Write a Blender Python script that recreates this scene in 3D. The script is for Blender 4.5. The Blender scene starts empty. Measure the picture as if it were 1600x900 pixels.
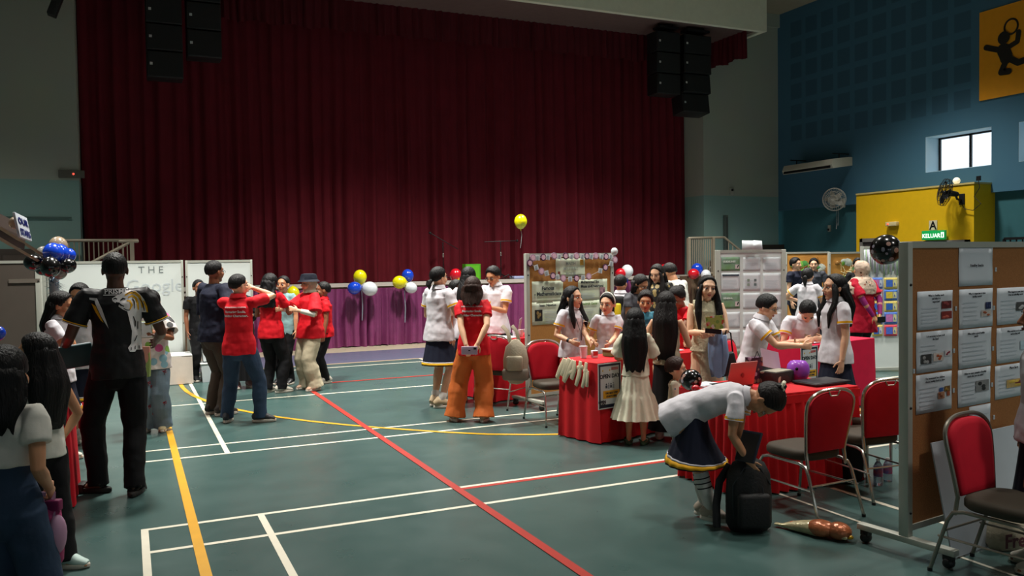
import bpy, bmesh, math, random
from mathutils import Vector, Matrix
from mathutils.bvhtree import BVHTree
V = Vector
C = bpy.context.scene.collection
sc = bpy.context.scene
R = math.radians
PI = math.pi
random.seed(11)

# ------------------------------------------------------------ camera
EYE = 1.72
FOC = 1305.7
YAW, PIT, ROL = R(24.676), R(1.869), R(-0.851)
_fw = V((math.sin(YAW), math.cos(YAW), 0)); _rt = V((math.cos(YAW), -math.sin(YAW), 0)); _up = V((0, 0, 1))
FW = _fw*math.cos(PIT) - _up*math.sin(PIT); _u2 = _up*math.cos(PIT) + _fw*math.sin(PIT)
RT = _rt*math.cos(ROL) + _u2*math.sin(ROL); UP = _u2*math.cos(ROL) - _rt*math.sin(ROL)
cam = bpy.data.objects.new('camera', bpy.data.cameras.new('camera')); C.objects.link(cam)
cam.data.sensor_width = 36; cam.data.lens = FOC/1600*36; cam.data.clip_end = 200
mw = Matrix((RT, UP, -FW)).transposed().to_4x4(); mw.translation = (0, 0, EYE)
cam.matrix_world = mw
sc.camera = cam
# ------------------------------------------------------------ exposure, world
sc.view_settings.view_transform = 'Standard'; sc.view_settings.look = 'None'
sc.view_settings.gamma = 1; sc.view_settings.use_curve_mapping = False
sc.view_settings.exposure = 0.0
w = bpy.data.worlds.new('sky'); sc.world = w; w.use_nodes = True
bg = w.node_tree.nodes['Background']; bg.inputs[0].default_value = (0.84, 0.93, 1, 1); bg.inputs[1].default_value = 1.6

# ------------------------------------------------------------ lamps (high-bay lamps under the ceiling, made-up openings behind for fill)
def area(name, loc, rot, size, sy, power, col):
    l = bpy.data.lights.new(name, 'AREA'); l.shape = 'RECTANGLE'; l.size = size; l.size_y = sy; l.energy = power; l.color = col
    o = bpy.data.objects.new(name, l); C.objects.link(o); o.location = loc; o.rotation_euler = rot; o['kind'] = 'structure'
    return o
def spot(name, loc, power, col=(1, .97, .9), ang=108, blend=.9, tilt=(0, 0, 0), r=.35):
    l = bpy.data.lights.new(name, 'SPOT'); l.energy = power; l.color = col; l.spot_size = R(ang); l.spot_blend = blend; l.shadow_soft_size = r
    o = bpy.data.objects.new(name, l); C.objects.link(o); o.location = loc; o.rotation_euler = tilt
    return o
HIGH = 7.4
for i, (x, y, p) in enumerate([(4.0, 3.0, 480), (9.2, 4.0, 1250), (12.6, 6.5, 900), (4.2, 7.6, 1150), (8.4, 8.2, 1700), (12.6, 11.8, 1700), (4.6, 13.1, 3300), (9.4, 13.3, 3100), (-3.0, 8.5, 260), (-3, 2.0, 110), (-2.6, 12.6, 1000), (6.0, -1.6, 950), (0.9, 9.8, 3300)]):  # lamps behind the camera and by the left stage wall are added fill
    spot('high_bay_light', (x, y, HIGH), p)

# ------------------------------------------------------------ pixel -> place
def ray(px, py):
    return RT*((px-800)/FOC) - UP*((py-450)/FOC) + FW
O = V((0, 0, EYE))
def G(px, py, z=0.0):
    r = ray(px, py); return O + r*((z-EYE)/r.z)
def AY(px, py, Y):
    r = ray(px, py); return O + r*(Y/r.y)
def AX(px, py, X):
    r = ray(px, py); return O + r*(X/r.x)
def AD(px, py, d):
    return O + ray(px, py)*d
def proj(p):
    v = V(p)-O; f = v.dot(FW); return (800+FOC*v.dot(RT)/f, 450-FOC*v.dot(UP)/f, f)
def AP(px, py, p0, n):      # on the plane through p0 with normal n
    r = ray(px, py); return O + r*((V(p0)-O).dot(n)/r.dot(n))

# ------------------------------------------------------------ materials
def lin(h):
    if isinstance(h, (tuple, list)): return (*h[:3], 1)
    h = h.lstrip('#'); c = [int(h[i:i+2], 16)/255 for i in (0, 2, 4)]
    return tuple((x/12.92 if x <= .04045 else ((x+.055)/1.055)**2.4) for x in c) + (1,)
MC = {}
def mat(name, col, rough=.6, metal=0, var=.08, scale=6, bump=0, bscale=60, col2=None, emis=0, trans=0, coat=0, spec=.5, sheen=0):
    if name in MC: return MC[name]
    m = bpy.data.materials.new(name); m.use_nodes = True; MC[name] = m
    nt = m.node_tree; N = nt.nodes; L = nt.links; b = N['Principled BSDF']
    c = lin(col); tc = N.new('ShaderNodeTexCoord')
    if var or col2:
        n = N.new('ShaderNodeTexNoise'); n.inputs['Scale'].default_value = scale; n.inputs['Detail'].default_value = 5
        L.new(tc.outputs['Object'], n.inputs['Vector'])
        r = N.new('ShaderNodeValToRGB'); L.new(n.outputs['Fac'], r.inputs[0])
        r.color_ramp.elements[0].position = .3; r.color_ramp.elements[1].position = .7
        c2 = lin(col2) if col2 else tuple(x*(1-var) for x in c[:3])+(1,)
        c1 = c if col2 else tuple(min(1, x*(1+var)) for x in c[:3])+(1,)
        r.color_ramp.elements[0].color = c2; r.color_ramp.elements[1].color = c1
        L.new(r.outputs[0], b.inputs['Base Color'])
    else: b.inputs['Base Color'].default_value = c
    b.inputs['Roughness'].default_value = rough; b.inputs['Metallic'].default_value = metal
    b.inputs['Specular IOR Level'].default_value = spec
    if coat: b.inputs['Coat Weight'].default_value = coat; b.inputs['Coat Roughness'].default_value = .08
    if sheen: b.inputs['Sheen Weight'].default_value = sheen
    if trans: b.inputs['Transmission Weight'].default_value = trans
    if emis: b.inputs['Emission Color'].default_value = c; b.inputs['Emission Strength'].default_value = emis
    if bump:
        n2 = N.new('ShaderNodeTexNoise'); n2.inputs['Scale'].default_value = bscale; n2.inputs['Detail'].default_value = 3
        L.new(tc.outputs['Object'], n2.inputs['Vector'])
        bp = N.new('ShaderNodeBump'); bp.inputs['Strength'].default_value = bump; bp.inputs['Distance'].default_value = .01
        L.new(n2.outputs['Fac'], bp.inputs['Height']); L.new(bp.outputs[0], b.inputs['Normal'])
    return m
def spots_mat(name, base, cols, scale=9, thr=.35, rough=.7, rnd=1.0):      # printed patches of colour on cloth / card
    if name in MC: return MC[name]
    m = mat(name, base, rough, var=0); nt = m.node_tree; N = nt.nodes; L = nt.links; b = N['Principled BSDF']
    tc = N.new('ShaderNodeTexCoord'); v = N.new('ShaderNodeTexVoronoi'); v.inputs['Scale'].default_value = scale; v.inputs['Randomness'].default_value = rnd
    L.new(tc.outputs['Object'], v.inputs['Vector'])
    r = N.new('ShaderNodeValToRGB'); r.color_ramp.interpolation = 'CONSTANT'
    sep = N.new('ShaderNodeSeparateColor'); L.new(v.outputs['Color'], sep.inputs[0]); L.new(sep.outputs[0], r.inputs[0])
    e = r.color_ramp.elements; e[0].position = 0; e[0].color = lin(cols[0]); e[1].position = 1/len(cols); e[1].color = lin(cols[1 % len(cols)])
    for i in range(2, len(cols)):
        x = e.new(i/len(cols)); x.color = lin(cols[i])
    mt = N.new('ShaderNodeMath'); mt.operation = 'LESS_THAN'; mt.inputs[1].default_value = thr; L.new(v.outputs['Distance'], mt.inputs[0])
    mx = N.new('ShaderNodeMix'); mx.data_type = 'RGBA'; L.new(mt.outputs[0], mx.inputs[0]); mx.inputs[6].default_value = lin(base); L.new(r.outputs[0], mx.inputs[7])
    L.new(mx.outputs[2], b.inputs['Base Color'])
    return m
def hair_mat(name, col, rough=.52):
    if name in MC: return MC[name]
    m = mat(name, col, rough, var=0, spec=.28); nt = m.node_tree; N = nt.nodes; L = nt.links; b = N['Principled BSDF']
    tc = N.new('ShaderNodeTexCoord'); mp = N.new('ShaderNodeMapping'); mp.inputs['Scale'].default_value = (90, 90, 4)
    L.new(tc.outputs['Object'], mp.inputs[0]); n = N.new('ShaderNodeTexNoise'); n.inputs['Scale'].default_value = 1; n.inputs['Detail'].default_value = 3
    L.new(mp.outputs[0], n.inputs['Vector'])
    r = N.new('ShaderNodeValToRGB'); L.new(n.outputs['Fac'], r.inputs[0]); c = lin(col)
    r.color_ramp.elements[0].color = tuple(x*.45 for x in c[:3])+(1,); r.color_ramp.elements[1].color = tuple(x*1.7 for x in c[:3])+(1,)
    L.new(r.outputs[0], b.inputs['Base Color'])
    bp = N.new('ShaderNodeBump'); bp.inputs['Strength'].default_value = .9; bp.inputs['Distance'].default_value = .01
    L.new(n.outputs['Fac'], bp.inputs['Height']); L.new(bp.outputs[0], b.inputs['Normal'])
    return m
def cloth(name, col, rough=.75, var=.06, bump=.5, sc_=9):
    return mat(name, col, rough, var=var, scale=sc_, bump=bump, bscale=16, spec=.25)

# ------------------------------------------------------------ mesh accumulator
class MB:
    def __init__(s): s.v = []; s.f = []; s.m = []; s.mi = 0
    def add(s, vs, fs):
        o = len(s.v); s.v += [V(p) for p in vs]; s.f += [[i+o for i in f] for f in fs]; s.m += [s.mi]*len(fs); return s
    def box(s, c, d, rot=None, r=0):
        c = V(c); hx, hy, hz = d[0]/2, d[1]/2, d[2]/2
        if r:
            bm = bmesh.new(); bmesh.ops.create_cube(bm, size=1)
            for v in bm.verts: v.co = V((v.co.x*d[0], v.co.y*d[1], v.co.z*d[2]))
            bmesh.ops.bevel(bm, geom=bm.edges[:], offset=min(r, min(d)*.49), segments=3, affect='EDGES', profile=.5)
            bm.verts.index_update()
            vs = [v.co.copy() for v in bm.verts]; fs = [[v.index for v in f.verts] for f in bm.faces]; bm.free()
        else:
            vs = [V((x*hx, y*hy, z*hz)) for x in (-1, 1) for y in (-1, 1) for z in (-1, 1)]
            fs = [[0, 1, 3, 2], [4, 6, 7, 5], [0, 4, 5, 1], [2, 3, 7, 6], [0, 2, 6, 4], [1, 5, 7, 3]]
        if rot is not None: vs = [rot @ v for v in vs]
        return s.add([c+v for v in vs], fs)
    def ell(s, c, r, rot=None, n=16, k=10):
        c = V(c); vs = [V((0, 0, r[2]))]; fs = []
        for j in range(1, k):
            t = PI*j/k
            for i in range(n):
                a = 2*PI*i/n; vs.append(V((r[0]*math.sin(t)*math.cos(a), r[1]*math.sin(t)*math.sin(a), r[2]*math.cos(t))))
        vs.append(V((0, 0, -r[2]))); L = len(vs)-1
        for i in range(n):
            fs.append([0, 1+i, 1+(i+1) % n]); fs.append([L, L-n+(i+1) % n, L-n+i])
            for j in range(k-2):
                a = 1+j*n; fs.append([a+i, a+n+i, a+n+(i+1) % n, a+(i+1) % n])
        if rot is not None: vs = [rot @ v for v in vs]
        return s.add([c+v for v in vs], fs)
    def tube(s, pts, rad, ax=None, n=12, cap=True, closed=False):
        pts = [V(p) for p in pts]
        if not isinstance(rad, (list, tuple)): rad = [rad]*len(pts)
        rad = [(r, r) if not isinstance(r, (list, tuple)) else r for r in rad]
        rings = []
        ref = V(ax) if ax is not None else None
        prev = None
        m = len(pts)
        for i, p in enumerate(pts):
            if closed: t = pts[(i+1) % m]-pts[i-1]
            else: t = pts[min(i+1, m-1)]-pts[max(i-1, 0)]
            if t.length < 1e-9: t = V((0, 0, 1))
            t.normalize()
            if ref is not None: u = ref-t*ref.dot(t)
            elif prev is not None: u = prev-t*prev.dot(t)
            else:
                u = V((1, 0, 0)) if abs(t.x) < .8 else V((0, 1, 0)); u = u-t*u.dot(t)
            if u.length < 1e-6: u = t.orthogonal()
            u.normalize(); prev = u; w_ = t.cross(u)
            rings.append([p+u*(rad[i][0]*math.cos(2*PI*k/n))+w_*(rad[i][1]*math.sin(2*PI*k/n)) for k in range(n)])
        vs = [q for r in rings for q in r]; fs = []
        for j in range(m if closed else m-1):
            a = j*n; b = ((j+1) % m)*n
            for k in range(n): fs.append([a+k, a+(k+1) % n, b+(k+1) % n, b+k])
        if cap and not closed:
            for e, sgn in ((0, -1), (m-1, 1)):
                t = (pts[1]-pts[0]) if e == 0 else (pts[-1]-pts[-2])
                if t.length < 1e-9: continue
                t.normalize(); rr = min(rad[e]); base = e*n
                if cap == 'flat':
                    f = list(range(base, base+n)); fs.append(f[::-1] if e == 0 else f); continue
                q1 = len(vs); vs += [pts[e]+(rings[e][k]-pts[e])*.72+t*sgn*rr*.55 for k in range(n)]
                q2 = len(vs); vs.append(pts[e]+t*sgn*rr*.8)
                for k in range(n):
                    k2 = (k+1) % n
                    if e == 0: fs.append([base+k2, base+k, q1+k, q1+k2]); fs.append([q1+k2, q1+k, q2])
                    else: fs.append([base+k, base+k2, q1+k2, q1+k]); fs.append([q1+k, q1+k2, q2])
        return s.add(vs, fs)
    def rings(s, rs, cap=True):       # loft of equal-length rings
        n = len(rs[0]); vs = [V(p) for r in rs for p in r]; fs = []
        for j in range(len(rs)-1):
            for k in range(n): fs.append([j*n+k, j*n+(k+1) % n, (j+1)*n+(k+1) % n, (j+1)*n+k])
        if cap: fs.append(list(range(n))[::-1]); fs.append([len(vs)-n+k for k in range(n)])
        return s.add(vs, fs)
    def sheet(s, rows):              # open grid
        n = len(rows[0]); vs = [V(p) for r in rows for p in r]; fs = []
        for j in range(len(rows)-1):
            for k in range(n-1): fs.append([j*n+k, j*n+k+1, (j+1)*n+k+1, (j+1)*n+k])
        return s.add(vs, fs)
    def prism(s, poly, t, M=None):   # 2-D polygon in local xz, thickness along y
        n = len(poly); vs = [V((x, -t/2, z)) for x, z in poly]+[V((x, t/2, z)) for x, z in poly]
        fs = [list(range(n)), list(range(n, 2*n))[::-1]]+[[i+n, (i+1) % n+n, (i+1) % n, i] for i in range(n)]
        if M is not None: vs = [M @ v for v in vs]
        return s.add(vs, fs)
    def build(s, name, m, parent=None, smooth=True, ang=40, fix=False, loc=None):
        me = bpy.data.meshes.new(name); me.from_pydata([tuple(v) for v in s.v], [], s.f)
        if fix:
            bm = bmesh.new(); bm.from_mesh(me); bmesh.ops.recalc_face_normals(bm, faces=bm.faces); bm.to_mesh(me); bm.free()
        ms = m if isinstance(m, (list, tuple)) else [m]
        for q in ms: me.materials.append(q)
        if len(ms) > 1:
            for p, i in zip(me.polygons, s.m): p.material_index = i
        if smooth: me.shade_smooth(); me.set_sharp_from_angle(angle=R(ang))
        o = bpy.data.objects.new(name, me); C.objects.link(o)
        if loc: o.location = loc
        if parent is not None: o.parent = parent
        return o
def tag(o, label=None, cat=None, group=None, kind=None):
    if label: o['label'] = label
    if cat: o['category'] = cat
    if group: o['group'] = group
    if kind: o['kind'] = kind
    return o
def thing(name, label, cat, loc=(0, 0, 0), rz=0, group=None):
    o = bpy.data.objects.new(name, None); C.objects.link(o); o.location = loc; o.rotation_euler = (0, 0, rz); o.empty_display_size = .2
    return tag(o, label, cat, group)
def struct(o): o['kind'] = 'structure'; return o
def bake(o, shade=True):
    dg = bpy.context.evaluated_depsgraph_get(); dg.update()
    me = bpy.data.meshes.new_from_object(o.evaluated_get(dg)); old = o.data
    mats = list(old.materials); o.modifiers.clear(); o.data = me
    if not me.materials:
        for q in mats: me.materials.append(q)
    if shade: me.shade_smooth()
    bpy.data.meshes.remove(old)
    return o
TX = {}
def cloudtex(size):
    if size not in TX:
        t = bpy.data.textures.new('folds', 'CLOUDS'); t.noise_scale = size; t.noise_depth = 1; TX[size] = t
    return TX[size]
def skin_over(mb, name, m, parent, voxel=.008, smooth=3, disp=0, dsize=.12):
    o = mb.build(name, m, parent, fix=False, smooth=False)
    r = o.modifiers.new('r', 'REMESH'); r.mode = 'VOXEL'; r.voxel_size = voxel; r.use_smooth_shade = True
    if smooth: q = o.modifiers.new('s', 'SMOOTH'); q.iterations = smooth; q.factor = .5
    if disp: d = o.modifiers.new('d', 'DISPLACE'); d.texture = cloudtex(dsize); d.strength = disp; d.mid_level = .5; d.texture_coords = 'LOCAL'
    return bake(o)
def textmesh(s, size, M=None, align='LEFT', depth=0.0008, bold=0):
    cu = bpy.data.curves.new('t', 'FONT'); cu.body = s; cu.size = size; cu.extrude = depth; cu.align_x = align; cu.offset = bold
    cu.resolution_u = 2
    ob = bpy.data.objects.new('t', cu); me = ob.to_mesh()
    vs = [v.co.copy() for v in me.vertices]; fs = [list(p.vertices) for p in me.polygons]
    ob.to_mesh_clear(); bpy.data.objects.remove(ob); bpy.data.curves.remove(cu)
    # text lies in xy -> stand it up in xz facing -y
    vs = [V((v.x, -v.z, v.y)) for v in vs]
    if M is not None: vs = [M @ v for v in vs]
    return vs, fs
# ============================================================ the hall
XR, YW, ZC, XL, YB = 15.7, 17.2, 8.06, -7.0, -9.0
M_teal = cloth('paint_teal', '3f7f82', .8, var=.03, bump=0)
def wall_paint(name, up, lo, z0, rough=.8):       # two-tone painted wall, dado below z0
    m = mat(name, up, rough, var=0); nt = m.node_tree; N = nt.nodes; L = nt.links; b = N['Principled BSDF']
    tc = N.new('ShaderNodeTexCoord'); s = N.new('ShaderNodeSeparateXYZ'); L.new(tc.outputs['Object'], s.inputs[0])
    g = N.new('ShaderNodeMath'); g.operation = 'GREATER_THAN'; g.inputs[1].default_value = z0; L.new(s.outputs[2], g.inputs[0])
    n = N.new('ShaderNodeTexNoise'); n.inputs['Scale'].default_value = 1.3; L.new(tc.outputs['Object'], n.inputs['Vector'])
    mx = N.new('ShaderNodeMix'); mx.data_type = 'RGBA'; L.new(g.outputs[0], mx.inputs[0]); mx.inputs[6].default_value = lin(lo); mx.inputs[7].default_value = lin(up)
    m2 = N.new('ShaderNodeMix'); m2.data_type = 'RGBA'; m2.blend_type = 'MULTIPLY'; m2.inputs[0].default_value = .12
    L.new(mx.outputs[2], m2.inputs[6]); L.new(n.outputs['Color'], m2.inputs[7]); L.new(m2.outputs[2], b.inputs['Base Color'])
    return m
M_grey = wall_paint('painted_plaster', 'a6ac9e', '88aaa4', 3.3)
M_fascia = cloth('fascia_paint', 'e2e3cf', .8, var=.03, bump=0)
M_ceil = cloth('ceiling_paint', 'a39a86', .9, var=.04, bump=0)
# blue wall with its painted grid of darker squares
M_blue = mat('blue_wall_paint', '2f6f8c', .75, var=0)
def _sq():
    nt = M_blue.node_tree; N = nt.nodes; L = nt.links; b = N['Principled BSDF']
    tc = N.new('ShaderNodeTexCoord'); s = N.new('ShaderNodeSeparateXYZ'); L.new(tc.outputs['Object'], s.inputs[0])
    def mth(op, a, v=None):
        n = N.new('ShaderNodeMath'); n.operation = op
        if isinstance(a, (int, float)): n.inputs[0].default_value = a
        else: L.new(a, n.inputs[0])
        if v is not None:
            if isinstance(v, (int, float)): n.inputs[1].default_value = v
            else: L.new(v, n.inputs[1])
        return n.outputs[0]
    def cell(o, start, pitch, width):
        t = mth('SUBTRACT', o, start); t = mth('DIVIDE', t, pitch); t = mth('FRACT', t)
        return mth('LESS_THAN', t, width/pitch)
    a = cell(s.outputs[1], 11.65, .522, .38); c = cell(s.outputs[2], 4.70, .53, .385)
    k = mth('MULTIPLY', a, c)
    k = mth('MULTIPLY', k, mth('GREATER_THAN', s.outputs[2], 4.69)); k = mth('MULTIPLY', k, mth('GREATER_THAN', s.outputs[1], 11.6))
    k = mth('MULTIPLY', k, mth('LESS_THAN', s.outputs[1], 16.8)); k = mth('MULTIPLY', k, mth('LESS_THAN', s.outputs[2], 7.85))
    mx = N.new('ShaderNodeMix'); mx.data_type = 'RGBA'; L.new(k, mx.inputs[0]); mx.inputs[6].default_value = lin('3b6880'); mx.inputs[7].default_value = lin('30596f')
    L.new(mx.outputs[2], b.inputs['Base Color'])
_sq()
M_bluelow = cloth('blue_dado_paint', '35646c', .75, var=.03, bump=0)

# floor
def floor_mat():
    m = mat('sports_floor', '3c5f5a', .3, var=0, spec=.5); nt = m.node_tree; N = nt.nodes; L = nt.links; b = N['Principled BSDF']
    tc = N.new('ShaderNodeTexCoord'); s = N.new('ShaderNodeSeparateXYZ'); L.new(tc.outputs['Object'], s.inputs[0])
    n = N.new('ShaderNodeTexNoise'); n.inputs['Scale'].default_value = .9; n.inputs['Detail'].default_value = 6; L.new(tc.outputs['Object'], n.inputs['Vector'])
    r = N.new('ShaderNodeValToRGB'); L.new(n.outputs['Fac'], r.inputs[0])
    r.color_ramp.elements[0].position = .3; r.color_ramp.elements[0].color = lin('38524f'); r.color_ramp.elements[1].position = .7; r.color_ramp.elements[1].color = lin('425a57')
    g = N.new('ShaderNodeMath'); g.operation = 'GREATER_THAN'; g.inputs[1].default_value = 14.25; L.new(s.outputs[1], g.inputs[0])
    g2 = N.new('ShaderNodeMath'); g2.operation = 'GREATER_THAN'; g2.inputs[1].default_value = 15.98; L.new(s.outputs[1], g2.inputs[0])
    mx = N.new('ShaderNodeMix'); mx.data_type = 'RGBA'; L.new(g.outputs[0], mx.inputs[0]); L.new(r.outputs[0], mx.inputs[6]); mx.inputs[7].default_value = lin('565b70')
    m2 = N.new('ShaderNodeMix'); m2.data_type = 'RGBA'; L.new(g2.outputs[0], m2.inputs[0]); L.new(mx.outputs[2], m2.inputs[6]); m2.inputs[7].default_value = lin('a89f88')
    L.new(m2.outputs[2], b.inputs['Base Color'])
    n2 = N.new('ShaderNodeTexNoise'); n2.inputs['Scale'].default_value = 3; n2.inputs['Detail'].default_value = 8; L.new(tc.outputs['Object'], n2.inputs['Vector'])
    r2 = N.new('ShaderNodeMapRange'); r2.inputs[3].default_value = .2; r2.inputs[4].default_value = .42; L.new(n2.outputs['Fac'], r2.inputs[0]); L.new(r2.outputs[0], b.inputs['Roughness'])
    return m
fl = MB(); fl.box(((XL+XR)/2, (YB+19)/2, -.05), (XR-XL+.6, 19-YB, .1)); struct(fl.build('floor', floor_mat()))
def wallbox(name, x0, x1, y0, y1, z0, z1, m, extra=None):
    b = MB(); b.box(((x0+x1)/2, (y0+y1)/2, (z0+z1)/2), (x1-x0, y1-y0, z1-z0)); return struct(b.build(name, m, smooth=False))
wallbox('ceiling', XL-.3, XR+.3, YB, 19.2, ZC, ZC+.2, M_ceil)
wallbox('wall_stage_left', XL, -.76, YW, YW+1.9, 0, ZC, M_grey)
wallbox('wall_stage_right', 13.27, XR, YW, YW+1.9, 0, ZC, M_grey)
wallbox('wall_stage_back', -.76, 13.27, 18.6, 19.0, 0, ZC, M_grey)
wallbox('wall_left', XL-.3, XL, YB, 17.2, 0, ZC, M_grey)
# unseen back wall; tall openings made up to let in fill daylight
b = MB(); xs = [XL, -5.0, -3.4, -1.4, .2, 2.2, 3.8, 5.8, 7.4, 9.4, 11, 13, XR]
for i in range(0, len(xs)-1, 2): b.box(((xs[i]+xs[i+1])/2, YB-.15, ZC/2), (xs[i+1]-xs[i], .3, ZC))
for i in range(1, len(xs)-1, 2):
    b.box(((xs[i]+xs[i+1])/2, YB-.15, (3.2+ZC)/2), (xs[i+1]-xs[i], .3, ZC-3.2)); b.box(((xs[i]+xs[i+1])/2, YB-.15, .5), (xs[i+1]-xs[i], .3, 1))
struct(b.build('wall_back', M_grey, smooth=False))
# right wall: upper blue wall with two windows, set-back dado below z=2.94
W1 = (AX(1549, 258, XR).y, AX(1446, 270, XR).y, AX(1446, 270, XR).z, 4.25)
W2 = (W1[0]-2.1, W1[0]-.56, W1[2], 4.25)
b = MB(); ys = [YB, W2[0], W2[1], W1[0], W1[1], YW+.2]
for i in (0, 2, 4): b.box((XR+.25, (ys[i]+ys[i+1])/2, (2.94+ZC)/2), (.5, ys[i+1]-ys[i], ZC-2.94))
for i in (1, 3):
    b.box((XR+.25, (ys[i]+ys[i+1])/2, (2.94+W1[2])/2), (.5, ys[i+1]-ys[i], W1[2]-2.94)); b.box((XR+.25, (ys[i]+ys[i+1])/2, (4.25+ZC)/2), (.5, ys[i+1]-ys[i], ZC-4.25))
struct(b.build('wall_right', M_blue, smooth=False))
wallbox('wall_right_lower', XR+.12, XR+.5, YB, YW+.2, 0, 2.94, M_bluelow)
M_dark = mat('dark_metal', '17181a', .45, metal=.3, var=0)
M_glass = mat('window_glass', 'f4faff', .02, var=0, trans=1)
M_reveal = mat('white_reveal', 'bcd8e6', .7, var=0)
for k, (y0, y1, z0, z1) in enumerate((W1, W2)):
    b = MB(); t = .045; X = XR+.42
    b.box((X, (y0+y1)/2, z0+t/2), (.05, y1-y0, t)); b.box((X, (y0+y1)/2, z1-t/2), (.05, y1-y0, t))
    for y in (y0+t/2, y1-t/2, (y0+y1)/2): b.box((X, y, (z0+z1)/2), (.05, t, z1-z0))
    o = struct(b.build('window_%d' % (k+1), M_dark, smooth=False))
    g = MB(); g.box((X, (y0+y1)/2, (z0+z1)/2), (.006, y1-y0-.05, z1-z0-.05)); g.build('pane', M_glass, o, smooth=False)
    s = MB(); s.box((XR+.2, y1-.004, (z0+z1)/2), (.39, .008, z1-z0)); s.box((XR+.2, (y0+y1)/2, z1-.004), (.39, y1-y0, .008)); s.box((XR+.2, (y0+y1)/2, z0+.004), (.39, y1-y0, .008))
    s.build('reveal', M_reveal, o, smooth=False)
# box over the stage opening
XB, YBX, ZB = 13.82, 15.5, 7.02
b = MB(); b.box(((XL+XB)/2, YBX+.06, (ZB+ZC)/2), (XB-XL, .12, ZC-ZB)); b.box((XB-.06, (YBX+.12+YW)/2, (ZB+ZC)/2), (.12, YW-YBX-.12, ZC-ZB)); struct(b.build('trim_1', M_fascia, smooth=False))
M_soff = cloth('soffit_paint', '6a5552', .9, bump=0)
wallbox('trim_2', XL, XB-.12, YBX+.12, YW, ZB+.06, ZB+.14, M_soff)
# stage platform
M_stage = cloth('stage_timber', '6e5a48', .5, bump=0)
wallbox('floor_stage', -.76, 13.27, 17.05, 18.6, 0, 1.28, M_stage)
M_edge = mat('stage_edge_strip', 'c4bcb4', .45, metal=.1, var=.05)
wallbox('trim_3', -.76, 13.27, 16.98, 17.06, 1.23, 1.31, M_edge)
wallbox('trim_4', -.76, 13.27, 16.93, 17.05, 1.14, 1.19, M_edge)
# ceiling cornice in the corner, right
wallbox('trim_5', XB, XR, YW-.08, YW, 7.72, ZC, M_grey)

# court lines
Mw_ = mat('line_paint_white', 'd9d3c0', .45, var=.06); My_ = mat('line_paint_yellow', 'd39a17', .45, var=.06); Mr_ = mat('line_paint_red', 'a82a1e', .45, var=.06)
def hline(b, x0, x1, y, w_, z=.0012): b.box(((x0+x1)/2, y, z), (x1-x0, w_, .0016))
def vline(b, y0, y1, x, w_, z=.0017): b.box((x, (y0+y1)/2, z), (w_, y1-y0, .0016))
b = MB()
for y, w_ in ((5.91, .042), (5.43, .042), (7.98, .042), (8.43, .042), (11.02, .042), (13.75, .045)): hline(b, .035, 13.4 if y > 6 else 9.5, y, w_)
vline(b, -.7, 5.93, .055, .045); vline(b, -.7, 5.91, .785, .045); vline(b, 7.98, 14.2, .785, .045); vline(b, 7.96, 13.7, .055, .045); vline(b, -.7, 5.43, 4.25, .025); vline(b, -.7, 4.6, 4.70, .042); vline(b, 12.2, 14.2, 4.69, .045)
struct(b.build('trim_6', Mw_, smooth=False))
b = MB(); vline(b, -.7, 9.75, .35, .062, .0028)
P = [(.66, 14.0), (.65, 13.2), (.66, 12.6), (.69, 12.17), (.75, 11.7), (.87, 11.15), (1.14, 10.33), (1.42, 9.72), (1.75, 9.19), (2.05, 8.79), (2.32, 8.47), (2.57, 8.2), (2.87, 7.89), (3.2, 7.6), (3.6, 7.36), (3.95, 7.2), (4.5, 7.0), (5.2, 6.86)]
rows = []
for i, p in enumerate(P):
    a = V((*P[max(i-1, 0)], 0)); c = V((*P[min(i+1, len(P)-1)], 0)); t = (c-a).normalized(); n = V((-t.y, t.x, 0))*.028; q = V((*p, .0040)); rows.append([q-n, q+n])
b.sheet(rows); struct(b.build('trim_7', My_, smooth=False))
b = MB(); vline(b, -.7, 11.9, 2.22, .062, .0045); hline(b, 2.2, 13.4, 12.0, .06, .0038); hline(b, 2.2, 9.5, 5.865, .05, .0008); struct(b.build('trim_8', Mr_, smooth=False))
b = MB(); hline(b, -.76, 13.4, 14.22, .07); struct(b.build('trim_9', mat('edge_strip_tan', 'b39a78', .5), smooth=False))

# ------------------------------------------------------------ drapes
def drape(name, x0, x1, y, z0, z1, m, pitch, amp, seed=1, hem=0, parent=None, topamp=.35, rows=14, res=7, thick=None):
    rnd = random.Random(seed); n = int((x1-x0)/pitch*res); ph = 0; xs = []; off = []
    fr = [1/pitch*(1+.22*rnd.uniform(-1, 1)) for _ in range(int((x1-x0)/pitch)+3)]
    for i in range(n+1):
        x = x0+(x1-x0)*i/n; k = int((x-x0)/pitch); ph += (x1-x0)/n*fr[k]*2*PI; xs.append(x); off.append(math.sin(ph)*(.65+.35*math.sin(ph*.37+seed))+.25*math.sin(ph*2.1+seed))
    rw = []
    for j in range(rows+1):
        t = j/rows; r = []
        for x, o in zip(xs, off):
            a = amp*(1-(1-topamp)*t); wob = .25*amp*math.sin(x*1.7+t*5+seed)
            z = z0+(z1-z0)*t + (hem*math.sin(x*9+seed) if j == 0 else 0)
            r.append((x+wob*.5, y-o*a*(1+.15*math.sin(t*7+x*3)), z))
        rw.append(r)
    b = MB(); b.sheet(rw); o = b.build(name, m, parent, ang=80)
    return o
M_cur = cloth('maroon_velvet', '641521', .9, var=.1, bump=.15, sc_=3)
tag(drape('stage_curtain', -.74, 13.25, 17.95, 1.3, 7.9, M_cur, .27, .085, 3, rows=16, res=8), 'maroon pleated main curtain closed across the whole stage', 'curtain')
M_val = cloth('valance_velvet', '5a1620', .8, var=.1, bump=.15, sc_=3)
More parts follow.
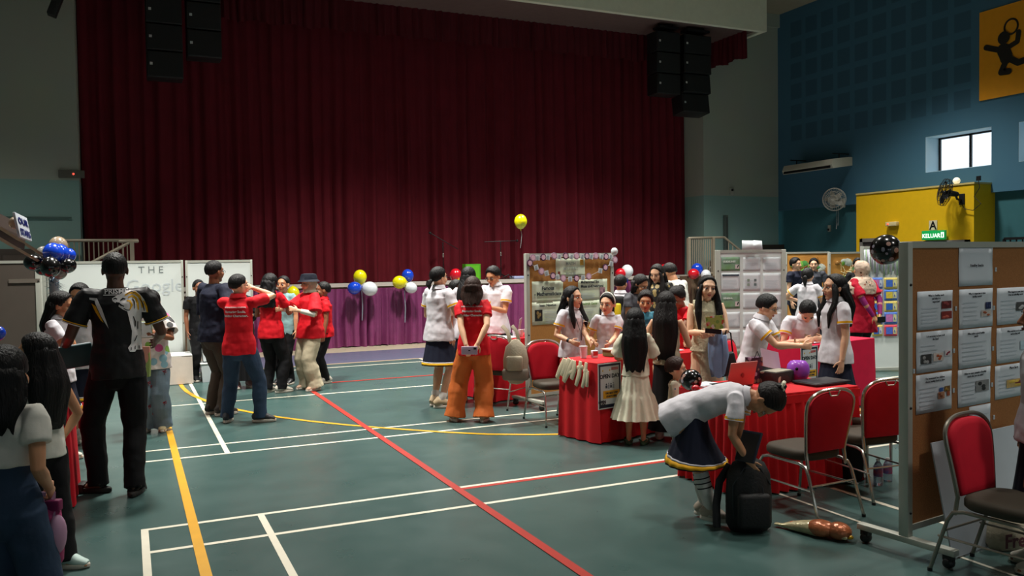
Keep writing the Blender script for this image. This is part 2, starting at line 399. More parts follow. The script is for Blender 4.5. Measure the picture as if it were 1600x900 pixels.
vr = thing('curtain_valance', 'short maroon gathered valance hanging above the stage curtain', 'curtain valance', (0, 0, 0))
drape('valance_front', 1.5, 13.35, 17.02, 6.45, 7.98, M_val, .17, .05, 5, hem=.03, parent=vr, rows=6)
o = drape('valance_return', 0, 1.35, 0, 6.45, 7.98, M_val, .17, .05, 6, hem=.03, parent=vr, rows=6); o.location = (13.42, 17.05, 0); o.rotation_euler = (0, 0, -PI/2)
M_pur = cloth('purple_satin', '783460', .42, var=.08, bump=.3); M_pur.node_tree.nodes['Principled BSDF'].inputs['Specular IOR Level'].default_value = .5
tag(drape('stage_skirt', 1.2, 13.2, 16.86, .012, 1.2, M_pur, .17, .07, 9, hem=.012, rows=12, res=8, topamp=.6), 'purple satin gathered skirt hanging along the stage front', 'stage skirting')

# ------------------------------------------------------------ things on the walls
M_blk = mat('speaker_black', '0d0e10', .55, var=0); M_badge = mat('badge_white', 'c8c8c8', .4, var=0)
def line_array(px0, px1, ptop, pbot, n, curve, label):
    Y = 15.95; a = AY(px0, pbot, Y); c = AY(px1, pbot, Y); W = c.x-a.x; top = ZB-.12; x = (a.x+c.x)/2
    hh = (top-a.z)/n; t = thing('hanging_speaker', label, 'speaker', (x, Y, a.z), 0, 'speakers hung above the stage')
    fl = MB(); fl.box((0, .1, top-a.z+.08), (W*.8, .3, .05)); fl.tube([(-W*.3, .1, top-a.z+.08), (-W*.3, .1, ZB-a.z+.12)], .012, n=6); fl.tube([(W*.3, .1, top-a.z+.08), (W*.3, .1, ZB-a.z+.12)], .012, n=6); fl.build('flying_frame', M_dark, t)
    z = top-a.z; y = 0
    for k in range(n):
        an = curve*k; Rm = Matrix.Rotation(-an, 3, 'X'); cz = z-hh/2*math.cos(an); cy = y+hh/2*math.sin(an)
        b = MB(); b.box((0, cy+.2, cz), (W, .42, hh-.02), Rm, r=.015); o = b.build('cabinet', M_blk, t)
        g = MB(); g.box(V((0, cy+.2, cz))+Rm @ V((0, -.216, 0)), (W-.05, .012, hh-.06), Rm); g.build('grille', mat('grille_black', '141518', .8, var=.2, scale=80), o)
        q = MB(); q.box(V((0, cy+.2, cz))+Rm @ V((-W/2+.07, -.225, 0)), (.045, .006, .045), Rm); q.build('badge', M_badge, o)
        z -= hh*math.cos(an); y += hh*math.sin(an)
line_array(230, 287, 0, 120, 4, 0, 'tall black speaker column hung at the far left of the stage')
line_array(293, 347, 0, 88, 3, 0, 'shorter black speaker column hung second from left above the stage')
line_array(1027, 1063, 30, 146, 3, .0, 'straight black speaker column hung left of the curved one')
line_array(1070, 1112, 30, 176, 4, .045, 'curved black speaker column hung at the right end of the stage')

# air conditioner on the blue wall
a = AX(1225, 262, XR-.6); c = AX(1327, 250, XR-.1); y0, y1 = c.y, a.y; M_ac = mat('ac_white', 'b9b7a8', .5, var=.04)
t = thing('air_conditioner', 'long cream air conditioner slung on the blue wall', 'air conditioner', (XR, (y0+y1)/2, 3.78)); Ly = y1-y0
b = MB(); pr = [(0, .08), (-.62, 0), (-.66, .09), (-.60, .22), (-.1, .28), (0, .28)]
b.rings([[(x, s*Ly/2, z) for x, z in pr] for s in (-1, 1)]); b.build('body', M_ac, t, smooth=False, fix=True)
b = MB(); b.box((-.645, 0, .06), (.02, Ly*.94, .10), Matrix.Rotation(.3, 3, 'Y')); b.build('air_outlet', M_dark, t)
b = MB()
for s in (-1, 1): b.box((-.25, s*(Ly/2-.12), .36), (.5, .03, .025)); b.box((-.3, s*(Ly/2-.12), .31), (.02, .02, .1))
b.build('bracket', M_dark, t)
# wall fans
def wall_fan(label, loc, rad, face, cage, blade, rz):
    t = thing('wall_fan', label, 'fan', loc, rz, 'wall fans'); f = V(face).normalized(); q = f.to_track_quat('Y', 'Z').to_matrix()
    b = MB(); b.box((0, -.02, -.08), (.12, .04, .22), r=.01); b.tube([(0, 0, -.1), (0, .12, -.08), (0, .17, 0)], .022, n=8); b.build('wall_bracket', cage, t)
    b = MB(); c0 = V((0, .17, .02)); b.tube([c0-f*.03, c0+f*.13], [(.05, .05), (.065, .065)], n=14); b.build('motor', blade, t)
    b = MB(); cc = c0+f*.2
    for k, (rr, d) in enumerate(((1, 0), (.97, .05), (.97, -.05), (.7, .085), (.4, .095), (.7, -.085))):
        b.tube([cc+q @ V((rad*rr*math.cos(2*PI*i/28), d, rad*rr*math.sin(2*PI*i/28))) for i in range(28)], .0045 if k else .008, n=5, closed=True)
    for i in range(30):
        an = 2*PI*i/30; p = [(.03, .1), (.4, .095), (.7, .085), (.97, .05), (1, 0), (.97, -.05), (.7, -.085), (.15, -.09)]
        b.tube([cc+q @ V((rad*r_*math.cos(an), d, rad*r_*math.sin(an))) for r_, d in p], .0022, n=4)
    b.build('cage', cage, t)
    for k in range(3 if rad < .24 else 5):
        an = 2*PI*k/(3 if rad < .24 else 5); b = MB(); rw = []
        for i in range(7):
            u = i/6; rr = rad*(.16+.7*u); hw = rad*.26*math.sin(PI*min(1, .25+u*.7)); rw.append([cc+q @ V((rr*math.cos(an+w_*hw/rr), .03*w_, rr*math.sin(an+w_*hw/rr))) for w_ in (-1, -.3, .3, 1)])
        b.sheet(rw); b.build('blade', blade, t)
    b = MB(); b.ell(cc, (.04, .04, .04)); b.build('hub', blade, t)
    return t
M_wf = mat('fan_grey', 'a8a79c', .5, var=.03)
f1 = wall_fan('pale grey round wall fan below the air conditioner', AX(1316, 312, XR-.03), .27, (-.5, 1, -.15), M_wf, mat('fan_blade_grey', '8c8a80', .5), PI/2)
b = MB(); b.tube([(.0, .12, -.15), (.0, .14, -.62)], .004, n=5); b.tube([(.05, .12, -.15), (.05, .14, -.7)], .004, n=5); b.build('pull_cord', M_badge, f1)
# yellow lobby box
XY = 15.2; y1 = AX(1338, 304, XY).y; y0 = 11.2; ZY = 3.1
M_yel = cloth('yellow_paint', 'd3a90c', .7, var=.03, bump=0)
wallbox('wall_lobby', XY, XR+.3, y0, y1, 0, ZY, M_yel)
wallbox('trim_10', XY-.02, XR+.3, y0-.02, y1, ZY, ZY+.035, mat('lobby_cap', 'b9a566', .6))
f2 = wall_fan('black wall fan on the yellow lobby box', AX(1502, 305, XY-.03), .27, (.75, 1, .25), M_dark, M_dark, PI/2)
b = MB(); p = [(.1+.0, .02, -.02), (.0-.1, .03, -.28), (-.28, .03, -.32), (-.45, .03, -.2), (-.3, .03, -.05), (-.42, .03, .12), (-.38, .02, .28)]; b.tube(p, .008, n=5); b.box((-.38, .01, .3), (.09, .02, .09)); b.build('power_cord', M_dark, f2)
M_df = mat('door_frame_grey', '6f6c68', .5); M_dp = mat('door_panel_dark', '3a3433', .5)
for k, (pa, pb) in enumerate(((1346, 1396), (1411, 1516))):
    ya, yb = AX(pb, 375, XY).y, AX(pa, 375, XY).y; zt = AX((pa+pb)/2, 372 if k == 0 else 376, XY).z
    b = MB(); b.box((XY-.03, (ya+yb)/2, zt-.04), (.06, yb-ya, .08)); b.box((XY-.03, ya+.04, zt/2), (.06, .08, zt)); b.box((XY-.03, yb-.04, zt/2), (.06, .08, zt)); o = struct(b.build('door_%d' % (k+1), M_df, smooth=False))
    b = MB(); b.box((XY-.01, (ya+yb)/2, zt/2-.04), (.03, yb-ya-.16, zt-.08)); b.build('door_panel', M_dp, o, smooth=False)
# signs on the lobby box
def rotM(loc, rz): return Matrix.Translation(V(loc)) @ Matrix.Rotation(rz, 4, 'Z')
M_gs = mat('exit_green', '0f9a4c', .4, var=0, emis=.35); M_wt = mat('exit_white', 'eafff0', .4, var=0, emis=1.1)
e0 = AX(1440, 362, XY-.12); e1 = AX(1476, 373, XY-.12); w_ = e0.y-e1.y; h_ = .19
t = thing('exit_sign', 'green lit KELUAR exit sign on the yellow lobby box', 'exit sign', (XY-.12, (e0.y+e1.y)/2, (e0.z+e1.z)/2), -PI/2)
b = MB(); b.box((0, .03, 0), (w_, .06, h_), r=.005); b.box((0, .09, 0), (.3, .06, .06)); b.build('housing', M_gs, t)
vs, fs = textmesh('KELUAR', .118, Matrix.Translation((-w_/2+.015, -.003, -.05)), bold=.002); b = MB(); b.add(vs, fs); b.build('lettering', M_wt, t, smooth=False)
b = MB(); b.box((w_/2-.05, -.003, 0), (.07, .002, .11)); b.mi = 1; b.box((w_/2-.05, -.005, -.01), (.03, .002, .06)); b.ell((w_/2-.05, -.006, .036), (.010, .002, .010), n=8, k=6); b.build('door_symbol', [M_wt, M_gs], t, smooth=False)
e0 = AX(1458, 352, XY-.01)
t = thing('letter_plate', 'small white plate with a black letter A over the exit sign', 'letter sign', e0, -PI/2)
b = MB(); b.box((0, 0, 0), (.19, .01, .2)); b.build('plate', mat('plate_cream', 'cfc4a4', .6), t)
vs, fs = textmesh('A', .24, Matrix.Translation((0, -.006, -.085)), 'CENTER', bold=.006); b = MB(); b.add(vs, fs); b.build('lettering', M_dark, t, smooth=False)
e0 = AX(1394, 350, XY-.05)
t = thing('emergency_light', 'small emergency light with a red lamp on the yellow box', 'emergency light', e0, -PI/2)
b = MB(); b.box((0, 0, 0), (.28, .1, .09), r=.01); b.build('body', mat('em_cream', 'c9b98a', .5), t); b = MB(); b.ell((-.07, -.055, 0), (.02, .01, .02), n=8, k=6); b.build('indicator', mat('em_red', 'ff5040', .4, emis=2, var=0), t)
e0 = AX(1296, 357, XR+.1)
t = thing('camera_dome', 'tiny white sensor on the blue wall beneath the pale fan', 'sensor', e0, -PI/2); b = MB(); b.box((0, 0, 0), (.07, .05, .16), r=.01); b.build('base', M_wf, t); b = MB(); b.ell((0, -.04, -.03), (.03, .03, .03), n=8, k=6); b.build('lens', M_dark, t)
e0 = AX(1492, 284, XY+.06)
t = thing('ceiling_bulb', 'white round bulb standing on top of the yellow lobby box', 'light bulb', (e0.x+.05, e0.y, ZY+.035)); b = MB(); b.ell((0, 0, .07), (.07, .07, .07)); b.build('bulb', mat('bulb_white', 'fff6da', .4, emis=.5, var=0), t); b = MB(); b.tube([(0, 0, 0), (0, 0, .02)], .03, n=8); b.build('socket', M_wf, t)
# yellow sport sign
z0, z1 = AX(1532, 158, XR).z, AX(1532, 20.5, XR).z; ya = AX(1532, 90, XR).y; L_ = 2.6
t = thing('sport_sign', 'large orange panel with a black jumping ball player figure', 'wall sign', (XR-.02, ya, (z0+z1)/2), -PI/2)
b = MB(); b.box((L_/2, 0, 0), (L_, .03, z1-z0)); b.build('panel', mat('panel_orange', 'e89a0e', .55, var=.03), t)
def SP(px, py):
    p = AX(px, py, XR-.04); return (ya-p.y, -.022, p.z-(z0+z1)/2)
b = MB(); r_ = .055
def stroke(pts, r=r_): b.tube([SP(*p) for p in pts], [(r, .006)]*len(pts), ax=None, n=10)
FO = [0]
def flat_stroke(pts, r):
    FO[0] += .0022; q = [V(SP(*p))-V((0, FO[0], 0)) for p in pts]
    for i in range(len(q)-1):
        p0, p1 = V(q[i]), V(q[i+1]); d = (p1-p0).normalized(); n = V((-d.z, 0, d.x))*r; b.add([p0-n, p1-n, p1+n, p0+n], [[0, 1, 2, 3]])
    for p in q: FO[0] += .0006; p = V((p[0], -.022-FO[0], p[2])); b.add([V(p)]+[V(p)+V((r*math.cos(2*PI*i/14), 0, r*math.sin(2*PI*i/14))) for i in range(14)], [[0, 1+i, 1+(i+1) % 14] for i in range(14)])
flat_stroke([(1541, 74.5), (1566, 79), (1577, 73)], .055); flat_stroke([(1577, 73), (1590, 65), (1592, 50)], .05)
flat_stroke([(1568, 78), (1571, 84), (1573, 90)], .13); flat_stroke([(1573, 94), (1565, 113), (1577, 111.5)], .062); flat_stroke([(1575, 90), (1592, 98), (1604, 93), (1612, 88)], .062)
flat_stroke([(1569.5, 59.5), (1569.6, 59.3)], .125); b.build('figure', mat('figure_black', '17130f', .6, var=0), t, smooth=False, fix=False)
b = MB(); c = V(SP(1580, 41.5)); b.tube([c+V((.135*math.cos(2*PI*i/24), 0, .145*math.sin(2*PI*i/24))) for i in range(24)], .018, n=6, closed=True); b.build('ball', MC['figure_black'], t)
# red-lamp box at the curtain edge, left, and other small wall items
e0 = AY(112, 272, YW-.03); t = thing('junction_box', 'grey cable box with a red lamp beside the curtain, upper left', 'wall box', e0); b = MB(); b.box((0, 0, 0), (.42, .06, .14), r=.01); b.build('body', mat('jb_grey', '5d5c52', .6), t); b = MB(); b.ell((.03, -.035, 0), (.018, .01, .018), n=8, k=6); b.build('indicator', MC['em_red'], t)
e0 = AY(89, 0, 15.2); t = thing('hanging_loudspeaker', 'dark slim fixture hanging from the ceiling at top left', 'fixture', e0); b = MB(); b.box((0, 0, -.02), (.13, .2, .5), Matrix.Rotation(.35, 3, 'Y'), r=.01); b.build('body', M_blk, t); b = MB(); b.tube([(0, 0, .2), (0, 0, ZC-e0.z)], .012, n=6); b.build('hanger', M_dark, t)
e0 = AY(1143, 299, YW-.03); t = thing('intercom_box', 'small pale box on the grey wall right of the curtain', 'wall box', e0); b = MB(); b.box((0, 0, 0), (.1, .06, .16), r=.01); b.build('body', M_wf, t); b = MB(); b.box((0, -.035, .03), (.06, .01, .05)); b.build('face', M_dark, t)
e0 = AY(1134, 366, YW-.08); t = thing('cable_duct', 'narrow dark upright panel on the teal wall right of the stage', 'panel', (e0.x, e0.y, 1.3)); b = MB(); b.box((0, 0, .75), (.07, .1, 1.5)); b.build('body', mat('duct_grey', '55605c', .6), t); b = MB(); b.box((0, -.055, .75), (.04, .01, 1.4)); b.build('cover', mat('duct_dark', '3a4442', .6), t)
b = MB(); b.box((AY(1206, 384, YW).x, YW-.04, 1.02), (.85, .08, 2.04)); o = struct(b.build('door_3', mat('door_brown', '3b322a', .6), smooth=False)); b = MB(); b.box((AY(1206, 384, YW).x, YW-.09, 1.0), (.7, .02, 1.9)); b.build('door_panel', M_dp, o, smooth=False)
b = MB(); b.box((-2.0, YW-.04, 1.03), (1.9, .08, 2.06)); o = struct(b.build('door_4', mat('door_brown2', '4a3f38', .6), smooth=False)); b = MB(); b.box((-2.45, YW-.09, 1.0), (.86, .02, 1.9)); b.box((-1.55, YW-.09, 1.0), (.86, .02, 1.9)); b.build('door_panel', mat('door_brown3', '564a42', .6), o, smooth=False)
b = MB(); b.box((-2.2, YW-.02, 2.62), (2.6, .04, .03)); struct(b.build('trim_11', mat('trim_teal', '4c6660', .7), smooth=False))

# stage railings
M_rail = mat('rail_beige', 'a59a86', .45, metal=.2, var=.04)
def railing(name, label, posts, top, bot, bal, back=None):
    t = thing(name, label, 'railing', (0, 0, 0))
    b = MB()
    for p, q in top: b.tube([p, q], .028, n=8)
    b.build('handrail', M_rail, t)
    for p in posts: b = MB(); b.box(((p[0][0]+p[1][0])/2, (p[0][1]+p[1][1])/2, (p[0][2]+p[1][2])/2), (.07, .07, abs(p[1][2]-p[0][2]))); b.build('post', M_rail, t)
    for p, q, n in bal:
        for i in range(1, n): a0 = V(p[0]).lerp(V(p[1]), i/n); a1 = V(q[0]).lerp(V(q[1]), i/n); b = MB(); b.tube([a0, a1], .011, n=6); b.build('baluster', M_rail, t)
    b = MB()
    for p, q, n in bal: b.tube([p[0], p[1]], .02, n=6)
    b.build('bottom_rail', M_rail, t)
    return t
Yr = 16.6
def q(px, py, Y=Yr): return tuple(AY(px, py, Y))
x0 = q(98, 377)[0]; x1 = q(206, 377)[0]; xm = q(215, 376)[0]
railing('stair_railing', 'beige metal railing of the stage stairs at the left', [((x1, Yr, 0), (x1, Yr, q(206, 377)[2])), ((x1-1.45, Yr, 0), (x1-1.45, Yr, 1.35))],
        [((x0, Yr+.35, 2.2), (xm, Yr+.35, 2.2)), ((x1, Yr, q(206, 377)[2]), (x1-1.45, Yr, 1.35)), ((xm, Yr, q(206, 377)[2]), (x1-.2, Yr, q(206, 377)[2]))],
        None, [(((x0, Yr+.35, 1.32), (x1, Yr+.35, 1.32)), ((x0, Yr+.35, 2.2), (x1, Yr+.35, 2.2)), 14), (((x1-1.45, Yr, .25), (x1, Yr, 1.45)), ((x1-1.45, Yr, 1.35), (x1, Yr, q(206, 377)[2])), 10)])
wallbox('floor_landing_left', x0-.3, x1+.1, 16.4, 17.05, 0, 1.28, M_stage)
a0 = q(1076, 372); a1 = q(1114, 371); 
railing('landing_railing', 'beige metal railing with a slanted handrail at the right stage stairs', [((a0[0], Yr, 1.3), (a0[0], Yr, a0[2])), ((a1[0], Yr, 0), (a1[0], Yr, a1[2])), ((a1[0]+1.5, Yr, 0), (a1[0]+1.5, Yr, 1.45))],
        [(a0, a1), ((a1[0], Yr, a1[2]), (a1[0]+.35, Yr, a1[2])), ((a1[0]+.35, Yr, a1[2]), (a1[0]+1.5, Yr, 1.45))], None,
        [(((a0[0], Yr, 1.34), (a1[0], Yr, 1.34)), (a0, a1), 13), (((a1[0]+.35, Yr, 1.2), (a1[0]+1.5, Yr, .5)), ((a1[0]+.35, Yr, a1[2]), (a1[0]+1.5, Yr, 1.45)), 9)])
b = MB()
for k in range(7): b.box((a1[0]+.45+.2*k, 16.75, (1.28-.18*k)/2), (.22, .6, 1.28-.18*k))
struct(b.build('trim_12', M_stage, smooth=False)); wallbox('floor_landing_right', a0[0], a1[0]+.4, 16.5, 17.05, 0, 1.28, M_stage)
e = AX(1572, 378, XR-.4); t = thing('metal_grille', 'black slatted metal rack by the far right wall', 'metal rack', (XR-.45, e.y, 0), 0)
b = MB()
for z in (1.0, 2.0): b.box((0, -.6, z), (.04, 1.2, .05))
for k in (0, 1.2): b.box((0, -k, 1), (.04, .05, 2))
b.build('frame', M_dark, t, smooth=False); b = MB()
for k in range(1, 10): b.box((0, -.12*k, 1.5), (.02, .02, 1.0))
b.build('slats', M_dark, t, smooth=False)
# ============================================================ furniture
M_chrome = mat('chair_steel', 'bcbab2', .24, metal=.85, var=.03)
M_bronze = mat('chair_tube_brown', '8a8478', .35, metal=.7, var=.03)
M_cred = cloth('chair_red_fabric', 'c3142a', .8, bump=.1); M_cseat = cloth('chair_seat_brown', '40392f', .7, bump=.1)
def banquet_chair(label, loc, rz, tube=M_chrome, back=M_cred, seat=M_cseat, s=.94):     # faces local +Y
    t = thing('banquet_chair', label, 'chair', loc, rz, 'red and brown banquet chairs')
    t.scale = (s, s, s)
    b = MB(); rs = []
    for z, k in ((.40, .93), (.415, 1), (.45, 1.0), (.468, .95), (.474, .8)):
        w_, d_ = .215*k, .21*k; rs.append([(w_*math.copysign(abs(math.cos(a))**.55, math.cos(a))*(1+.06*math.sin(a)), .02+d_*math.copysign(abs(math.sin(a))**.55, math.sin(a)), z) for a in [2*PI*i/32 for i in range(32)]])
    b.rings(rs); b.build('seat', seat, t, ang=60)
    # back cushion outline in (x, u) with u along the back
    def bp(x, u, d=0):
        lean = .10+.10*u; return V((x, -.185-lean*u*1.2-d, .458+u*1.085))
    out = []
    W0, W1, Ht = .175, .215, .40
    for i in range(9): u = i/8*.30; out.append((W0+(W1-W0)*min(1, u/.26), u))
    for i in range(1, 10): a = PI/2*i/10; out.append((W1*math.cos(a)**.75, .30+(Ht-.30)*math.sin(a)))
    full = [(x, u) for x, u in out]+[(0, Ht)]+[(-x, u) for x, u in reversed(out)]
    rs = []
    for d, k in ((-.028, .80), (-.024, .93), (-.012, .985), (.012, .985), (.02, .93)): rs.append([bp(x*k*.97, .2+(u-.2)*k*.99, d) for x, u in full])
    b = MB(); b.rings(rs); b.build('backrest', back, t, ang=60, fix=True)
    fr = [(x*1.04, u*1.03) for x, u in full]
    pts = [V((W0*1.04, -.2, .36)), V((W0*1.04, -.19, .43))]+[bp(x, u) for x, u in fr]+[V((-W0*1.04, -.19, .43)), V((-W0*1.04, -.2, .36))]
    b = MB(); b.tube(pts, .0125, n=8); b.tube([bp(-.05, Ht*1.0, .018), bp(-.03, Ht*.93, .02), bp(.03, Ht*.93, .02), bp(.05, Ht*1.0, .018)], .006, n=6); b.build('back_frame', tube, t)
    for sx in (-1, 1):
        b = MB(); b.tube([(sx*.20, .16, .385), (sx*.203, .21, .37), (sx*.21, .235, .33), (sx*.215, .27, .012)], .0115, n=8); o = b.build('leg', tube, t)
        c_ = MB(); c_.tube([(sx*.215, .27, 0), (sx*.215, .27, .02)], .014, n=8, cap='flat'); c_.build('foot_cap', M_dark, o)
        b = MB(); b.tube([(sx*.20, .16, .385), (sx*.20, -.14, .385), (sx*.203, -.2, .37), (sx*.208, -.23, .32), (sx*.215, -.33, .012)], .0115, n=8); o = b.build('leg', tube, t)
        c_ = MB(); c_.tube([(sx*.215, -.33, 0), (sx*.215, -.33, .02)], .014, n=8, cap='flat'); c_.build('foot_cap', M_dark, o)
        b = MB(); b.tube([(sx*.211, .25, .22), (sx*.212, -.28, .22)], .007, n=6); b.build('stretcher', tube, t)
    b = MB(); b.tube([(-.21, -.26, .25), (.21, -.26, .25)], .007, n=6); b.build('stretcher', tube, t)
    return t
def crz(x, y, va): return math.atan2(-y, -x)+R(va)-PI/2
banquet_chair('red backed chair seen from behind, next to the black backpack', (4.15, 4.30, 0), R(2))
banquet_chair('red backed chair seen from behind, partly hidden by the cork board post', (4.86, 4.44, 0), R(-6))
banquet_chair('red backed chair in front of the right cork board with leaning poster', (4.16, 2.86, 0), crz(4.16, 2.86, 62), tube=M_bronze)
banquet_chair('red backed chair beside the table with the wooden letters', (4.07, 7.86, 0), crz(4.07, 7.86, 26))
banquet_chair('red backed chair carrying the beige backpack, behind the woman in orange trousers', (4.05, 9.05, 0), crz(4.05, 9.05, 150))
banquet_chair('red chair under the seated student in glasses, beside the white display board', tuple(AD(1170, 500, 8.77)[:2])+(0,), crz(*AD(1170, 500, 8.77)[:2], 72))
banquet_chair('red chair under the seated student who is writing', tuple(AD(1252, 500, 9.62)[:2])+(0,), crz(*AD(1252, 500, 9.62)[:2], 12))

# ------------------------------------------------------------ tables with cloths
M_tred = cloth('table_red', 'c61a22', .7, bump=.1); M_tcrim = cloth('table_crimson', 'c8143c', .72, bump=.1); M_tred2 = cloth('table_red_deep', 'c01224', .72, bump=.1)
def cloth_table(label, cl_label, loc, rz, L, W, H_=.75, m=None, pleat=.1, amp=.02, flare=.03, group='red skirted tables'):
    # loc = near-left corner on the floor; local x along length, y along depth
    t = thing('folding_table', label, 'table', loc, rz, group)
    b = MB(); b.box((L/2, W/2, H_-.02), (L, W, .028), r=.006); b.build('tabletop', mat('table_wood', '8b7355', .6), t)
    for x in (.12, L-.12):
        for y in (.1, W-.1): b = MB(); b.tube([(x, y, 0), (x, y, H_-.035)], .014, n=8, cap='flat'); b.build('leg', M_chrome, t)
    g = thing('tablecloth', cl_label, 'tablecloth', loc, rz, 'red tablecloths')
    m = m or M_tred; e = .012
    b = MB(); b.box((L/2, W/2, H_+.003), (L+2*e, W+2*e, .012), r=.005); b.build('top_cloth', m, g)
    # skirt ring
    per = []; corners = [(-e, -e), (L+e, -e), (L+e, W+e), (-e, W+e)]
    dirs = [((1, 0), (0, -1)), ((0, 1), (1, 0)), ((-1, 0), (0, 1)), ((0, -1), (-1, 0))]; Ls = [L+2*e, W+2*e, L+2*e, W+2*e]
    for (cx, cy), (d, n), ll in zip(corners, dirs, Ls):
        k = max(8, int(ll/pleat*7))
        for i in range(k): s = i/k*ll; per.append((cx+d[0]*s, cy+d[1]*s, n, s, ll))
    rows = []; rnd = random.Random(len(label))
    ph = rnd.random()*6
    for j in range(9):
        v = j/8; r = []
        for x, y, n, s, ll in per:
            a = amp*(v**.5)*math.sin(2*PI*s/pleat+ph+math.sin(s*3)*1.2) + flare*v
            ee = min(s, ll-s)/.06; a += .02*v*max(0, 1-ee)
            r.append((x+n[0]*(a+.003), y+n[1]*(a+.003), (H_+.004)*(1-v)+.012*v))
        rows.append(r+[r[0]])
    b = MB(); b.sheet(rows); b.build('skirt', m, g, ang=80)
    if pleat < .12:
        b = MB(); q = [(-e-.006, -e-.006, H_-.04), (L+e+.006, -e-.006, H_-.04), (L+e+.006, W+e+.006, H_-.04), (-e-.006, W+e+.006, H_-.04)]
        for i in range(4): p0, p1 = V(q[i]), V(q[(i+1) % 4]); b.box((p0+p1)/2, ((p1-p0).length+.004 if i % 2 == 0 else .01, .01 if i % 2 == 0 else (p1-p0).length+.004, .06))
        b.build('skirt_band', m, g)
    return t
uA = R(13.4)
A0 = G(935, 694); cloth_table('table carrying the wooden letters, hidden under its red cloth', 'red cloth of the table with the wooden letters and the poster', (A0.x, A0.y, 0), uA, 1.5, .5, pleat=.17, amp=.014, flare=.012)
B0 = V((3.95, 4.70, 0)); cloth_table('long table behind the two front chairs, hidden under its pleated cloth', 'bright red finely pleated cloth of the front table with laptops', (B0.x, B0.y, 0), R(0), 1.10, .70, H_=.715, pleat=.09, amp=.026, flare=.02)
C0 = V((6.57, 6.82, 0)); cloth_table('table where the two students sit and write', 'crimson smooth cloth of the table where the students write', (C0.x, C0.y, 0), R(11), 1.32, .52, pleat=.7, amp=.012, flare=.03, m=M_tcrim)
D0 = G(113, 794); cloth_table('table at the left edge behind the girl with the pink bag', 'red cloth of the table at the left edge of the room', (D0.x-.83, D0.y, 0), 0, .8, .7, pleat=.3, amp=.02, flare=.02, m=M_tred2)
E0 = G(126, 690); cloth_table('second table at the left behind the students in white shirts', 'red cloth of the farther table on the left side', (E0.x-1.03, E0.y+.05, 0), 0, 1.0, .7, pleat=.3, amp=.02, flare=.02, m=M_tred2)
F0 = V((4.0, 9.3, 0)); cloth_table('small table behind the woman in orange trousers', 'red cloth of the table behind the woman in orange trousers', (F0.x, F0.y, 0), R(10), 1.5, .6, pleat=.4, amp=.02, flare=.02, m=M_tred2)

# ------------------------------------------------------------ boards
M_bfr = mat('board_frame_grey', 'b9bbb0', .45, metal=.25, var=.03); M_cork = mat('cork', 'b07a3c', .9, var=.12, scale=120, bump=.2, bscale=150); M_wb = mat('whiteboard', 'dfe6e2', .25, var=.015, scale=2)
M_cork2 = mat('cork_brown', 'a26a3a', .9, var=.12, scale=120, bump=.2, bscale=150)
M_cast = mat('castor_black', '121212', .5, var=0)
def board(name, label, cat, p0, ang, L, H_, face, post=(.05, .05), feet=True, z0=.12, rail=.035, backm=None, footlen=.3):
    # p0 = floor point under near-left post; local x along the board, front = -y
    t = thing(name, label, cat, p0, ang)
    b = MB(); b.box((L/2, 0, (z0+H_)/2), (L-.02, .022, H_-z0-.02)); b.build('face_panel', face, t)
    if backm: b = MB(); b.box((L/2, .018, (z0+H_)/2), (L-.03, .01, H_-z0-.03)); b.build('back_panel', backm, t)
    b = MB()
    b.box((L/2, 0, H_-rail/2), (L-post[0], .04, rail)); b.build('top_rail', M_bfr, t); b = MB(); b.box((L/2, 0, z0+rail/2), (L-post[0], .04, rail)); b.build('bottom_rail', M_bfr, t)
    for x in (0, L):
        b = MB(); b.box((x, 0, (H_+.09)/2), (post[0], post[1], H_-.09), r=.004); o = b.build('post', M_bfr, t)
        q = MB()
        for z in (.25, .85, 1.55): q.tube([(x-.0, -post[1]/2-.002, z), (x, -post[1]/2+.002, z)], .009, n=10); 
        q.build('screw', M_dark, o)
        if feet:
            b = MB(); b.box((x, 0, .095), (.055, footlen*2, .035), r=.004); o = b.build('foot', M_bfr, t)
            for s in (-1, 1):
                q = MB(); q.box((x, s*(footlen-.045), .065), (.04, .05, .035)); q.tube([(x-.012, s*(footlen-.045), .032), (x+.012, s*(footlen-.045), .032)], .03, n=14); q.build('castor', M_cast, o)
    return t
def local(t, p):      # world point -> local of a rotated thing at its location
    c, s = math.cos(t.rotation_euler.z), math.sin(t.rotation_euler.z); d = V(p)-t.location
    return V((c*d.x+s*d.y, -s*d.x+c*d.y, d.z))
def onboard(t, px, py, off=.012):   # board-plane local (x, z) of a pixel
    c, s = math.cos(t.rotation_euler.z), math.sin(t.rotation_euler.z); n = V((s, -c, 0))
    l = local(t, AP(px, py, t.location+n*off, n)); return l.x, l.z
M_paper = mat('paper_white', 'd4dae0', .8, var=.03, scale=4); M_papg = mat('paper_green', 'c9d6b0', .8, var=.1, scale=7, col2='dfe6d4'); M_ink = mat('ink_grey', 'b4bcc4', .8, var=0); M_inkd = mat('ink_black', '2c3036', .7, var=0)
PAL = {}
def pal(c):
    if c not in PAL: PAL[c] = mat('print_'+c, c, .7, var=.15, scale=40)
    return PAL[c]
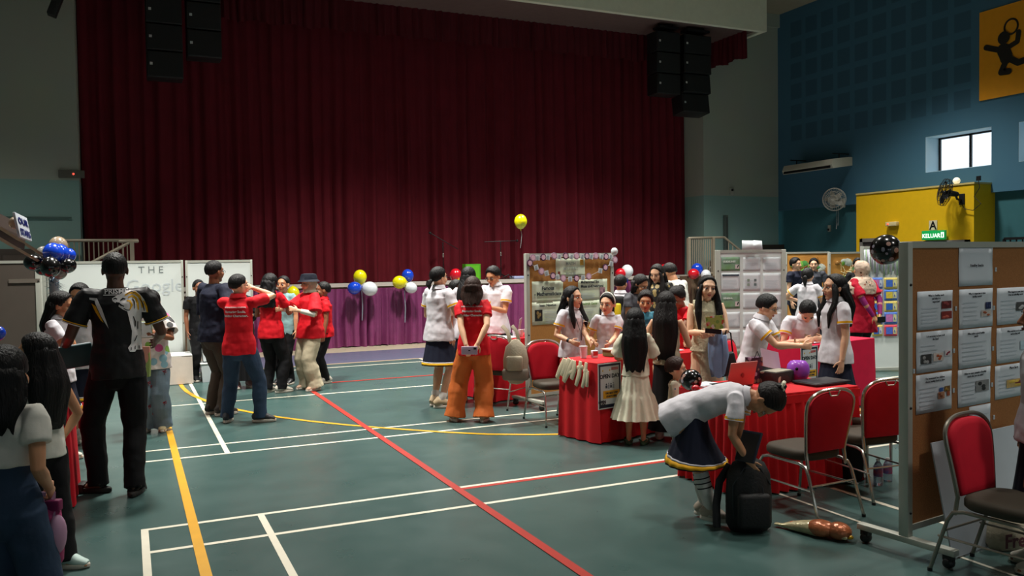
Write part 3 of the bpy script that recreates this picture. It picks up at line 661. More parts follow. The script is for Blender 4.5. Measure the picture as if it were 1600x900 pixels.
def paper(t, name, label, cat, quad, m=M_paper, title=None, tsize=.03, lines=0, lw=.8, pics=(), group=None, off=.013, tpos=.8, tcol=None, border=None, talign='CENTER', lx0=.08, rot=0, bold=.0008):
    # quad in pixels: x0,y0,x1,y1 on the board plane of t
    x0, z1 = onboard(t, quad[0], quad[1], off); x1, z0 = onboard(t, quad[2], quad[3], off)
    ym = (quad[1]+quad[3])/2
    w_, h_ = x1-x0, z1-z0
    c = Matrix.Rotation(t.rotation_euler.z, 4, 'Z'); wp = t.location + c @ V(((x0+x1)/2, -off, (z0+z1)/2))
    o = thing(name, label, cat, wp, t.rotation_euler.z, group); 
    b = MB(); n = 6; rows = [[((i/n-.5)*w_, -.0012*math.sin(j*1.3+i)*(1 if i in (0, n) else .3)-.001, (j/n-.5)*h_) for i in range(n+1)] for j in range(n+1)]
    b.sheet(rows); s = b.build('sheet', m, o); sm = s.modifiers.new('t', 'SOLIDIFY'); sm.thickness = .001
    yy = -.0065
    if border: b = MB(); bw = border[1]; 
    if border:
        for (cx, cz, dx, dz) in ((0, h_/2-bw/2, w_, bw), (0, -h_/2+bw/2, w_, bw), (-w_/2+bw/2, 0, bw, h_), (w_/2-bw/2, 0, bw, h_)): b.box((cx, yy, cz), (dx, .001, dz))
        b.build('border', pal(border[0]), o, smooth=False)
    if title:
        b = MB()
        for i, tt in enumerate(title):
            x = 0 if talign == 'CENTER' else -w_/2+w_*.08
            vs, fs = textmesh(tt, tsize, Matrix.Translation((x, yy-.001, (tpos-.5)*h_-i*tsize*1.1)), talign, bold=bold); b.add(vs, fs)
        b.build('lettering', pal(tcol) if tcol else M_inkd, o, smooth=False)
    if lines:
        b = MB(); rnd = random.Random(int(quad[0]*7+quad[1])); zt = (tpos-.5)*h_-(len(title) if title else 0)*tsize*1.15-.01
        zb = -h_/2+h_*.1
        for i in range(lines):
            z = zt+(zb-zt)*i/max(1, lines-1); ll = w_*lw*rnd.uniform(.75, 1); b.box((-w_/2+w_*lx0+ll/2, yy, z), (ll, .001, h_*.014))
        b.build('text_lines', M_ink, o, smooth=False)
    for (fx, fz, fw, fh, cols) in pics:
        b = MB(); X, Z, A, B = (fx-.5)*w_, (fz-.5)*h_, fw*w_, fh*h_; ms = [pal(q) for q in cols]
        b.box((X, yy-.0005, Z), (A, .001, B))
        rnd = random.Random(int(fx*100+fz*999))
        for k in range(1, len(ms)):
            b.mi = k
            for _ in range(3): b.ell((X+A*rnd.uniform(-.3, .3), yy-.002, Z+B*rnd.uniform(-.3, .3)), (A*.16, .0012, B*.18), n=10, k=4)
        b.build('picture', ms, o, smooth=False)
    return o
# cork board with the bunting
uB = R(11); p1 = G(826, 637)
B1 = board('notice_board', 'orange cork board on castors with bunting and maths sheets', 'notice board', (p1.x, p1.y, 0), uB, 1.32, 1.80, M_cork)
L1w = onboard(B1, 962, 420)[0]
B1s = ('bunting sheets', )
paper(B1, 'paper_sheet', 'white MYSTERY title sheet at the top of the cork board, behind the bunting', 'paper', (868, 403, 914, 432), M_papg, ['MATH', 'MYSTERY', 'HOUR'], .055, tpos=.62, tcol='9aa39a', pics=((.1, .2, .08, .2, ('7a3020',)), (.88, .75, .12, .3, ('c79a3a',))))
paper(B1, 'paper_sheet', 'pale green sheet headed Famous Mathematicians', 'paper', (831, 440, 880, 472), M_papg, ['Famous', '- Mathematicians'], .06, tpos=.6, bold=.002)
paper(B1, 'paper_sheet', 'pale green sheet headed Muhammad ibn Musa al-Khwarizmi', 'paper', (903, 437, 949, 468), M_papg, ['Muhammad ibn', 'Musa al-Khwarizmi'], .048, 7, .5, ((.82, .35, .18, .5, ('b08a94', '7a5a66')),), tpos=.82, talign='LEFT', bold=.0015)
paper(B1, 'paper_sheet', 'pale green sheet headed Isaac Newton with a dark portrait', 'paper', (831, 473, 880, 505), M_papg, ['Isaac Newton'], .045, 8, .55, ((.2, .42, .24, .5, ('18140f', '8a7240')),), tpos=.8, lx0=.38, bold=.0012)
paper(B1, 'paper_sheet', 'pale green sheet behind the girl with the headband, with a dark portrait', 'paper', (903, 470, 949, 502), M_papg, ['Friedrich Gauss'], .042, 8, .5, ((.85, .38, .26, .55, ('15171b', 'd6c8ba')),), tpos=.8, tcol='5f8a2a', talign='LEFT')
# bunting
M_bp = mat('bunting_pink', 'b58fa8', .7); M_bd = mat('bunting_plum', '5a2f55', .7); M_bw = mat('bunting_white', 'd6dadc', .7)
bt = thing('bunting', 'string of round pink and square white cards across the cork board', 'garland', B1.location, B1.rotation_euler.z)
pts = [(831, 403), (838, 403), (847, 402), (854, 402), (864, 400), (872, 401), (882, 400), (891, 401), (899, 400), (908, 401), (915, 400), (922, 401), (929, 400), (938, 401), (945, 401), (952, 401), (959, 406), (953, 412), (944, 418), (936, 423), (918, 432), (909, 434), (899, 435), (889, 436), (878, 435), (869, 433), (862, 431), (852, 427), (844, 424), (836, 418), (826, 411)]
loc = [V((onboard(B1, x, y)[0], -.035, onboard(B1, x, y)[1])) for x, y in pts]
b = MB(); b.tube(loc+[loc[0]], .0025, n=5); b.build('string', M_badge, bt)
for i, l in enumerate(loc):
    if i % 2 == 0:
        b = MB(); b.tube([l+V((0, .002, 0)), l-V((0, .002, 0))], [(.043, .043)]*2, n=20, cap='flat'); o = b.build('card', M_bd if i % 4 else M_bp, bt, ang=30); c_ = MB(); c_.tube([l-V((0, .003, 0)), l-V((0, .005, 0))],   .029, n=18, cap='flat'); c_.build('card_centre', mat('bunting_rose', 'e2b8c8', .7), o, ang=30)
    else:
        b = MB(); Rm = Matrix.Rotation(.3*math.sin(i*3), 3, 'Y'); b.box(l, (.062, .004, .062), Rm); o = b.build('card', M_bw, bt, smooth=False)
        c_ = MB(); c_.box(l-V((0, .004, 0)), (.03, .002, .04), Rm); c_.build('card_mark', mat('mark_grey', '9aa8ac', .7), o, smooth=False)
# right foreground cork board
pr = G(1411, 868)
BR = board('notice_board', 'big brown cork board on castors in the right foreground with healthy snack sheets', 'notice board', (pr.x+.02, pr.y, 0), R(7.3), 1.9, AP(1411, 378, (pr.x, pr.y, 0), V((0, -1, 0))).z, M_cork2, post=(.045, .06), z0=.14, footlen=.3)
rows = [[(1498, 387, 1550.5, 445)], [(1433, 456, 1488, 511.5), (1498.5, 452.7, 1550.5, 509), (1557.5, 450.5, 1612, 503)], [(1431.5, 520, 1487.5, 576), (1497.5, 516, 1548.5, 570), (1557, 513, 1611, 561)], [(1431, 587, 1486.5, 638), (1496.5, 579, 1547, 628), (1554.5, 572.5, 1609, 615)]]
tl = [[['Healthy Snacks']], [['What is a healthy snack', 'and why is it', 'important?'], ['Why is it important to have', 'healthy snacks?'], ['What happens to your body', 'if we eat unhealthy snack?']], [['Is it necessary to have it all', 'the time?'], ['What makes a good healthy', 'snack?'], ['What nutrients are in snacks', 'and are they ok?']], [['The homemade lets children', 'choose healthy food to share'], ['What are some examples of healthy', 'snacks that you can make?'], ['More facts']]]
nm = [['title sheet reading Healthy Snacks at the top of the brown cork board'], ['sheet with two red food photos, left in the upper row of the brown board', 'middle sheet of the upper row on the brown board, with a dark blue picture', 'sheet with a grey photo pair at the right end of the upper row'], ['sheet with bread, prawn and apple pictures, left in the middle row', 'plain text sheet in the very middle of the brown cork board', 'sheet with a small blue table in the middle row, far right'], ['sheet with four small food pictures, lowest row at the left', 'sheet with a grey heart-shaped photo in the lowest row', 'sheet with packet pictures in the lowest row, far right']]
pc = [[()], [((.8, .62, .28, .2, ('6a2020', '903a3a')), (.8, .35, .3, .2, ('8a2a24', 'c05a4a'))), ((.84, .55, .16, .18, ('1a2450', '3a4470')), (.78, .35, .3, .16, ('c9bfb8', 'a0522d'))), ((.72, .47, .4, .24, ('4a4a4a', 'b9b9b9')),)],
      [((.25, .33, .28, .24, ('3a3a3a', '9c9c9c')), (.58, .35, .28, .2, ('d8ccc4', 'b5562b')), (.85, .42, .18, .14, ('d9d2d4', '8a1f33'))), (), ((.8, .45, .3, .25, ('b7cfd8', '5fa3c0')),)],
      [((.68, .55, .1, .1, ('3a62a8',)), (.85, .55, .16, .14, ('7a5a2a', 'b08a3a')), (.68, .4, .18, .18, ('c08a6a', '8a4a2a')), (.88, .42, .08, .12, ('a0522d',))), ((.72, .5, .4, .3, ('8a8a8a', '2c2c2c')),), ((.6, .42, .6, .24, ('c9a86a', '7a2c2c', 'd8b64a')),)]]
for r_, (q1, q2, q3, q4) in enumerate(zip(rows, tl, nm, pc)):
    for quad, tt, ll, pp in zip(q1, q2, q3, q4):
        paper(BR, 'paper_sheet', ll, 'paper', quad, M_paper, tt, .0165 if len(tt) > 1 else .024, 0 if r_ == 0 else 6, .5 if pp else .8, pp, off=.014, tpos=.86 if r_ else .5, bold=0, group=None)
M_tab = mat('number_card', 'c3cdd2', .6)
tabs = [(1556, 421), (1493.5, 482), (1553, 481), (1490.5, 548), (1551.5, 544.5), (1490, 610), (1550, 601), (1553, 652), (1428, 580)]
for i, (x, y) in enumerate(tabs):
    lx, lz = onboard(BR, x, y, .016); cm = Matrix.Rotation(BR.rotation_euler.z, 4, 'Z'); b = MB(); b.box((0, 0, 0), (.016, .004, .026)); ring = [(0, -.0025)]
    o = b.build('number_tab', M_tab, smooth=False); o.location = BR.location+cm @ V((lx, -.016, lz)); o.rotation_euler.z = BR.rotation_euler.z
    tag(o, ['small white tab right of the Healthy Snacks title sheet', 'small white tab between the first two sheets of the upper row', 'small white tab between the last two sheets of the upper row', 'small white tab between the first two sheets of the middle row', 'small white tab between the last two sheets of the middle row', 'small white tab between the first two sheets of the lowest row', 'small white tab between the last two sheets of the lowest row', 'small white tab below the lowest row of sheets', 'small white tab at the left edge of the brown cork board'][i], 'tab', 'number tabs on the brown cork board')
    vs, fs = textmesh(str(9-i), .016, Matrix.Translation((0, -.003, -.006)), 'CENTER'); k_ = MB(); k_.add(vs, fs); k_.build('number', M_ink, o, smooth=False)
paper(BR, 'paper_sheet', 'blank white sheet under the lowest row, behind the red chair', 'paper', (1514, 636, 1547, 690), M_paper, None, .02, 4, .8)
# leaning white poster in front of the board
pL = [(1448, 693), (1580, 671), (1580, 830), (1456, 878)]
lx0, lz1 = onboard(BR, 1449, 694, .05); lx1, _ = onboard(BR, 1578, 680, .05)
cm = Matrix.Rotation(BR.rotation_euler.z, 4, 'Z'); t = thing('foam_board', 'large blank white board leaning against the foot of the brown cork board', 'board', BR.location+cm @ V((lx0, -.2, .0)), BR.rotation_euler.z)
b = MB(); Rm = Matrix.Rotation(-.2, 3, 'X'); hh = lz1*1.02; b.box(Rm @ V(((lx1-lx0)/2, 0, hh/2+.01)), (lx1-lx0, .008, hh), Rm); b.build('sheet', mat('foam_white', 'a9b0b6', .6, var=.08, scale=2.2), t)

# white display board behind the seated student
pW = AD(1121, 391, 10.7); B2 = board('display_board', 'tall white display board with rows of paper sheets behind the seated student', 'display board', (pW.x, pW.y, 0), R(-21), .86, pW.z, M_wb, post=(.06, .05), z0=.2)
x_ = [(1127, 1156), (1161, 1188), (1192, 1220)]; y_ = [(402, 423), (427, 454), (458, 482), (488, 512), (516, 544), (548, 570)]
names = [['green Guidelines card', 'text sheet with two pins', 'text sheet with a short heading'], ['sheet with a dark headed table', 'sheet with four small pictures', 'lined sheet'], ['green card with three round pictures', 'lined sheet with pins', 'faint text sheet'], ['pale lined sheet', 'half hidden lined sheet', 'small text sheet'], ['low lined sheet', 'text sheet behind the shoulder', 'green card low on the board'], ['green card at knee height', 'pale sheet at knee height', 'white sheet at knee height']]
place = ['top row', 'second row', 'third row', 'fourth row', 'fifth row', 'lowest row']; colm = ['left column', 'middle column', 'right column']
for j, (ya, yb) in enumerate(y_):
    for i, (xa, xb) in enumerate(x_):
        green = (j, i) in ((0, 0), (2, 0), (4, 2), (5, 0))
        paper(B2, 'paper_sheet', '%s on the white display board, %s, %s' % (names[j][i], place[j], colm[i]), 'paper', (xa, ya, xb, yb), mat('card_green', '6f9a5c', .7, col2='8aa39a', scale=9) if green else mat('paper_cool', 'dfe5e8', .8, var=.03), ['GUIDELINES' if j == 0 else 'GENERAL', ''] if green else None, .03, 0 if green else 7, .8, ((.85, .3, .22, .3, ('d9c8c8', '2a3a34')),) if green else (((.3, .6, .14, .14, ('8a9a8a',)), (.7, .6, .14, .14, ('6a7a7a',)), (.3, .35, .14, .14, ('8a9a8a',)), (.7, .35, .14, .14, ('6a7a7a',))) if (j, i) == (1, 1) else (((.5, .88, .9, .1, ('3a4450',)),) if (j, i) == (1, 0) else ())), tcol='dfe8e0' if green else None, tpos=.62, talign='LEFT', bold=.0012, off=.014)
# white paper bag on the top of that board
pb = AD(1175, 384, 10.66); t = thing('paper_note', 'white folded paper standing on top of the white display board', 'paper', (pb.x, pb.y, pW.z), R(-21)); w_ = .14
b = MB(); b.sheet([[(-.13, 0, 0), (.0, -.03, 0), (.05, 0, 0), (.13, -.02, 0)], [(-.13, .0, .12), (.0, -.02, .115), (.04, .03, .12), (.125, -.01, .11)]]); o = b.build('sheet', mat('paper_bright', 'e8eef2', .6, var=.02), t); o.modifiers.new('t', 'SOLIDIFY').thickness = .003

# orange mural boards at the back right
def wbrd(name, label, cat, pxa, pxb, py, d, m, ang, **k):
    a = AD(pxa, py, d); n = V((math.sin(R(ang)), -math.cos(R(ang)), 0)); c = AP(pxb, py, a, n); return board(name, label, cat, (a.x, a.y, 0), R(ang), (c-a).length, a.z, m, **k)
M_mur = mat('kraft_orange', 'c4863a', .8, col2='d99b48', scale=3, bump=1, bscale=5)
BM1 = wbrd('display_board', 'orange paper covered board at the back, left half of the mural', 'display board', 1228, 1294, 394, 17.3, M_mur, -25, post=(.04, .04))
BM2 = wbrd('display_board', 'orange paper covered board at the back, right half of the mural', 'display board', 1296, 1350, 394, 16.6, M_mur, -25, post=(.04, .04))
for t, cs, sd, lab in ((BM1, ('6fb0b8', '4f9a4a', '7fc04a', 'cfd6c8', '8a5a24'), 4, 'blue and green paper collage stuck on the left mural board'), (BM2, ('7fb84a', 'cfd6c8', '9a6a2a', '5f9a50', 'e0d8a0'), 8, 'green and cream paper collage stuck on the right mural board')):
    rnd = random.Random(sd); ms = [pal(c) for c in cs]; b = MB(); W = 1.0
    for i in range(46):
        b.mi = i % 5; x = rnd.uniform(.12, .78); z = rnd.uniform(.85, 1.62); b.ell((x, -.02, z), (rnd.uniform(.03, .11), .008, rnd.uniform(.03, .09)), Matrix.Rotation(rnd.uniform(0, 3), 3, 'Y'), n=7, k=4)
    b.mi = 4
    for i in range(14):
        a = rnd.uniform(.3, 2.8); p = V((rnd.uniform(.15, .8), -.02, rnd.uniform(1.25, 1.5))); b.tube([p, p+V((math.cos(a)*.12, 0, math.sin(a)*.12)), p+V((math.cos(a+.4)*.2, 0, math.sin(a+.4)*.2))], .006, n=4)
    o = b.build('paper_collage', ms); o.location = t.location; o.rotation_euler = t.rotation_euler; tag(o, lab, 'collage', 'mural collages')
# white board with the book reports
B4 = wbrd('display_board', 'white display board with colourful book sheets behind the woman in the floral headscarf', 'display board', 1347, 1470, 385, 12.3, M_wb, -20, post=(.04, .04), feet=False, z0=.02)
cols4 = [('5a7fd0', 'c878b8'), ('d84a5a', '4a6ad0'), ('d8c46a', '3a6ac8'), ('4a78c8', 'd8c040'), ('d8c46a', '2a62b8')]
for i, (xa, xb) in enumerate(((1363, 1379), (1381.5, 1402), (1404, 1424))):
    for j, (ya, yb) in enumerate(((434, 451), (453, 469), (471, 487), (488, 506), (508, 525))):
        c1, c2 = cols4[(j+i*2) % 5]
        paper(B4, 'book_sheet', '%s bordered sheet %s, %s on the book sheet board' % (['blue', 'red', 'yellow', 'slate', 'ochre'][(j+i*2) % 5], ['in the top row', 'in the second row', 'in the third row', 'in the fourth row', 'in the bottom row'][j], ['leftmost', 'middle column', 'right edge'][i]), 'paper', (xa, ya, xb, yb), pal(c1), None, pics=((.38, .5, .5, .62, (c2,)), (.8, .5, .24, .6, ('d8d8a0' if i else 'cfd6e0', '4a5aa0'))), off=.03, group='book sheets on the white board')
pz = []
rnd = random.Random(5); x0_, z1_ = onboard(B4, 1350, 390, .03); x1_, z0_ = onboard(B4, 1410, 432, .03)
b = MB()
for i in range(26):
    x = x0_+(x1_-x0_)*(i+.5)/26; zz = z0_+(z1_-z0_)*rnd.uniform(0, .3); b.mi = i % 3; b.sheet([[(x-.012, -.03, z1_), (x+.012, -.03, z1_)], [(x-.012+rnd.uniform(-.01, .01), -.04, (z1_+zz)/2), (x+.012, -.035, (z1_+zz)/2)], [(x-.01, -.03, zz), (x+.014, -.03, zz)]])
o = b.build('paper_streamers', [M_paper, mat('streamer_green', 'a9c4a0', .8), mat('streamer_lilac', 'c8c0d4', .8)]); o.location = B4.location; o.rotation_euler = B4.rotation_euler; o.modifiers.new('t', 'SOLIDIFY').thickness = .001; tag(o, 'white and green paper streamers along the top of the book sheet board', 'streamers')
# whiteboards on the left and the brown folding screen
a = AY(78, 409, 13.6); c = AY(284, 407, 13.6)
WB1 = board('whiteboard', 'wide whiteboard with THE written on it, left of the narrow one', 'whiteboard', (a.x, 13.6, 0), 0, c.x-a.x, a.z, M_wb, post=(.035, .035), z0=.35)
a2 = AY(291, 407, 13.55); c2 = AY(392, 405, 13.55)
WB2 = board('whiteboard', 'narrower blank whiteboard behind the man in the navy shirt', 'whiteboard', (a2.x, 13.55, 0), 0, c2.x-a2.x, a2.z, M_wb, post=(.035, .035), z0=.35)
x_, z_ = onboard(WB1, 216, 427); o_ = thing('marker_writing', 'marker words THE and a faint outlined word on the wide whiteboard', 'writing', WB1.location)
vs, fs = textmesh('T H E', .145, Matrix.Translation((x_, -.0135, z_))); b = MB(); b.add(vs, fs); b.build('dark_letters', mat('marker_grey', '7d8686', .6, var=0), o_, smooth=False)
x_, z_ = onboard(WB1, 196, 457); vs, fs = textmesh('Google', .27, Matrix.Translation((x_, -.0135, z_))); b = MB(); b.add(vs, fs); b.build('faint_letters', mat('marker_faint', 'c4cdd0', .6, var=0), o_, smooth=False)
a = AD(-40, 408, 10.5); c = AD(48, 408, 10.5)
BS = board('folding_screen', 'brown room divider with a grey frame at the far left', 'room divider', (a.x, a.y, 0), R(-6), (c-a).length, a.z, mat('screen_brown', '4f463e', .7, var=.05), post=(.07, .05), z0=.06)
b = MB(); b.box((.55, -.02, a.z-.26), (.35, .012, .05)); b.build('label_slot', mat('slot_grey', '6a6258', .6), BS)
a = AD(55, 409, 12.4); t = thing('ribbed_panel', 'pale ribbed door panel between the brown divider and the wide whiteboard', 'panel', (a.x, a.y, 0), R(-6))
b = MB()
for k in range(3): b.box((.03+.075*k, 0, .9), (.06, .03, 1.78), r=.006)
b.build('ribs', M_bfr, t); b = MB(); b.box((.11, .02, .9), (.25, .01, 1.8)); b.build('backing', M_wb, t)
# white covered table at the foot of the whiteboards
a = G(262, 572); W_c = mat('table_white', 'd9dbd8', .6, var=.03)
t = thing('low_table', 'low white covered table under the whiteboards', 'table', (-.08, 12.95, 0)); b = MB(); b.box((.45, .25, .41), (.9, .5, .03), r=.005); b.build('tabletop', W_c, t)
b = MB(); rows = []
for j in range(5):
    v = j/4; rows.append([(x+.01*math.sin(k*1.7)*v, y, .4*(1-v)+.01) for k, (x, y) in enumerate([(0, .5), (0, .25), (0, 0), (.15, -.02*v), (.3, -.03*v), (.45, -.01), (.6, -.03*v), (.75, -.02*v), (.9, 0), (.9, .25), (.9, .5)])])
b.sheet(rows); b.build('table_drape', mat('drape_cream', 'cfc4b8', .7), t)
for k, (dx, dy, lab) in enumerate(((1.0, .05, 'white plastic crate on the floor right of the low white table'), (1.02, .1, 'white plastic crate stacked on the other white crate'))):
    t = thing('storage_crate', lab, 'crate', (-.06+dx, 12.95+dy, .0 if k == 0 else .30), 0, 'white crates under the whiteboards'); b = MB(); b.rings([[(.02, .02, 0), (.46, .02, 0), (.46, .32, 0), (.02, .32, 0)], [(0, 0, .26), (.48, 0, .26), (.48, .34, .26), (0, .34, .26)]]); b.build('tub', mat('crate_white', 'd6dde0', .4, var=.03), t, smooth=False, fix=True)
    b = MB(); b.box((.24, .17, .272), (.5, .36, .02), r=.006); b.build('lid', W_c, t)
# ============================================================ people
SK = {k: mat('skin_'+k, c, .5, var=.05, scale=12) for k, c in dict(light='dfae8c', tan='c48c66', brown='8e5a3e', dark='5c3a2a', pale='e8bd9c').items()}
for q in SK.values(): q.node_tree.nodes['Principled BSDF'].inputs['Subsurface Weight'].default_value = .06; q.node_tree.nodes['Principled BSDF'].inputs['Subsurface Radius'].default_value = (.01, .004, .002)
M_lips = {'light': mat('lips_light', 'b8635a', .45), 'pale': mat('lips_pale', 'b5534e', .45), 'tan': mat('lips_tan', '9c5348', .45), 'brown': mat('lips_brown', '6e3a32', .45), 'dark': mat('lips_dark', '4f2c28', .45)}
M_eyew = mat('eye_white', 'aaa39c', .25, var=0); M_iris = mat('eye_iris', '120c09', .2, var=0)
M_hblk = hair_mat('hair_black', '0b0a0b'); M_hbrn = hair_mat('hair_brown', '2e1b14'); M_hdk = hair_mat('hair_dark', '140f0e')
M_sole = mat('shoe_sole', 'c9c2b4', .6, var=.05)
X = V((1, 0, 0))
def dirx(a): a = R(a); return V((0, math.sin(a), math.cos(a)))
def ik(a, t, l1, l2, pole):
    d = t-a; L = min(d.length, (l1+l2)*.999); L = max(L, abs(l1-l2)*1.01+.001); u = d.normalized(); t2 = a+u*L
    x = (l1*l1-l2*l2+L*L)/(2*L); h = math.sqrt(max(0, l1*l1-x*x)); p = V(pole); p = p-u*p.dot(u)
    if p.length < 1e-5: p = u.orthogonal()
    return a+u*x+p.normalized()*h, t2
def lerp_path(pts, t):
    L = [(pts[i+1]-pts[i]).length for i in range(len(pts)-1)]; s = t*sum(L)
    for i, l in enumerate(L):
        if s <= l or i == len(L)-1: return pts[i].lerp(pts[i+1], min(1, s/l))
        s -= l
def add_hand(b, w_, d, n, side, s, curl=18, grip=0):
    d = d.normalized(); n = (n-d*n.dot(d)).normalized(); t = d.cross(n)*(1 if side > 0 else -1)
    b.tube([w_-d*.02*s, w_+d*.03*s, w_+d*.07*s, w_+d*.085*s], [(.024*s, .017*s), (.033*s, .016*s), (.038*s, .014*s), (.036*s, .011*s)], ax=t, n=12)
    for i, L in enumerate((.070, .077, .071, .056)):
        off = (.030-.020*i)*s; p = w_+d*.08*s+t*off; sp = (1.5-i)*.05; dd = (d+t*sp).normalized(); ps = [p]; a = R(curl*.5+grip)
        for k in range(3):
            dd2 = (dd*math.cos(a)+n*math.sin(a)).normalized(); p = p+dd2*L*s*(.42, .33, .25)[k]; ps.append(p); a += R(curl+grip*.8)
        b.tube(ps, [.0086*s, .0082*s, .0076*s, .0066*s], n=8)
    p = w_+d*.025*s+t*.026*s; d1 = (d*.55+t*.75+n*.35).normalized(); d2 = (d*.85+t*.35+n*.4).normalized()
    b.tube([p, p+d1*.032*s, p+d1*.032*s+d2*.028*s, p+d1*.032*s+d2*.05*s], [.0115*s, .0105*s, .009*s, .0075*s], n=8)
    return w_+d*.075*s+n*.022*s
def person(label, px=0, fy=0, hy=0, va=0, H_=None, at=None, skin='tan', fem=True, w=1.0, lean=0, bend=0, hyaw=0, hpitch=0, htilt=0, hipz=None, arms=None, legs=None, top=None, bot=None, hair=('short', M_hblk), shoes=None, socks=None, voxel=None, glasses=False, face=True, curl=18, extra=None, toe=None, child=False, band=None, mask=False, feetat=None, dz=0, seated=False, hipy=0):
    loc = V(at) if at is not None else G(px, fy)
    if H_ is None:
        lo, hi = .3, 2.3
        for _ in range(30):
            m_ = (lo+hi)/2
            if proj((loc.x, loc.y, m_))[1] > hy: lo = m_
            else: hi = m_
        H_ = lo
    depth = proj((loc.x, loc.y, 1))[2]
    vx = voxel or (.0055 if depth < 7 else .0065 if depth < 10 else .008)
    rz = math.atan2(-loc.y, -loc.x)+R(va)-PI/2
    t = thing('person', label, 'person', (loc.x, loc.y, dz), rz)
    hh = .172+.044*H_; hs = hh/.225*(.97 if H_ > 1.5 else 1.0); B = (H_-.93*hh)/.867
    sg = (-1, 1)
    hz = hipz if hipz is not None else .505*B
    P = V((0, hipy, hz+.02*B))
    belly = P+dirx(lean)*.09*B; chest = belly+dirx(lean+bend*.5)*.115*B; nb = chest+dirx(lean+bend)*.115*B
    ua = dirx(lean+bend)
    hb = nb+dirx(lean+bend+hpitch*.4)*.022*B
    ha = lean+bend+hpitch
    Mh3 = Matrix.Rotation(-R(ha), 3, 'X') @ Matrix.Rotation(R(-hyaw), 3, 'Z') @ Matrix.Rotation(R(htilt), 3, 'Y')
    hc = hb+Mh3 @ V((0, .014*hs, .086*hs)) if True else None
    Mh = Matrix.Translation(hc) @ Mh3.to_4x4()
    sw = (.094 if fem else .112)*B*(.93+.07*w)
    # --- arms
    A = {}
    arms = arms or {}
    for s in sg:
        a = arms.get(s, {}); S = nb-ua*.030*B+X*s*sw
        tgt = a.get('w', (s*.130, .03, -.342)); base = a.get('base', 'sh')
        if base == 'sh': T = V((tgt[0]*B, tgt[1]*B+nb.y*(1 if a.get('follow', 1) else 0), nb.z+tgt[2]*B)); 
        else: T = V(tgt)
        E, W_ = ik(S, T, .172*B, .145*B, a.get('pole', (s*.35, -1, -.25)))
        A[s] = (S, E, W_, V(a['hd']) if 'hd' in a else None, V(a.get('n', (-s, .15, 0))), a.get('curl', curl), a.get('grip', 0))
    Lg = {}
    legs = legs or {}
    for s in sg:
        l = legs.get(s, {}); hj = P-dirx(lean*.2)*.02*B+X*s*.050*B*w**.5; f = l.get('f', (s*.055, 0)); an = V((f[0]*B, f[1]*B, l.get('z', .048)*B)); K, an2 = ik(hj, an, .24*B, .232*B, l.get('pole', (math.sin(R(l.get('yaw', 0)))*1, 1, 0)))
        Lg[s] = (hj, K, an2 if not seated else an, l.get('yaw', s*8))
    # --- body
    b = MB(); bw = w
    b.tube([P-dirx(lean)*.035*B, P, P+dirx(lean)*.045*B, belly, chest, chest+ua*.05*B, nb-ua*.028*B, nb-ua*.005*B], [(.07*B*bw, .05*B*bw), (.088*B*bw, .062*B*bw), (.080*B*bw, .057*B*bw), (.068*B*bw, .050*B*bw), (.078*B*bw, .054*B*bw), (.078*B, .052*B*bw), (.058*B, .036*B), (.036*B, .032*B)], ax=X, n=20)
    b.tube([nb-ua*.02*B, hb, hb.lerp(hc, .45)], [(.036*B, .036*B), (.031*B, .033*B), (.031*B, .034*B)], ax=X, n=14)
    for s in sg:
        S, E, W_, hd, n_, cu, gr = A[s]
        b.tube([nb-ua*.048*B+X*s*.05*B, S-ua*.004*B, S.lerp(E, .3), S.lerp(E, .75), E, E.lerp(W_, .3), E.lerp(W_, .8), W_], [.022*B, .0255*B*bw**.5, .0255*B*bw**.6, .0235*B*bw, .0215*B, .0225*B, .0165*B, .0148*B], n=12)
        dfa = hd if hd is not None else (W_-E)
        g = add_hand(b, W_, dfa, n_, s, B/1.62*.92, cu, gr); A[s] = A[s]+(g,)
        hj, K, an, yw = Lg[s]
        b.tube([hj, hj.lerp(K, .3), hj.lerp(K, .8), K, K.lerp(an, .3), K.lerp(an, .75), an], [.05*B*bw, .049*B*bw, .037*B*bw, .033*B, .034*B, .023*B, .019*B], n=12)
        fd = V((math.sin(R(yw)), math.cos(R(yw)), 0)); zf = an.z-.048*B
        b.tube([an, V((an.x, an.y, zf+.03*B))-fd*.012*B, V((an.x, an.y, zf+.021*B))+fd*.05*B, V((an.x, an.y, zf+.014*B))+fd*.095*B], [(.019*B, .02*B), (.02*B, .022*B), (.024*B, .016*B), (.022*B, .009*B)], ax=fd.cross(V((0, 0, 1))), n=12)
    def hp(x, y, z): return Mh @ (V((x, y, z))*hs)
    rh = Mh3
    b.ell(hp(0, -.012, .026), (.074*hs, .092*hs, .087*hs), rh); b.ell(hp(0, .02, -.034), (.061*hs, .066*hs, .070*hs), rh); b.ell(hp(0, .058, -.088), (.024*hs, .022*hs, .020*hs), rh)
    b.ell(hp(.034, .046, -.026), (.03*hs, .034*hs, .034*hs), rh); b.ell(hp(-.034, .046, -.026), (.03*hs, .034*hs, .034*hs), rh)
    b.ell(hp(0, .05, .03), (.055*hs, .036*hs, .03*hs), rh)
    b.tube([hp(0, .080, .016), hp(0, .093, -.008), hp(0, .102, -.026)], [.008*hs, .010*hs, .0125*hs], n=8); b.ell(hp(.009, .092, -.029), (.0085*hs, .01*hs, .008*hs), rh, n=8, k=6); b.ell(hp(-.009, .092, -.029), (.0085*hs, .01*hs, .008*hs), rh, n=8, k=6)
    for s in sg: b.ell(hp(s*.077, -.008, -.006), (.010*hs, .019*hs, .031*hs), rh @ Matrix.Rotation(s*.25, 3, 'Z'), n=10, k=8)
    skin_over(b, 'body', SK[skin], t, vx, 2)
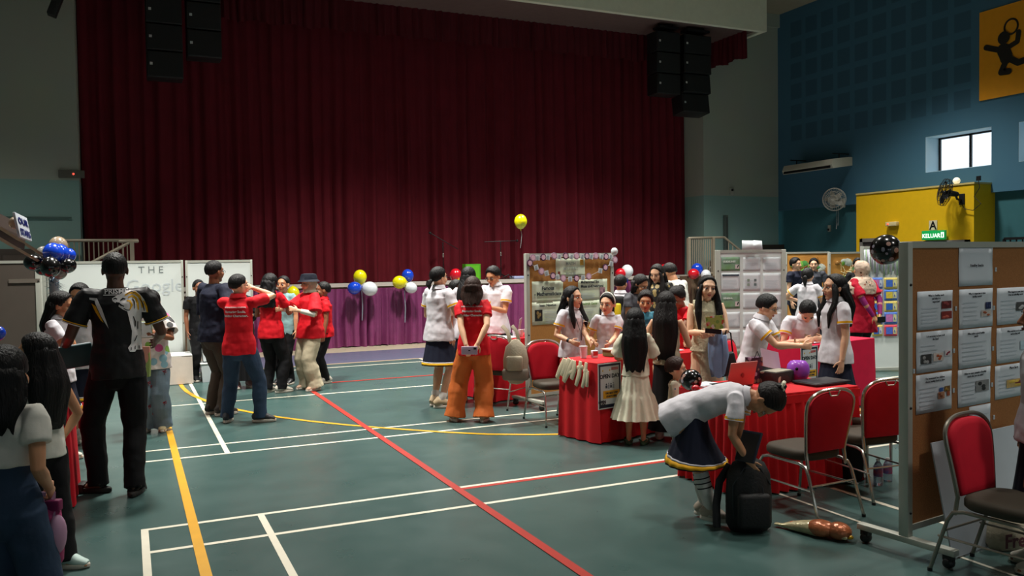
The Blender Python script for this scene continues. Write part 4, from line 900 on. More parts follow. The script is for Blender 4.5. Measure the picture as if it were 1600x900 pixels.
    # --- face
    if face:
        for s in sg:
            b = MB(); c = hp(s*.031, .0735, .004); b.ell(c, (.0145*hs, .012*hs, .0085*hs), rh, n=12, k=8); o = b.build('eye', M_eyew, t)
            q = MB(); q.ell(hp(s*.031, .083, .004), (.0078*hs, .0035*hs, .0078*hs), rh, n=10, k=6); q.build('iris', M_iris, o)
            q = MB(); q.tube([hp(s*.016, .0825, .0115), hp(s*.031, .0855, .0145), hp(s*.046, .077, .011)], [.0008*hs, .0015*hs, .0008*hs], n=6); q.build('eyelid', SK[skin] if False else M_iris, o)
            b = MB(); b.tube([hp(s*.015, .0865, .026), hp(s*.031, .0875, .0315), hp(s*.05, .074, .027)], [(.0012*hs, .0022*hs), (.0014*hs, .0026*hs), (.001*hs, .0012*hs)], n=6); b.build('eyebrow', hair[1] if hair[0] != 'hijab' else M_hdk, t)
        if not mask:
            b = MB(); b.tube([hp(-.023, .073, -.0555), hp(-.01, .0865, -.0535), hp(0, .0875, -.0545), hp(.01, .0865, -.0535), hp(.023, .073, -.0555)], [.0015*hs, .0042*hs, .0044*hs, .0042*hs, .0015*hs], n=8); b.tube([hp(-.02, .073, -.057), hp(0, .0865, -.0615), hp(.02, .073, -.057)], [.0015*hs, .0052*hs, .0015*hs], n=8); b.build('lips', M_lips[skin], t)
    if mask:
        b = MB(); rows = []
        for j in range(7):
            v = j/6; z = -.012-.085*v; rows.append([hp(.068*math.sin(a), .03+(.078-.02*abs(v-.35))*math.cos(a)-.0, z) for a in [(-1.25+2.5*i/12) for i in range(13)]])
        b.sheet(rows); b.build('face_mask', mat('mask_white', 'cfd6dc', .8), t)
    if glasses:
        b = MB()
        for s in sg: b.tube([hp(s*.032+.02*math.cos(2*PI*i/16), .092, .002+.015*math.sin(2*PI*i/16)) for i in range(16)], .0015*hs, n=5, closed=True); b.tube([hp(s*.052, .09, .004), hp(s*.073, .06, .006), hp(s*.079, -.005, .004)], .0015*hs, n=5)
        b.tube([hp(-.012, .093, .004), hp(.012, .093, .004)], .0015*hs, n=5); b.build('glasses', M_dark, t)
    # --- hair
    hk, hm = hair[0], hair[1]; hl = hair[2] if len(hair) > 2 else .3
    fdir = V((0, .93, -.38)).normalized()
    def cap(name, m, r, face_thr, low, lowback, th=1.0, jag=0, c0=(0, -.014, .028), parent=t, n=40, k=26, fringe=0):
        b = MB(); vs = []; 
        for j in range(k+1):
            a1 = PI*j/k
            for i in range(n):
                a2 = 2*PI*i/n; d = V((math.sin(a1)*math.cos(a2), math.sin(a1)*math.sin(a2), math.cos(a1)))
                f = d.dot(fdir); q = V((d.x*r[0], d.y*r[1], d.z*r[2]))
                back = max(0, min(1, -d.y*1.2+.4)); lim = low*(1-back)+lowback*back
                e = (f-face_thr)/.10-fringe*max(0, 1-abs(d.x)*2)*(1 if d.z > .05 else 0); e = max(0, min(1, e)); e2 = max(0, min(1, (lim-q.z)/.012)); e = max(e, e2)
                wob = 1+jag*math.sin(a2*13+j*1.3)*math.sin(a1*9)
                vs.append(hp(*(V(c0)+q*(wob*(1-e)+.80*e)*1)))
        fs = []
        for j in range(k):
            for i in range(n): fs.append([j*n+i, (j+1)*n+i, (j+1)*n+(i+1) % n, j*n+(i+1) % n])
        b.add(vs, fs); return b
    longh = hk in ('long', 'longlocks', 'bob', 'curly')
    if hk in ('short', 'shorty', 'bowl'):
        b = cap('hair', hm, (.090, .109, .106) if hk != 'short' else (.083, .102, .098), .40 if hk != 'bowl' else .47, .004 if hk != 'bowl' else -.02, -.055, jag=.02, fringe=.0)
        b.build('hair', hm, t, ang=70)
    elif hk in ('pony', 'bun', 'long', 'longlocks', 'bob', 'curly'):
        b = cap('hair', hm, (.087, .106, .101) if hk != 'curly' else (.096, .114, .106), .38 if not longh else .33, -.012 if not longh else -.07, -.07, jag=.006 if hk != 'curly' else .04)
        ho = b.build('hair', hm, t, ang=70)
        if hk == 'pony':
            c = hp(0, -.105, hair[3] if len(hair) > 3 else .02); b = MB(); e = c+V((0, -.035*hs, -hl)); pts = [c, c+V((0, -.04*hs, -.02)), c+V((0, -.05*hs, -hl*.45)), e]
            b.tube(pts, [(.018*hs, .018*hs), (.036*hs, .03*hs), (.034*hs, .026*hs), (.008*hs, .008*hs)], n=14); b.build('ponytail', hm, t); b = MB(); b.tube([c+V((0, .004, .004)), c+V((0, -.018, -.008))], .022*hs, n=12); b.build('hair_tie', hair[4] if len(hair) > 4 else M_dark, t)
        if hk == 'bun':
            b = MB(); c = hp(0, -.11 if len(hair) < 4 else hair[3][0], .045 if len(hair) < 4 else hair[3][1]); b.ell(c, (.04*hs, .032*hs, .036*hs), rh); b.tube([c+Mh3 @ V((.03*hs*math.cos(i*.7), -.012*hs, .03*hs*math.sin(i*.7))) for i in range(9)], .012*hs, n=8, closed=True); b.build('hair_bun', hm, t)
        if longh:
            # hair falling down the back
            b = MB(); rs = []; n = 44; L = hl; sh = nb
            rnd = random.Random(len(label)); ph = rnd.random()*6
            for j in range(15):
                v = j/14; z = .035*hs-v*L; k0 = (.62, .88, .97)[j] if j < 3 else 1
                c = hp(0, -.026, .02); yb = c.y-.015*hs-min(.075, max(0, v*L-.08)*.55)*B/1.5
                if lean+bend > 25: yb = c.y
                wx = (.086+.030*math.sin(min(1, v*1.3)*PI*.55))*hs*(1-.30*max(0, v-.6)/.4*(1 if hk != 'curly' else -.2)); wy = (.074*(1-v)**1.1+.030)*hs*(1 if hk != 'curly' else 1.25)
                cx = c.x; r_ = []
                for i in range(n):
                    a = 2*PI*i/n; k = 1+.045*math.sin(a*9+ph+v*2)+.03*math.sin(a*17+v*(9 if hk != 'curly' else 30)) + (.09*math.sin(a*6+v*38)*math.sin(v*26+a*3) if hk == 'curly' else 0)
                    fr_ = .35 if math.sin(a) > 0 and v < .5 else 1      # open at the face
                    zz = c.z+z+ (.02*math.sin(a*7+ph) if j == 14 else 0)
                    r_.append((cx+wx*k*k0*math.cos(a), yb+wy*k*k0*math.sin(a)*fr_, zz))
                rs.append(r_)
            b.rings(rs); b.build('hair_length', hm, t, ang=80)
        if hk == 'longlocks' or (len(hair) > 3 and hair[3] == 'locks'):
            for s in sg:
                b = MB(); p0 = hp(s*.066, .03, .03); p1 = hp(s*.082, .028, -.04); p2 = V((p1.x+s*.01, p1.y+.012, nb.z-.01)); p3 = V((p2.x*.95+s*.012, max(p2.y+.045, chest.y+.075*B), nb.z-.12)); p4 = p3+V((-s*.01, .002, -max(.02, hl-.28)))
                b.tube([p0, p1, p2, p3, p4], [(.016, .026), (.024, .032), (.034, .024), (.034, .018), (.010, .007)], ax=X, n=12); b.build('hair_lock', hm, t)
    if hk == 'hijab':
        b = cap('hijab', hm, (.092, .112, .108), .40, -.2, -.2, c0=(0, -.012, .014))
        rs = [(hp(0, -.008, -.03), .074*hs, .092*hs), (hp(0, -.012, -.085), .066*hs, .085*hs), (nb+ua*.01, .085*B, .075*B), (nb-ua*.03*B+V((0, .004, 0)), .128*B, .092*B), (nb-ua*.07*B+V((0, .008, 0)), .150*B, .102*B), (nb-ua*(.09+hl)*B+V((0, .012, 0)), .148*B, .104*B)]
        if hl < 0: rs = rs[:2]+[(nb+ua*.005, .066*B, .060*B)]
        b.tube([r[0] for r in rs], [(r[1], r[2]) for r in rs], ax=X, n=28, cap='flat')
        skin_over(b, 'headscarf', hm, t, .007, 2, .012, .05)
    if band:
        b = MB(); b.tube([hp(.083*math.cos(a), -.002, .028+.1*math.sin(a)) for a in [PI*(-.05+1.1*i/16) for i in range(17)]], [(.012*hs, .007*hs)]*17, ax=Mh3 @ V((0, 1, 0)), n=10); b.build('headband', band, t)
    # --- clothes
    bot = bot or {}
    if top:
        m = top['m']; ez = top.get('ease', .012); hem = top.get('hem', .06); fl_ = top.get('flare', 1.0); dr = top.get('dress')
        e = ez
        b = MB()
        fx_ = .10*B
        pts = [P-dirx(lean)*hem*B if not seated else P-dirx(lean)*.01, P+dirx(lean)*.01*B, belly, chest, chest+ua*.05*B, nb-ua*.026*B, nb+ua*.001*B]
        rr = [(.096*B*bw*fl_+e, .072*B*bw*fl_+e), (.092*B*bw*fl_+e, .068*B*bw*fl_+e), (.077*B*bw+e*1.3, .058*B*bw+e*1.2), (.083*B*bw+e, .061*B*bw+e), (.090*B+e*.5, .062*B*bw+e), (.070*B+e*.3, .044*B+e), (.044*B, .042*B)]
        if hem < -.08:
            ts = [-1, .01, .09, .205, .255, .9, .9]; kp = [i for i in range(7) if i == 0 or ts[i] > -hem+.02]; pts = [pts[i] for i in kp]; rr = [(.080*B*bw+e, .060*B*bw+e)]+[rr[i] for i in kp[1:]]
        if top.get('belt'): rr[0] = (.09*B*bw+e*.6, .066*B*bw+e*.6)
        if top.get('tank'): rr[5] = (.052*B+e*.4, .044*B+e*.6); rr[4] = (.08*B+e*.4, .060*B*bw+e); rr[6] = (.04*B, .040*B)
        b.tube(pts, rr, ax=X, n=28, cap='flat')
        sl = top.get('sleeve', .55)
        for s in sg:
            S, E, W_ = A[s][:3]
            if sl:
                path = [S, E, W_]; q = [nb-ua*.040*B+X*s*.05*B, S-ua*.004*B]+[lerp_path(path, sl/2*k/5) for k in range(1, 6)]
                r0 = .031*B*bw**.6+e*.6; r1 = top.get('cuff', .036)*B*bw**.4+e*.35 if sl <= 1.2 else .019*B+e*.5
                b.tube(q, [.031*B+e*.35, r0]+[r0+(r1-r0)*k/5 for k in range(1, 6)], n=16, cap='flat')
            elif not top.get('tank'): b.tube([nb-ua*.03*B+X*s*.05*B, S-X*s*.01*B], [.036*B+e*.4, .034*B+e*.3], n=14, cap='flat')
            else: b.tube([chest+ua*.04*B+X*s*.05*B+V((0, .04*B, 0)), nb+X*s*.055*B+V((0, .01, .006*B)), chest+ua*.04*B+X*s*.05*B-V((0, .04*B, 0))], .012*B, n=8)
        so = skin_over(b, top.get('name', 'shirt'), m, t, max(vx, .007), 3, top.get('fold', .022), .10)
        if top.get('trim'):
            for s in sg:
                S, E, W_ = A[s][:3]; a0 = lerp_path([S, E, W_], sl/2*.93); a1 = lerp_path([S, E, W_], sl/2*1.0+.012); d = (a1-a0).normalized(); rc = top.get('cuff', .036)*B*bw**.4+e*.35+.003
                q = MB(); q.tube([a0-d*.004, a1], rc, n=20, cap='flat'); q.build('sleeve_trim', top['trim'], t); 
                q = MB(); q.tube([a1, a1+d*.005], rc+.0005, n=20, cap='flat'); q.build('sleeve_edge', top['m'], t)
        if top.get('collar'):
            q = MB(); cn = 20; rs = []
            for (u, ra, rb) in ((-.012, .052, .046), (.010, .043, .040), (.024, .040, .038), (.022, .044, .042), (.000, .058, .053)): rs.append([nb+ua*u*B*1.2+X*(ra*B*math.cos(2*PI*i/cn))+ua.cross(X)*-1*(rb*B*math.sin(2*PI*i/cn)) for i in range(cn)])
            q.rings(rs, cap=False); q.build('collar', top['collar'], t)
        top['_o'] = so
    def rad_at(z0, z1, r0, r1, z): v = (z0-z)/(z0-z1); return (r0[0]+(r1[0]-r0[0])*v, r0[1]+(r1[1]-r0[1])*v)
    def skirtmesh(z1, flare, pleats, amp, r0=None, z0=None, band_=None, name='skirt', m=None, tier=None):
        top_c = P+dirx(lean)*.075*B if z0 is None else z0; bc = V((P.x, P.y+bot.get('sway', 0)*B, z1*B)); n = 96
        rs = []; r0 = r0 or (.078*B*bw+.014, .060*B*bw+.014); r1 = (.098*B*bw*flare+.02, .080*B*bw*flare+.02); K_ = 16
        def ring(v, extra=0):
            c = top_c.lerp(bc, v); h = min(1, v*1.0); up_ = (dirx(lean)*(1-v)+V((0, 0, 1))*v).normalized(); fy = up_.cross(X)*-1
            # hips
            base = (max(r0[0]+(r1[0]-r0[0])*v**1.5, (.090*B*bw+.007)*min(1, v/.25+.4)), max(r0[1]+(r1[1]-r0[1])*v**1.5, (.067*B*bw+.007)*min(1, v/.25+.4)))
            if tier and v > tier[0]: base = (base[0]*tier[1], base[1]*tier[1])
            o = []
            for i in range(n):
                a = 2*PI*i/n; k = 1+amp*v*math.sin(a*pleats+.5*math.sin(a*3))+.03*v*math.sin(a*3+1)
                o.append(c+X*(base[0]*k+extra)*math.cos(a)+fy*-1*(base[1]*k+extra)*math.sin(a))
            return o
        for j in range(K_+1): rs.append(ring(j/K_))
        b = MB(); b.rings(rs+[[q.lerp(bc, .15)+V((0, 0, .01)) for q in rs[-1]]]); b.build(name, m or bot['m'], t, ang=70)
        if band_:
            L = (top_c-bc).length
            for (d0, d1, bm) in band_:
                q = MB(); q.rings([ring(1-d0/L, .003), ring(1-d1/L, .003)], cap=False); o = q.build('hem_band', bm, t); o.modifiers.new('t', 'SOLIDIFY').thickness = .002
    if bot.get('k') == 'skirt': skirtmesh(bot.get('z', .27), bot.get('flare', 1.3), bot.get('pleats', 20), bot.get('amp', .05), band_=bot.get('band'))
    if bot.get('k') == 'dress': skirtmesh(bot.get('z', .12), bot.get('flare', 1.5), bot.get('pleats', 18), bot.get('amp', .06), name='dress_skirt', tier=bot.get('tier'))
    if bot.get('k') in ('trousers', 'shorts'):
        b = MB(); ww = bot.get('wide', 1.0); e = .010
        b.tube([P+dirx(lean)*.06*B, P+dirx(lean)*.02*B, P-dirx(lean*.5)*.02*B, P-dirx(lean*.3)*.055*B], [(.077*B*bw+e, .057*B*bw+e), (.090*B*bw+e, .067*B*bw+e), (.092*B*bw+e, .068*B*bw+e), (.075*B*bw+e, .06*B*bw+e)], ax=X, n=24)
        if bot.get('rise', .06) > .1: b.tube([P+dirx(lean)*bot['rise']*B, P+dirx(lean)*.09*B, P], [(.073*B*bw+e*.6, .054*B*bw+e*.6), (.070*B*bw+e, .053*B*bw+e), (.089*B*bw+e, .066*B*bw+e)], ax=X, n=24)
        for s in sg:
            hj, K, an, yw = Lg[s]; end = an-V((0, 0, bot.get('drop', .018)*B)) if bot['k'] == 'trousers' else K+(hj-K)*.1
            if bot['k'] == 'trousers': b.tube([hj+V((0, 0, .01)), hj.lerp(K, .4), K, K.lerp(an, .35), K.lerp(an, .75), end], [.053*B*bw+e, .050*B*bw*(1+(ww-1)*.3)+e, (.037*B+e)*(1+(ww-1)*.6), (.034*B+e)*ww, (.029*B+e)*ww*1.02, (.028*B+e)*ww*bot.get('hemw', 1.05)], n=18, cap='flat')
            else: b.tube([hj+V((0, 0, .01)), hj.lerp(K, .5), end], [.053*B*bw+e, .053*B*bw+e, .054*B*bw+e], n=18, cap='flat')
        skin_over(b, bot.get('name', 'trousers'), bot['m'], t, max(vx, .008), 3, bot.get('fold', .018), .11)
    # --- socks and shoes
    for s in sg:
        hj, K, an, yw = Lg[s]; fd = V((math.sin(R(yw)), math.cos(R(yw)), 0)); sd = fd.cross(V((0, 0, 1))); zf = an.z-.048*B
        if socks:
            q = MB(); tp = an.lerp(K, socks[1]); q.tube([an-V((0, 0, .02*B)), an, an.lerp(K, socks[1]*.5), tp], [.026*B, .025*B, .025*B+.014*B*socks[1], .028*B+.012*B*socks[1]], n=16); so = q.build('sock', socks[0], t)
            if len(socks) > 2:
                for k in range(3): q = MB(); c = an.lerp(K, socks[1]*(.62+.13*k)); q.tube([c, c+(K-an).normalized()*.008], (.0265+.013*socks[1])*B+.001, n=16, cap='flat'); q.build('sock_stripe', socks[2], so)
        if shoes:
            k, m = shoes[0], shoes[1]; c0 = V((an.x, an.y, zf)); SL = .155*B
            def so_ring(z, g, k2=1): return [c0+fd*(SL*g*(math.cos(a))*.5+SL*.16)+sd*(.030*B*g*k2*math.sin(a)*(1+.18*math.cos(a)))+V((0, 0, z)) for a in [2*PI*i/24 for i in range(24)]]
            q = MB(); q.rings([so_ring(.002, .95), so_ring(.008, 1.03), so_ring(.017*B, 1.04), so_ring(.022*B, .98)]); 
            if k == 'sandal':
                so = q.build('sandal', m, t); q = MB(); q.tube([c0+fd*SL*.42+sd*x*.034*B+V((0, 0, z)) for x, z in ((-1, .012), (-.8, .036*B), (0, .046*B), (.8, .036*B), (1, .012))], [(.014*B, .004)]*5, ax=fd, n=8); q.tube([c0-fd*.02*B+sd*x*.028*B+V((0, 0, .02*B+.02*B*abs(x))) for x in (-1, 0, 1)], .006*B, n=8); q.build('strap', m, so)
            else:
                sol = shoes[2] if len(shoes) > 2 else M_sole
                u = MB(); u.tube([c0-fd*SL*.24+V((0, 0, .036*B)), c0-fd*SL*.12+V((0, 0, .046*B)), c0+fd*SL*.12+V((0, 0, .044*B)), c0+fd*SL*.36+V((0, 0, .030*B)), c0+fd*SL*.58+V((0, 0, .023*B))], [(.022*B, .026*B), (.027*B, .040*B), (.028*B, .030*B), (.030*B, .020*B), (.022*B, .012*B)], ax=sd, n=18)
                so = u.build('shoe', m, t); q.build('sole', sol, so)
                if depth < 12:
                    q = MB()
                    for i in range(4): c = c0+fd*SL*(.14+.07*i)+V((0, 0, (.074-.010*i)*B)); q.tube([c-sd*.016*B-V((0, 0, .006*B)), c, c+sd*.016*B-V((0, 0, .006*B))], .0025, n=5)
                    q.build('laces', sol if k != 'dark' else M_dark, so)
    t['_dummy'] = 0; del t['_dummy']
    return dict(t=t, A=A, L=Lg, B=B, hs=hs, P=P, nb=nb, chest=chest, hp=hp, hc=hc, shirt=top.get('_o') if top else None, ua=ua, Mh3=Mh3)
def wp(pr, p):      # local point of a person -> world
    t = pr['t']; return Matrix.Translation(t.location) @ Matrix.Rotation(t.rotation_euler.z, 4, 'Z') @ V(p)
def decal(pr, shapes, name, m, zdir=-1, off=.004, sub=.012):
    """shapes: list of (verts2d, faces); wraps flat marks in (x,z) on the shirt, seen from local +y or -y"""
    o = pr['shirt']; bm = bmesh.new(); bm.from_mesh(o.data); bv = BVHTree.FromBMesh(bm); bm.free(); b = MB()
    for vs, fs in shapes:
        q = bmesh.new(); vv = [q.verts.new((x, 0, z)) for x, z in vs]
        for f in fs:
            try: q.faces.new([vv[i] for i in f])
            except Exception: pass
        bmesh.ops.triangulate(q, faces=q.faces[:])
        for _ in range(5):
            le = [e for e in q.edges if e.calc_length() > sub]
            if not le: break
            bmesh.ops.subdivide_edges(q, edges=le, cuts=1); bmesh.ops.triangulate(q, faces=q.faces[:])
        q.verts.index_update(); out = []
        for v in q.verts:
            h = bv.ray_cast(V((v.co.x, zdir*1.0, v.co.z)), V((0, -zdir, 0)))
            out.append((h[0]+V((0, zdir*off, 0))) if h[0] is not None else V((v.co.x, 99, v.co.z)))
        fs2 = [[v.index for v in f.verts] for f in q.faces if all(out[v.index].y < 50 for v in f.verts)]; us = sorted({i for f in fs2 for i in f}); mp = {o_: n_ for n_, o_ in enumerate(us)}; b.add([out[i] for i in us], [[mp[i] for i in f] for f in fs2]); q.free()
    return b.build(name, m, pr['t'], ang=60)
def dtext(s, size, x, z, mirror=False, align='CENTER', bold=.001):
    vs, fs = textmesh(s, size, None, align, depth=0, bold=bold); return ([((-v.x if mirror else v.x)+x, v.z+z) for v in vs], fs)
# ------------------------------------------------------------ the crowd
M_ws = cloth('uniform_white', 'd5d2d8', .8, bump=.35); M_wt2 = cloth('tee_white', 'd8d6cc', .8, bump=.3); M_gold = cloth('trim_gold', 'e0a516', .7, bump=.1); M_navy = cloth('navy_cloth', '151a2c', .8, bump=.25)
M_red = cloth('polo_red', 'cf1120', .75, bump=.3); M_bk = cloth('black_cloth', '0f0f12', .8, bump=.3); M_jean = cloth('denim', '2f4158', .8, var=.2, sc_=7); M_jeanl = cloth('denim_pale', '6d7f8c', .8, var=.12, sc_=7)
M_oran = cloth('orange_cloth', 'c4652c', .7); M_beige = cloth('beige_cloth', 'bdb196', .8); M_brn = cloth('brown_trouser', '4c4238', .8); M_nvj = cloth('navy_shirt', '1a1e30', .8); M_cream = cloth('cream_cloth', 'ddd8c0', .75)
M_swh = mat('sneaker_white', 'c8c2b4', .6, var=.08); M_sbe = mat('sneaker_beige', 'b59f7e', .6, var=.08); M_sbk = mat('shoe_black', '111113', .5, var=0); M_sock = mat('sock_white', 'd0cdc6', .85, bump=.2); M_sockb = mat('sock_black', '141416', .85)
M_print = mat('print_white', 'd8d4d4', .7, var=0)
UNI = dict(m=M_ws, trim=M_gold, collar=M_ws, sleeve=.60, cuff=.037, hem=.05, flare=1.14, ease=.018, fold=.016)
def uni(**k): d = dict(UNI); d.update(k); return d
def usk(**k): d = dict(k='skirt', m=M_navy, z=.30, flare=1.28, pleats=16, amp=.02, band=((.034, .008, M_gold), (.046, .036, M_ws))); d.update(k); return d
REDT = dict(m=M_red, sleeve=.62, cuff=.037, hem=.06, flare=1.10, ease=.018, fold=.022, collar=M_red)
def ar(s, x, y, z, **k): d = dict(w=(s*x, y, z)); d.update(k); return d
def relax(s): return ar(s, .130, .03, -.342, pole=(s*.25, -1, -.2))

PL = {}
# left side
PL['pink_bag'] = person('long haired girl in a white T-shirt and jeans, nearest the camera at the left', 22, 1052, 540, 150, skin='tan', hair=('long', M_hblk, .27), arms={-1: relax(-1), 1: ar(1, .10, .05, -.275, curl=55, grip=10)}, legs={-1: dict(f=(-.06, 0)), 1: dict(f=(.10, -.03))}, top=dict(m=M_wt2, sleeve=.60, cuff=.036, hem=-.135, flare=.95, ease=.02, fold=.02), bot=dict(k='trousers', m=M_jean, wide=1.5, rise=.17), shoes=('snk', M_swh), voxel=.005, face=True)
PL['tank'] = person('long haired girl in a white tank top behind the girl with the pink bag', 70, 884, 520, -150, skin='tan', hair=('long', M_hblk, .46), hyaw=-35, arms={-1: relax(-1), 1: ar(1, .15, .06, -.29)}, legs={-1: dict(f=(-.02, -.02), yaw=120), 1: dict(f=(.03, -.11), yaw=150)}, top=dict(m=M_wt2, tank=True, sleeve=0, hem=.04, ease=.016, fold=.015), bot=dict(k='trousers', m=M_bk, wide=1.3), shoes=('snk', mat('sneaker_mint', 'b8cfc8', .6, var=.15)), voxel=.0055)
PL['left_long'] = person('long haired student in white standing at the left table, facing right', 96, 722, 453, 75, skin='tan', hair=('long', M_hblk, .40), arms={-1: ar(-1, .08, .2, -.22), 1: ar(1, .08, .22, -.20)}, top=uni(trim=None), bot=usk(), socks=(M_sock, .3), shoes=('snk', M_swh), hpitch=15)
PL['mask'] = person('student in uniform with short black hair and a white face mask, behind the left table', 134, 694, 440, -20, skin='tan', hair=('bob', M_hblk, .14), mask=True, hpitch=15, top=uni(), bot=usk(z=.28), socks=(M_sock, .18), shoes=('snk', M_swh), legs={-1: dict(f=(-.09, 0)), 1: dict(f=(.06, 0))})
M_jer = cloth('jersey_black', '1d1c1e', .55, var=.25, sc_=14)
PL['jersey'] = person('broad man in a black sports jersey with a white tiger print, seen from behind', 190, 768, 393, 178, skin='dark', fem=False, w=1.0, hair=('short', M_hblk), arms={-1: ar(-1, .21, .12, -.26, pole=(-.3, -.6, -1)), 1: ar(1, .15, .15, -.235, pole=(.5, -.7, -.8))}, legs={-1: dict(f=(-.085, .03), yaw=-60), 1: dict(f=(.05, -.08), yaw=10)}, top=dict(m=M_jer, sleeve=.78, cuff=.042, hem=.05, ease=.022, flare=1.02, fold=.02), bot=dict(k='trousers', m=M_bk, wide=1.15), shoes=('sandal', mat('sandal_black', '181410', .7)), voxel=.006)
M_pow = spots_mat('tee_print', 'd8d0cc', ['d45a98', '7fb04a', 'e08ab8', '8ab8c8', '2a2a2c', 'd8d0cc'], 11, .45)
PL['bows'] = person('smiling girl in a colourful print T-shirt and pale jeans with red bows', 242, 673, 453, -12, skin='brown', hair=('bun', M_hblk, .2, (-.11, .0)), arms={-1: ar(-1, .07, .20, -.13, curl=50, pole=(-.8, -.4, -1)), 1: ar(1, .1, .2, -.17, curl=40, pole=(.8, -.4, -1))}, top=dict(m=M_pow, sleeve=.75, cuff=.055, hem=.07, ease=.03, flare=1.15, fold=.02), bot=dict(k='trousers', m=M_jeanl, wide=1.75, hemw=1.2), shoes=('snk', mat('sneaker_cream', 'c2b48a', .7)))
# centre left group
PL['navy_man'] = person('man in a navy shirt and brown trousers beside the man in the red polo', 340, 648, 406, 125, skin='brown', fem=False, w=1.15, hair=('short', M_hblk), glasses=True, arms={-1: relax(-1), 1: ar(1, .15, .03, -.25, pole=(1, -.8, 0), curl=40)}, top=dict(m=M_nvj, sleeve=1.1, cuff=.03, hem=.05, ease=.028, flare=1.05, fold=.02), bot=dict(k='trousers', m=M_brn, wide=1.25), shoes=('snk', mat('shoe_brown', '2a211c', .5)), hyaw=0)
PL['phone_man'] = person('man in a red polo and jeans holding his hands to his ear, seen from behind', 377, 661, 427, 158, skin='light', fem=False, w=1.0, hair=('short', M_hblk), glasses=True, hyaw=35, arms={-1: ar(-1, .02, .15, .03, pole=(-.5, .8, -.6), curl=40), 1: ar(1, .06, .11, .06, pole=(.8, .8, -.1), curl=45, n=(-1, 0, .2))}, legs={-1: dict(f=(-.11, .03), yaw=-10), 1: dict(f=(.12, .03), yaw=70)}, top=REDT, bot=dict(k='trousers', m=M_jean, wide=1.2), shoes=('snk', mat('sneaker_dark', '2c2e34', .6)))
PL['black_hijab'] = person('woman in a black headscarf and long black dress behind the man in the red polo', 380, 606, 436, 15, skin='tan', hair=('hijab', cloth('scarf_black', '101014', .8), .05), top=dict(m=M_bk, sleeve=1.9, hem=.05, ease=.03), bot=dict(k='dress', m=M_bk, z=.08, flare=1.4), shoes=('snk', mat('sneaker_pink', 'b08a88', .6)), arms={-1: ar(-1, .05, .17, -.16), 1: ar(1, .06, .18, -.18)})
PL['behind_navy'] = person('person in black trousers mostly hidden behind the man in the navy shirt', 314, 595, 436, 20, skin='brown', hair=('short', M_hblk), fem=False, top=dict(m=M_bk, sleeve=.6, ease=.02), bot=dict(k='trousers', m=M_bk), shoes=('snk', M_sbk))
PL['curly'] = person('woman in a red polo and black trousers with long curly black hair', 426, 614, 427, 150, skin='brown', hair=('curly', M_hblk, .36), arms={-1: ar(-1, .1, .16, -.16), 1: ar(1, .08, .22, -.15)}, legs={-1: dict(f=(-.05, 0), yaw=10), 1: dict(f=(.07, .02), yaw=40)}, top=REDT, bot=dict(k='trousers', m=M_bk, wide=1.25), shoes=('snk', M_swh), w=1.0)
PL['teal_shirt'] = person('person in a pale teal shirt standing behind the woman with curly hair', 447, 600, 430, -30, skin='tan', hair=('short', M_hblk), top=dict(m=cloth('teal_cloth', '7fa3a4'), sleeve=.6, ease=.02), bot=dict(k='trousers', m=M_bk), shoes=('snk', M_sbk))
M_hij = cloth('scarf_beige', 'b3aa94', .8)
hat = person('woman in a navy bucket hat and beige headscarf, red T-shirt and beige trousers', 487, 609, 428, -60, skin='light', hair=('hijab', M_hij, -.1), arms={-1: ar(-1, .10, .17, -.14, pole=(-.8, -.5, -1), curl=25), 1: ar(1, .02, .27, -.13, pole=(.6, -.6, -1), curl=25)}, legs={-1: dict(f=(-.07, 0)), 1: dict(f=(.07, 0))}, top=dict(m=M_red, sleeve=.95, cuff=.052, hem=.07, ease=.03, flare=1.18, fold=.02), bot=dict(k='trousers', m=M_beige, wide=1.7, hemw=1.25), shoes=('snk', mat('shoe_nude', 'c09a80', .6)), w=1.12)
PL['hat'] = hat
b = MB(); hs = hat['hs']; rs = []
for z, r1, r2 in ((.030, .134, .150), (.044, .120, .134), (.058, .098, .118), (.10, .092, .110), (.128, .080, .097), (.136, .05, .06)): rs.append([hat['hp'](r1*math.cos(2*PI*i/28), -.008+r2*math.sin(2*PI*i/28), z) for i in range(28)])
b.rings(rs); hh_ = b.build('bucket_hat', cloth('hat_navy', '171b28'), hat['t']); hh_['label'] = 'navy bucket hat'
PL['behind_hat'] = person('person in a red T-shirt half hidden behind the woman in the bucket hat', 509, 598, 440, -80, skin='brown', hair=('short', M_hblk), top=REDT, bot=dict(k='trousers', m=M_bk), shoes=('snk', M_swh), w=1.05)
# middle group
PL['pony1'] = person('student with a low ponytail in uniform, standing left of the middle group', 688, 635, 416, 140, skin='light', hair=('pony', M_hblk, .10, -.03), hyaw=15, arms={-1: ar(-1, .09, .16, -.18), 1: ar(1, .11, .15, -.16)}, legs={-1: dict(f=(-.05, 0), yaw=-5), 1: dict(f=(.05, -.05), yaw=45)}, top=uni(ease=.024), bot=usk(), socks=(M_sock, .22), shoes=('snk', M_sbe))
PL['hidden_dark'] = person('student in uniform with black socks, hidden between the ponytail student and the long haired one', 716, 616, 437, 60, skin='brown', hair=('long', M_hblk, .3), top=uni(), bot=usk(), socks=(M_sockb, .65), shoes=('snk', M_sbk))
PL['straight'] = person('student with long straight black hair in uniform, behind the woman in orange trousers', 735, 628, 416, 168, skin='light', hair=('long', M_hblk, .52), arms={-1: ar(-1, .1, .16, -.17), 1: ar(1, .1, .16, -.17)}, top=uni(), bot=usk(), socks=(M_sock, .22), shoes=('snk', M_sbk))
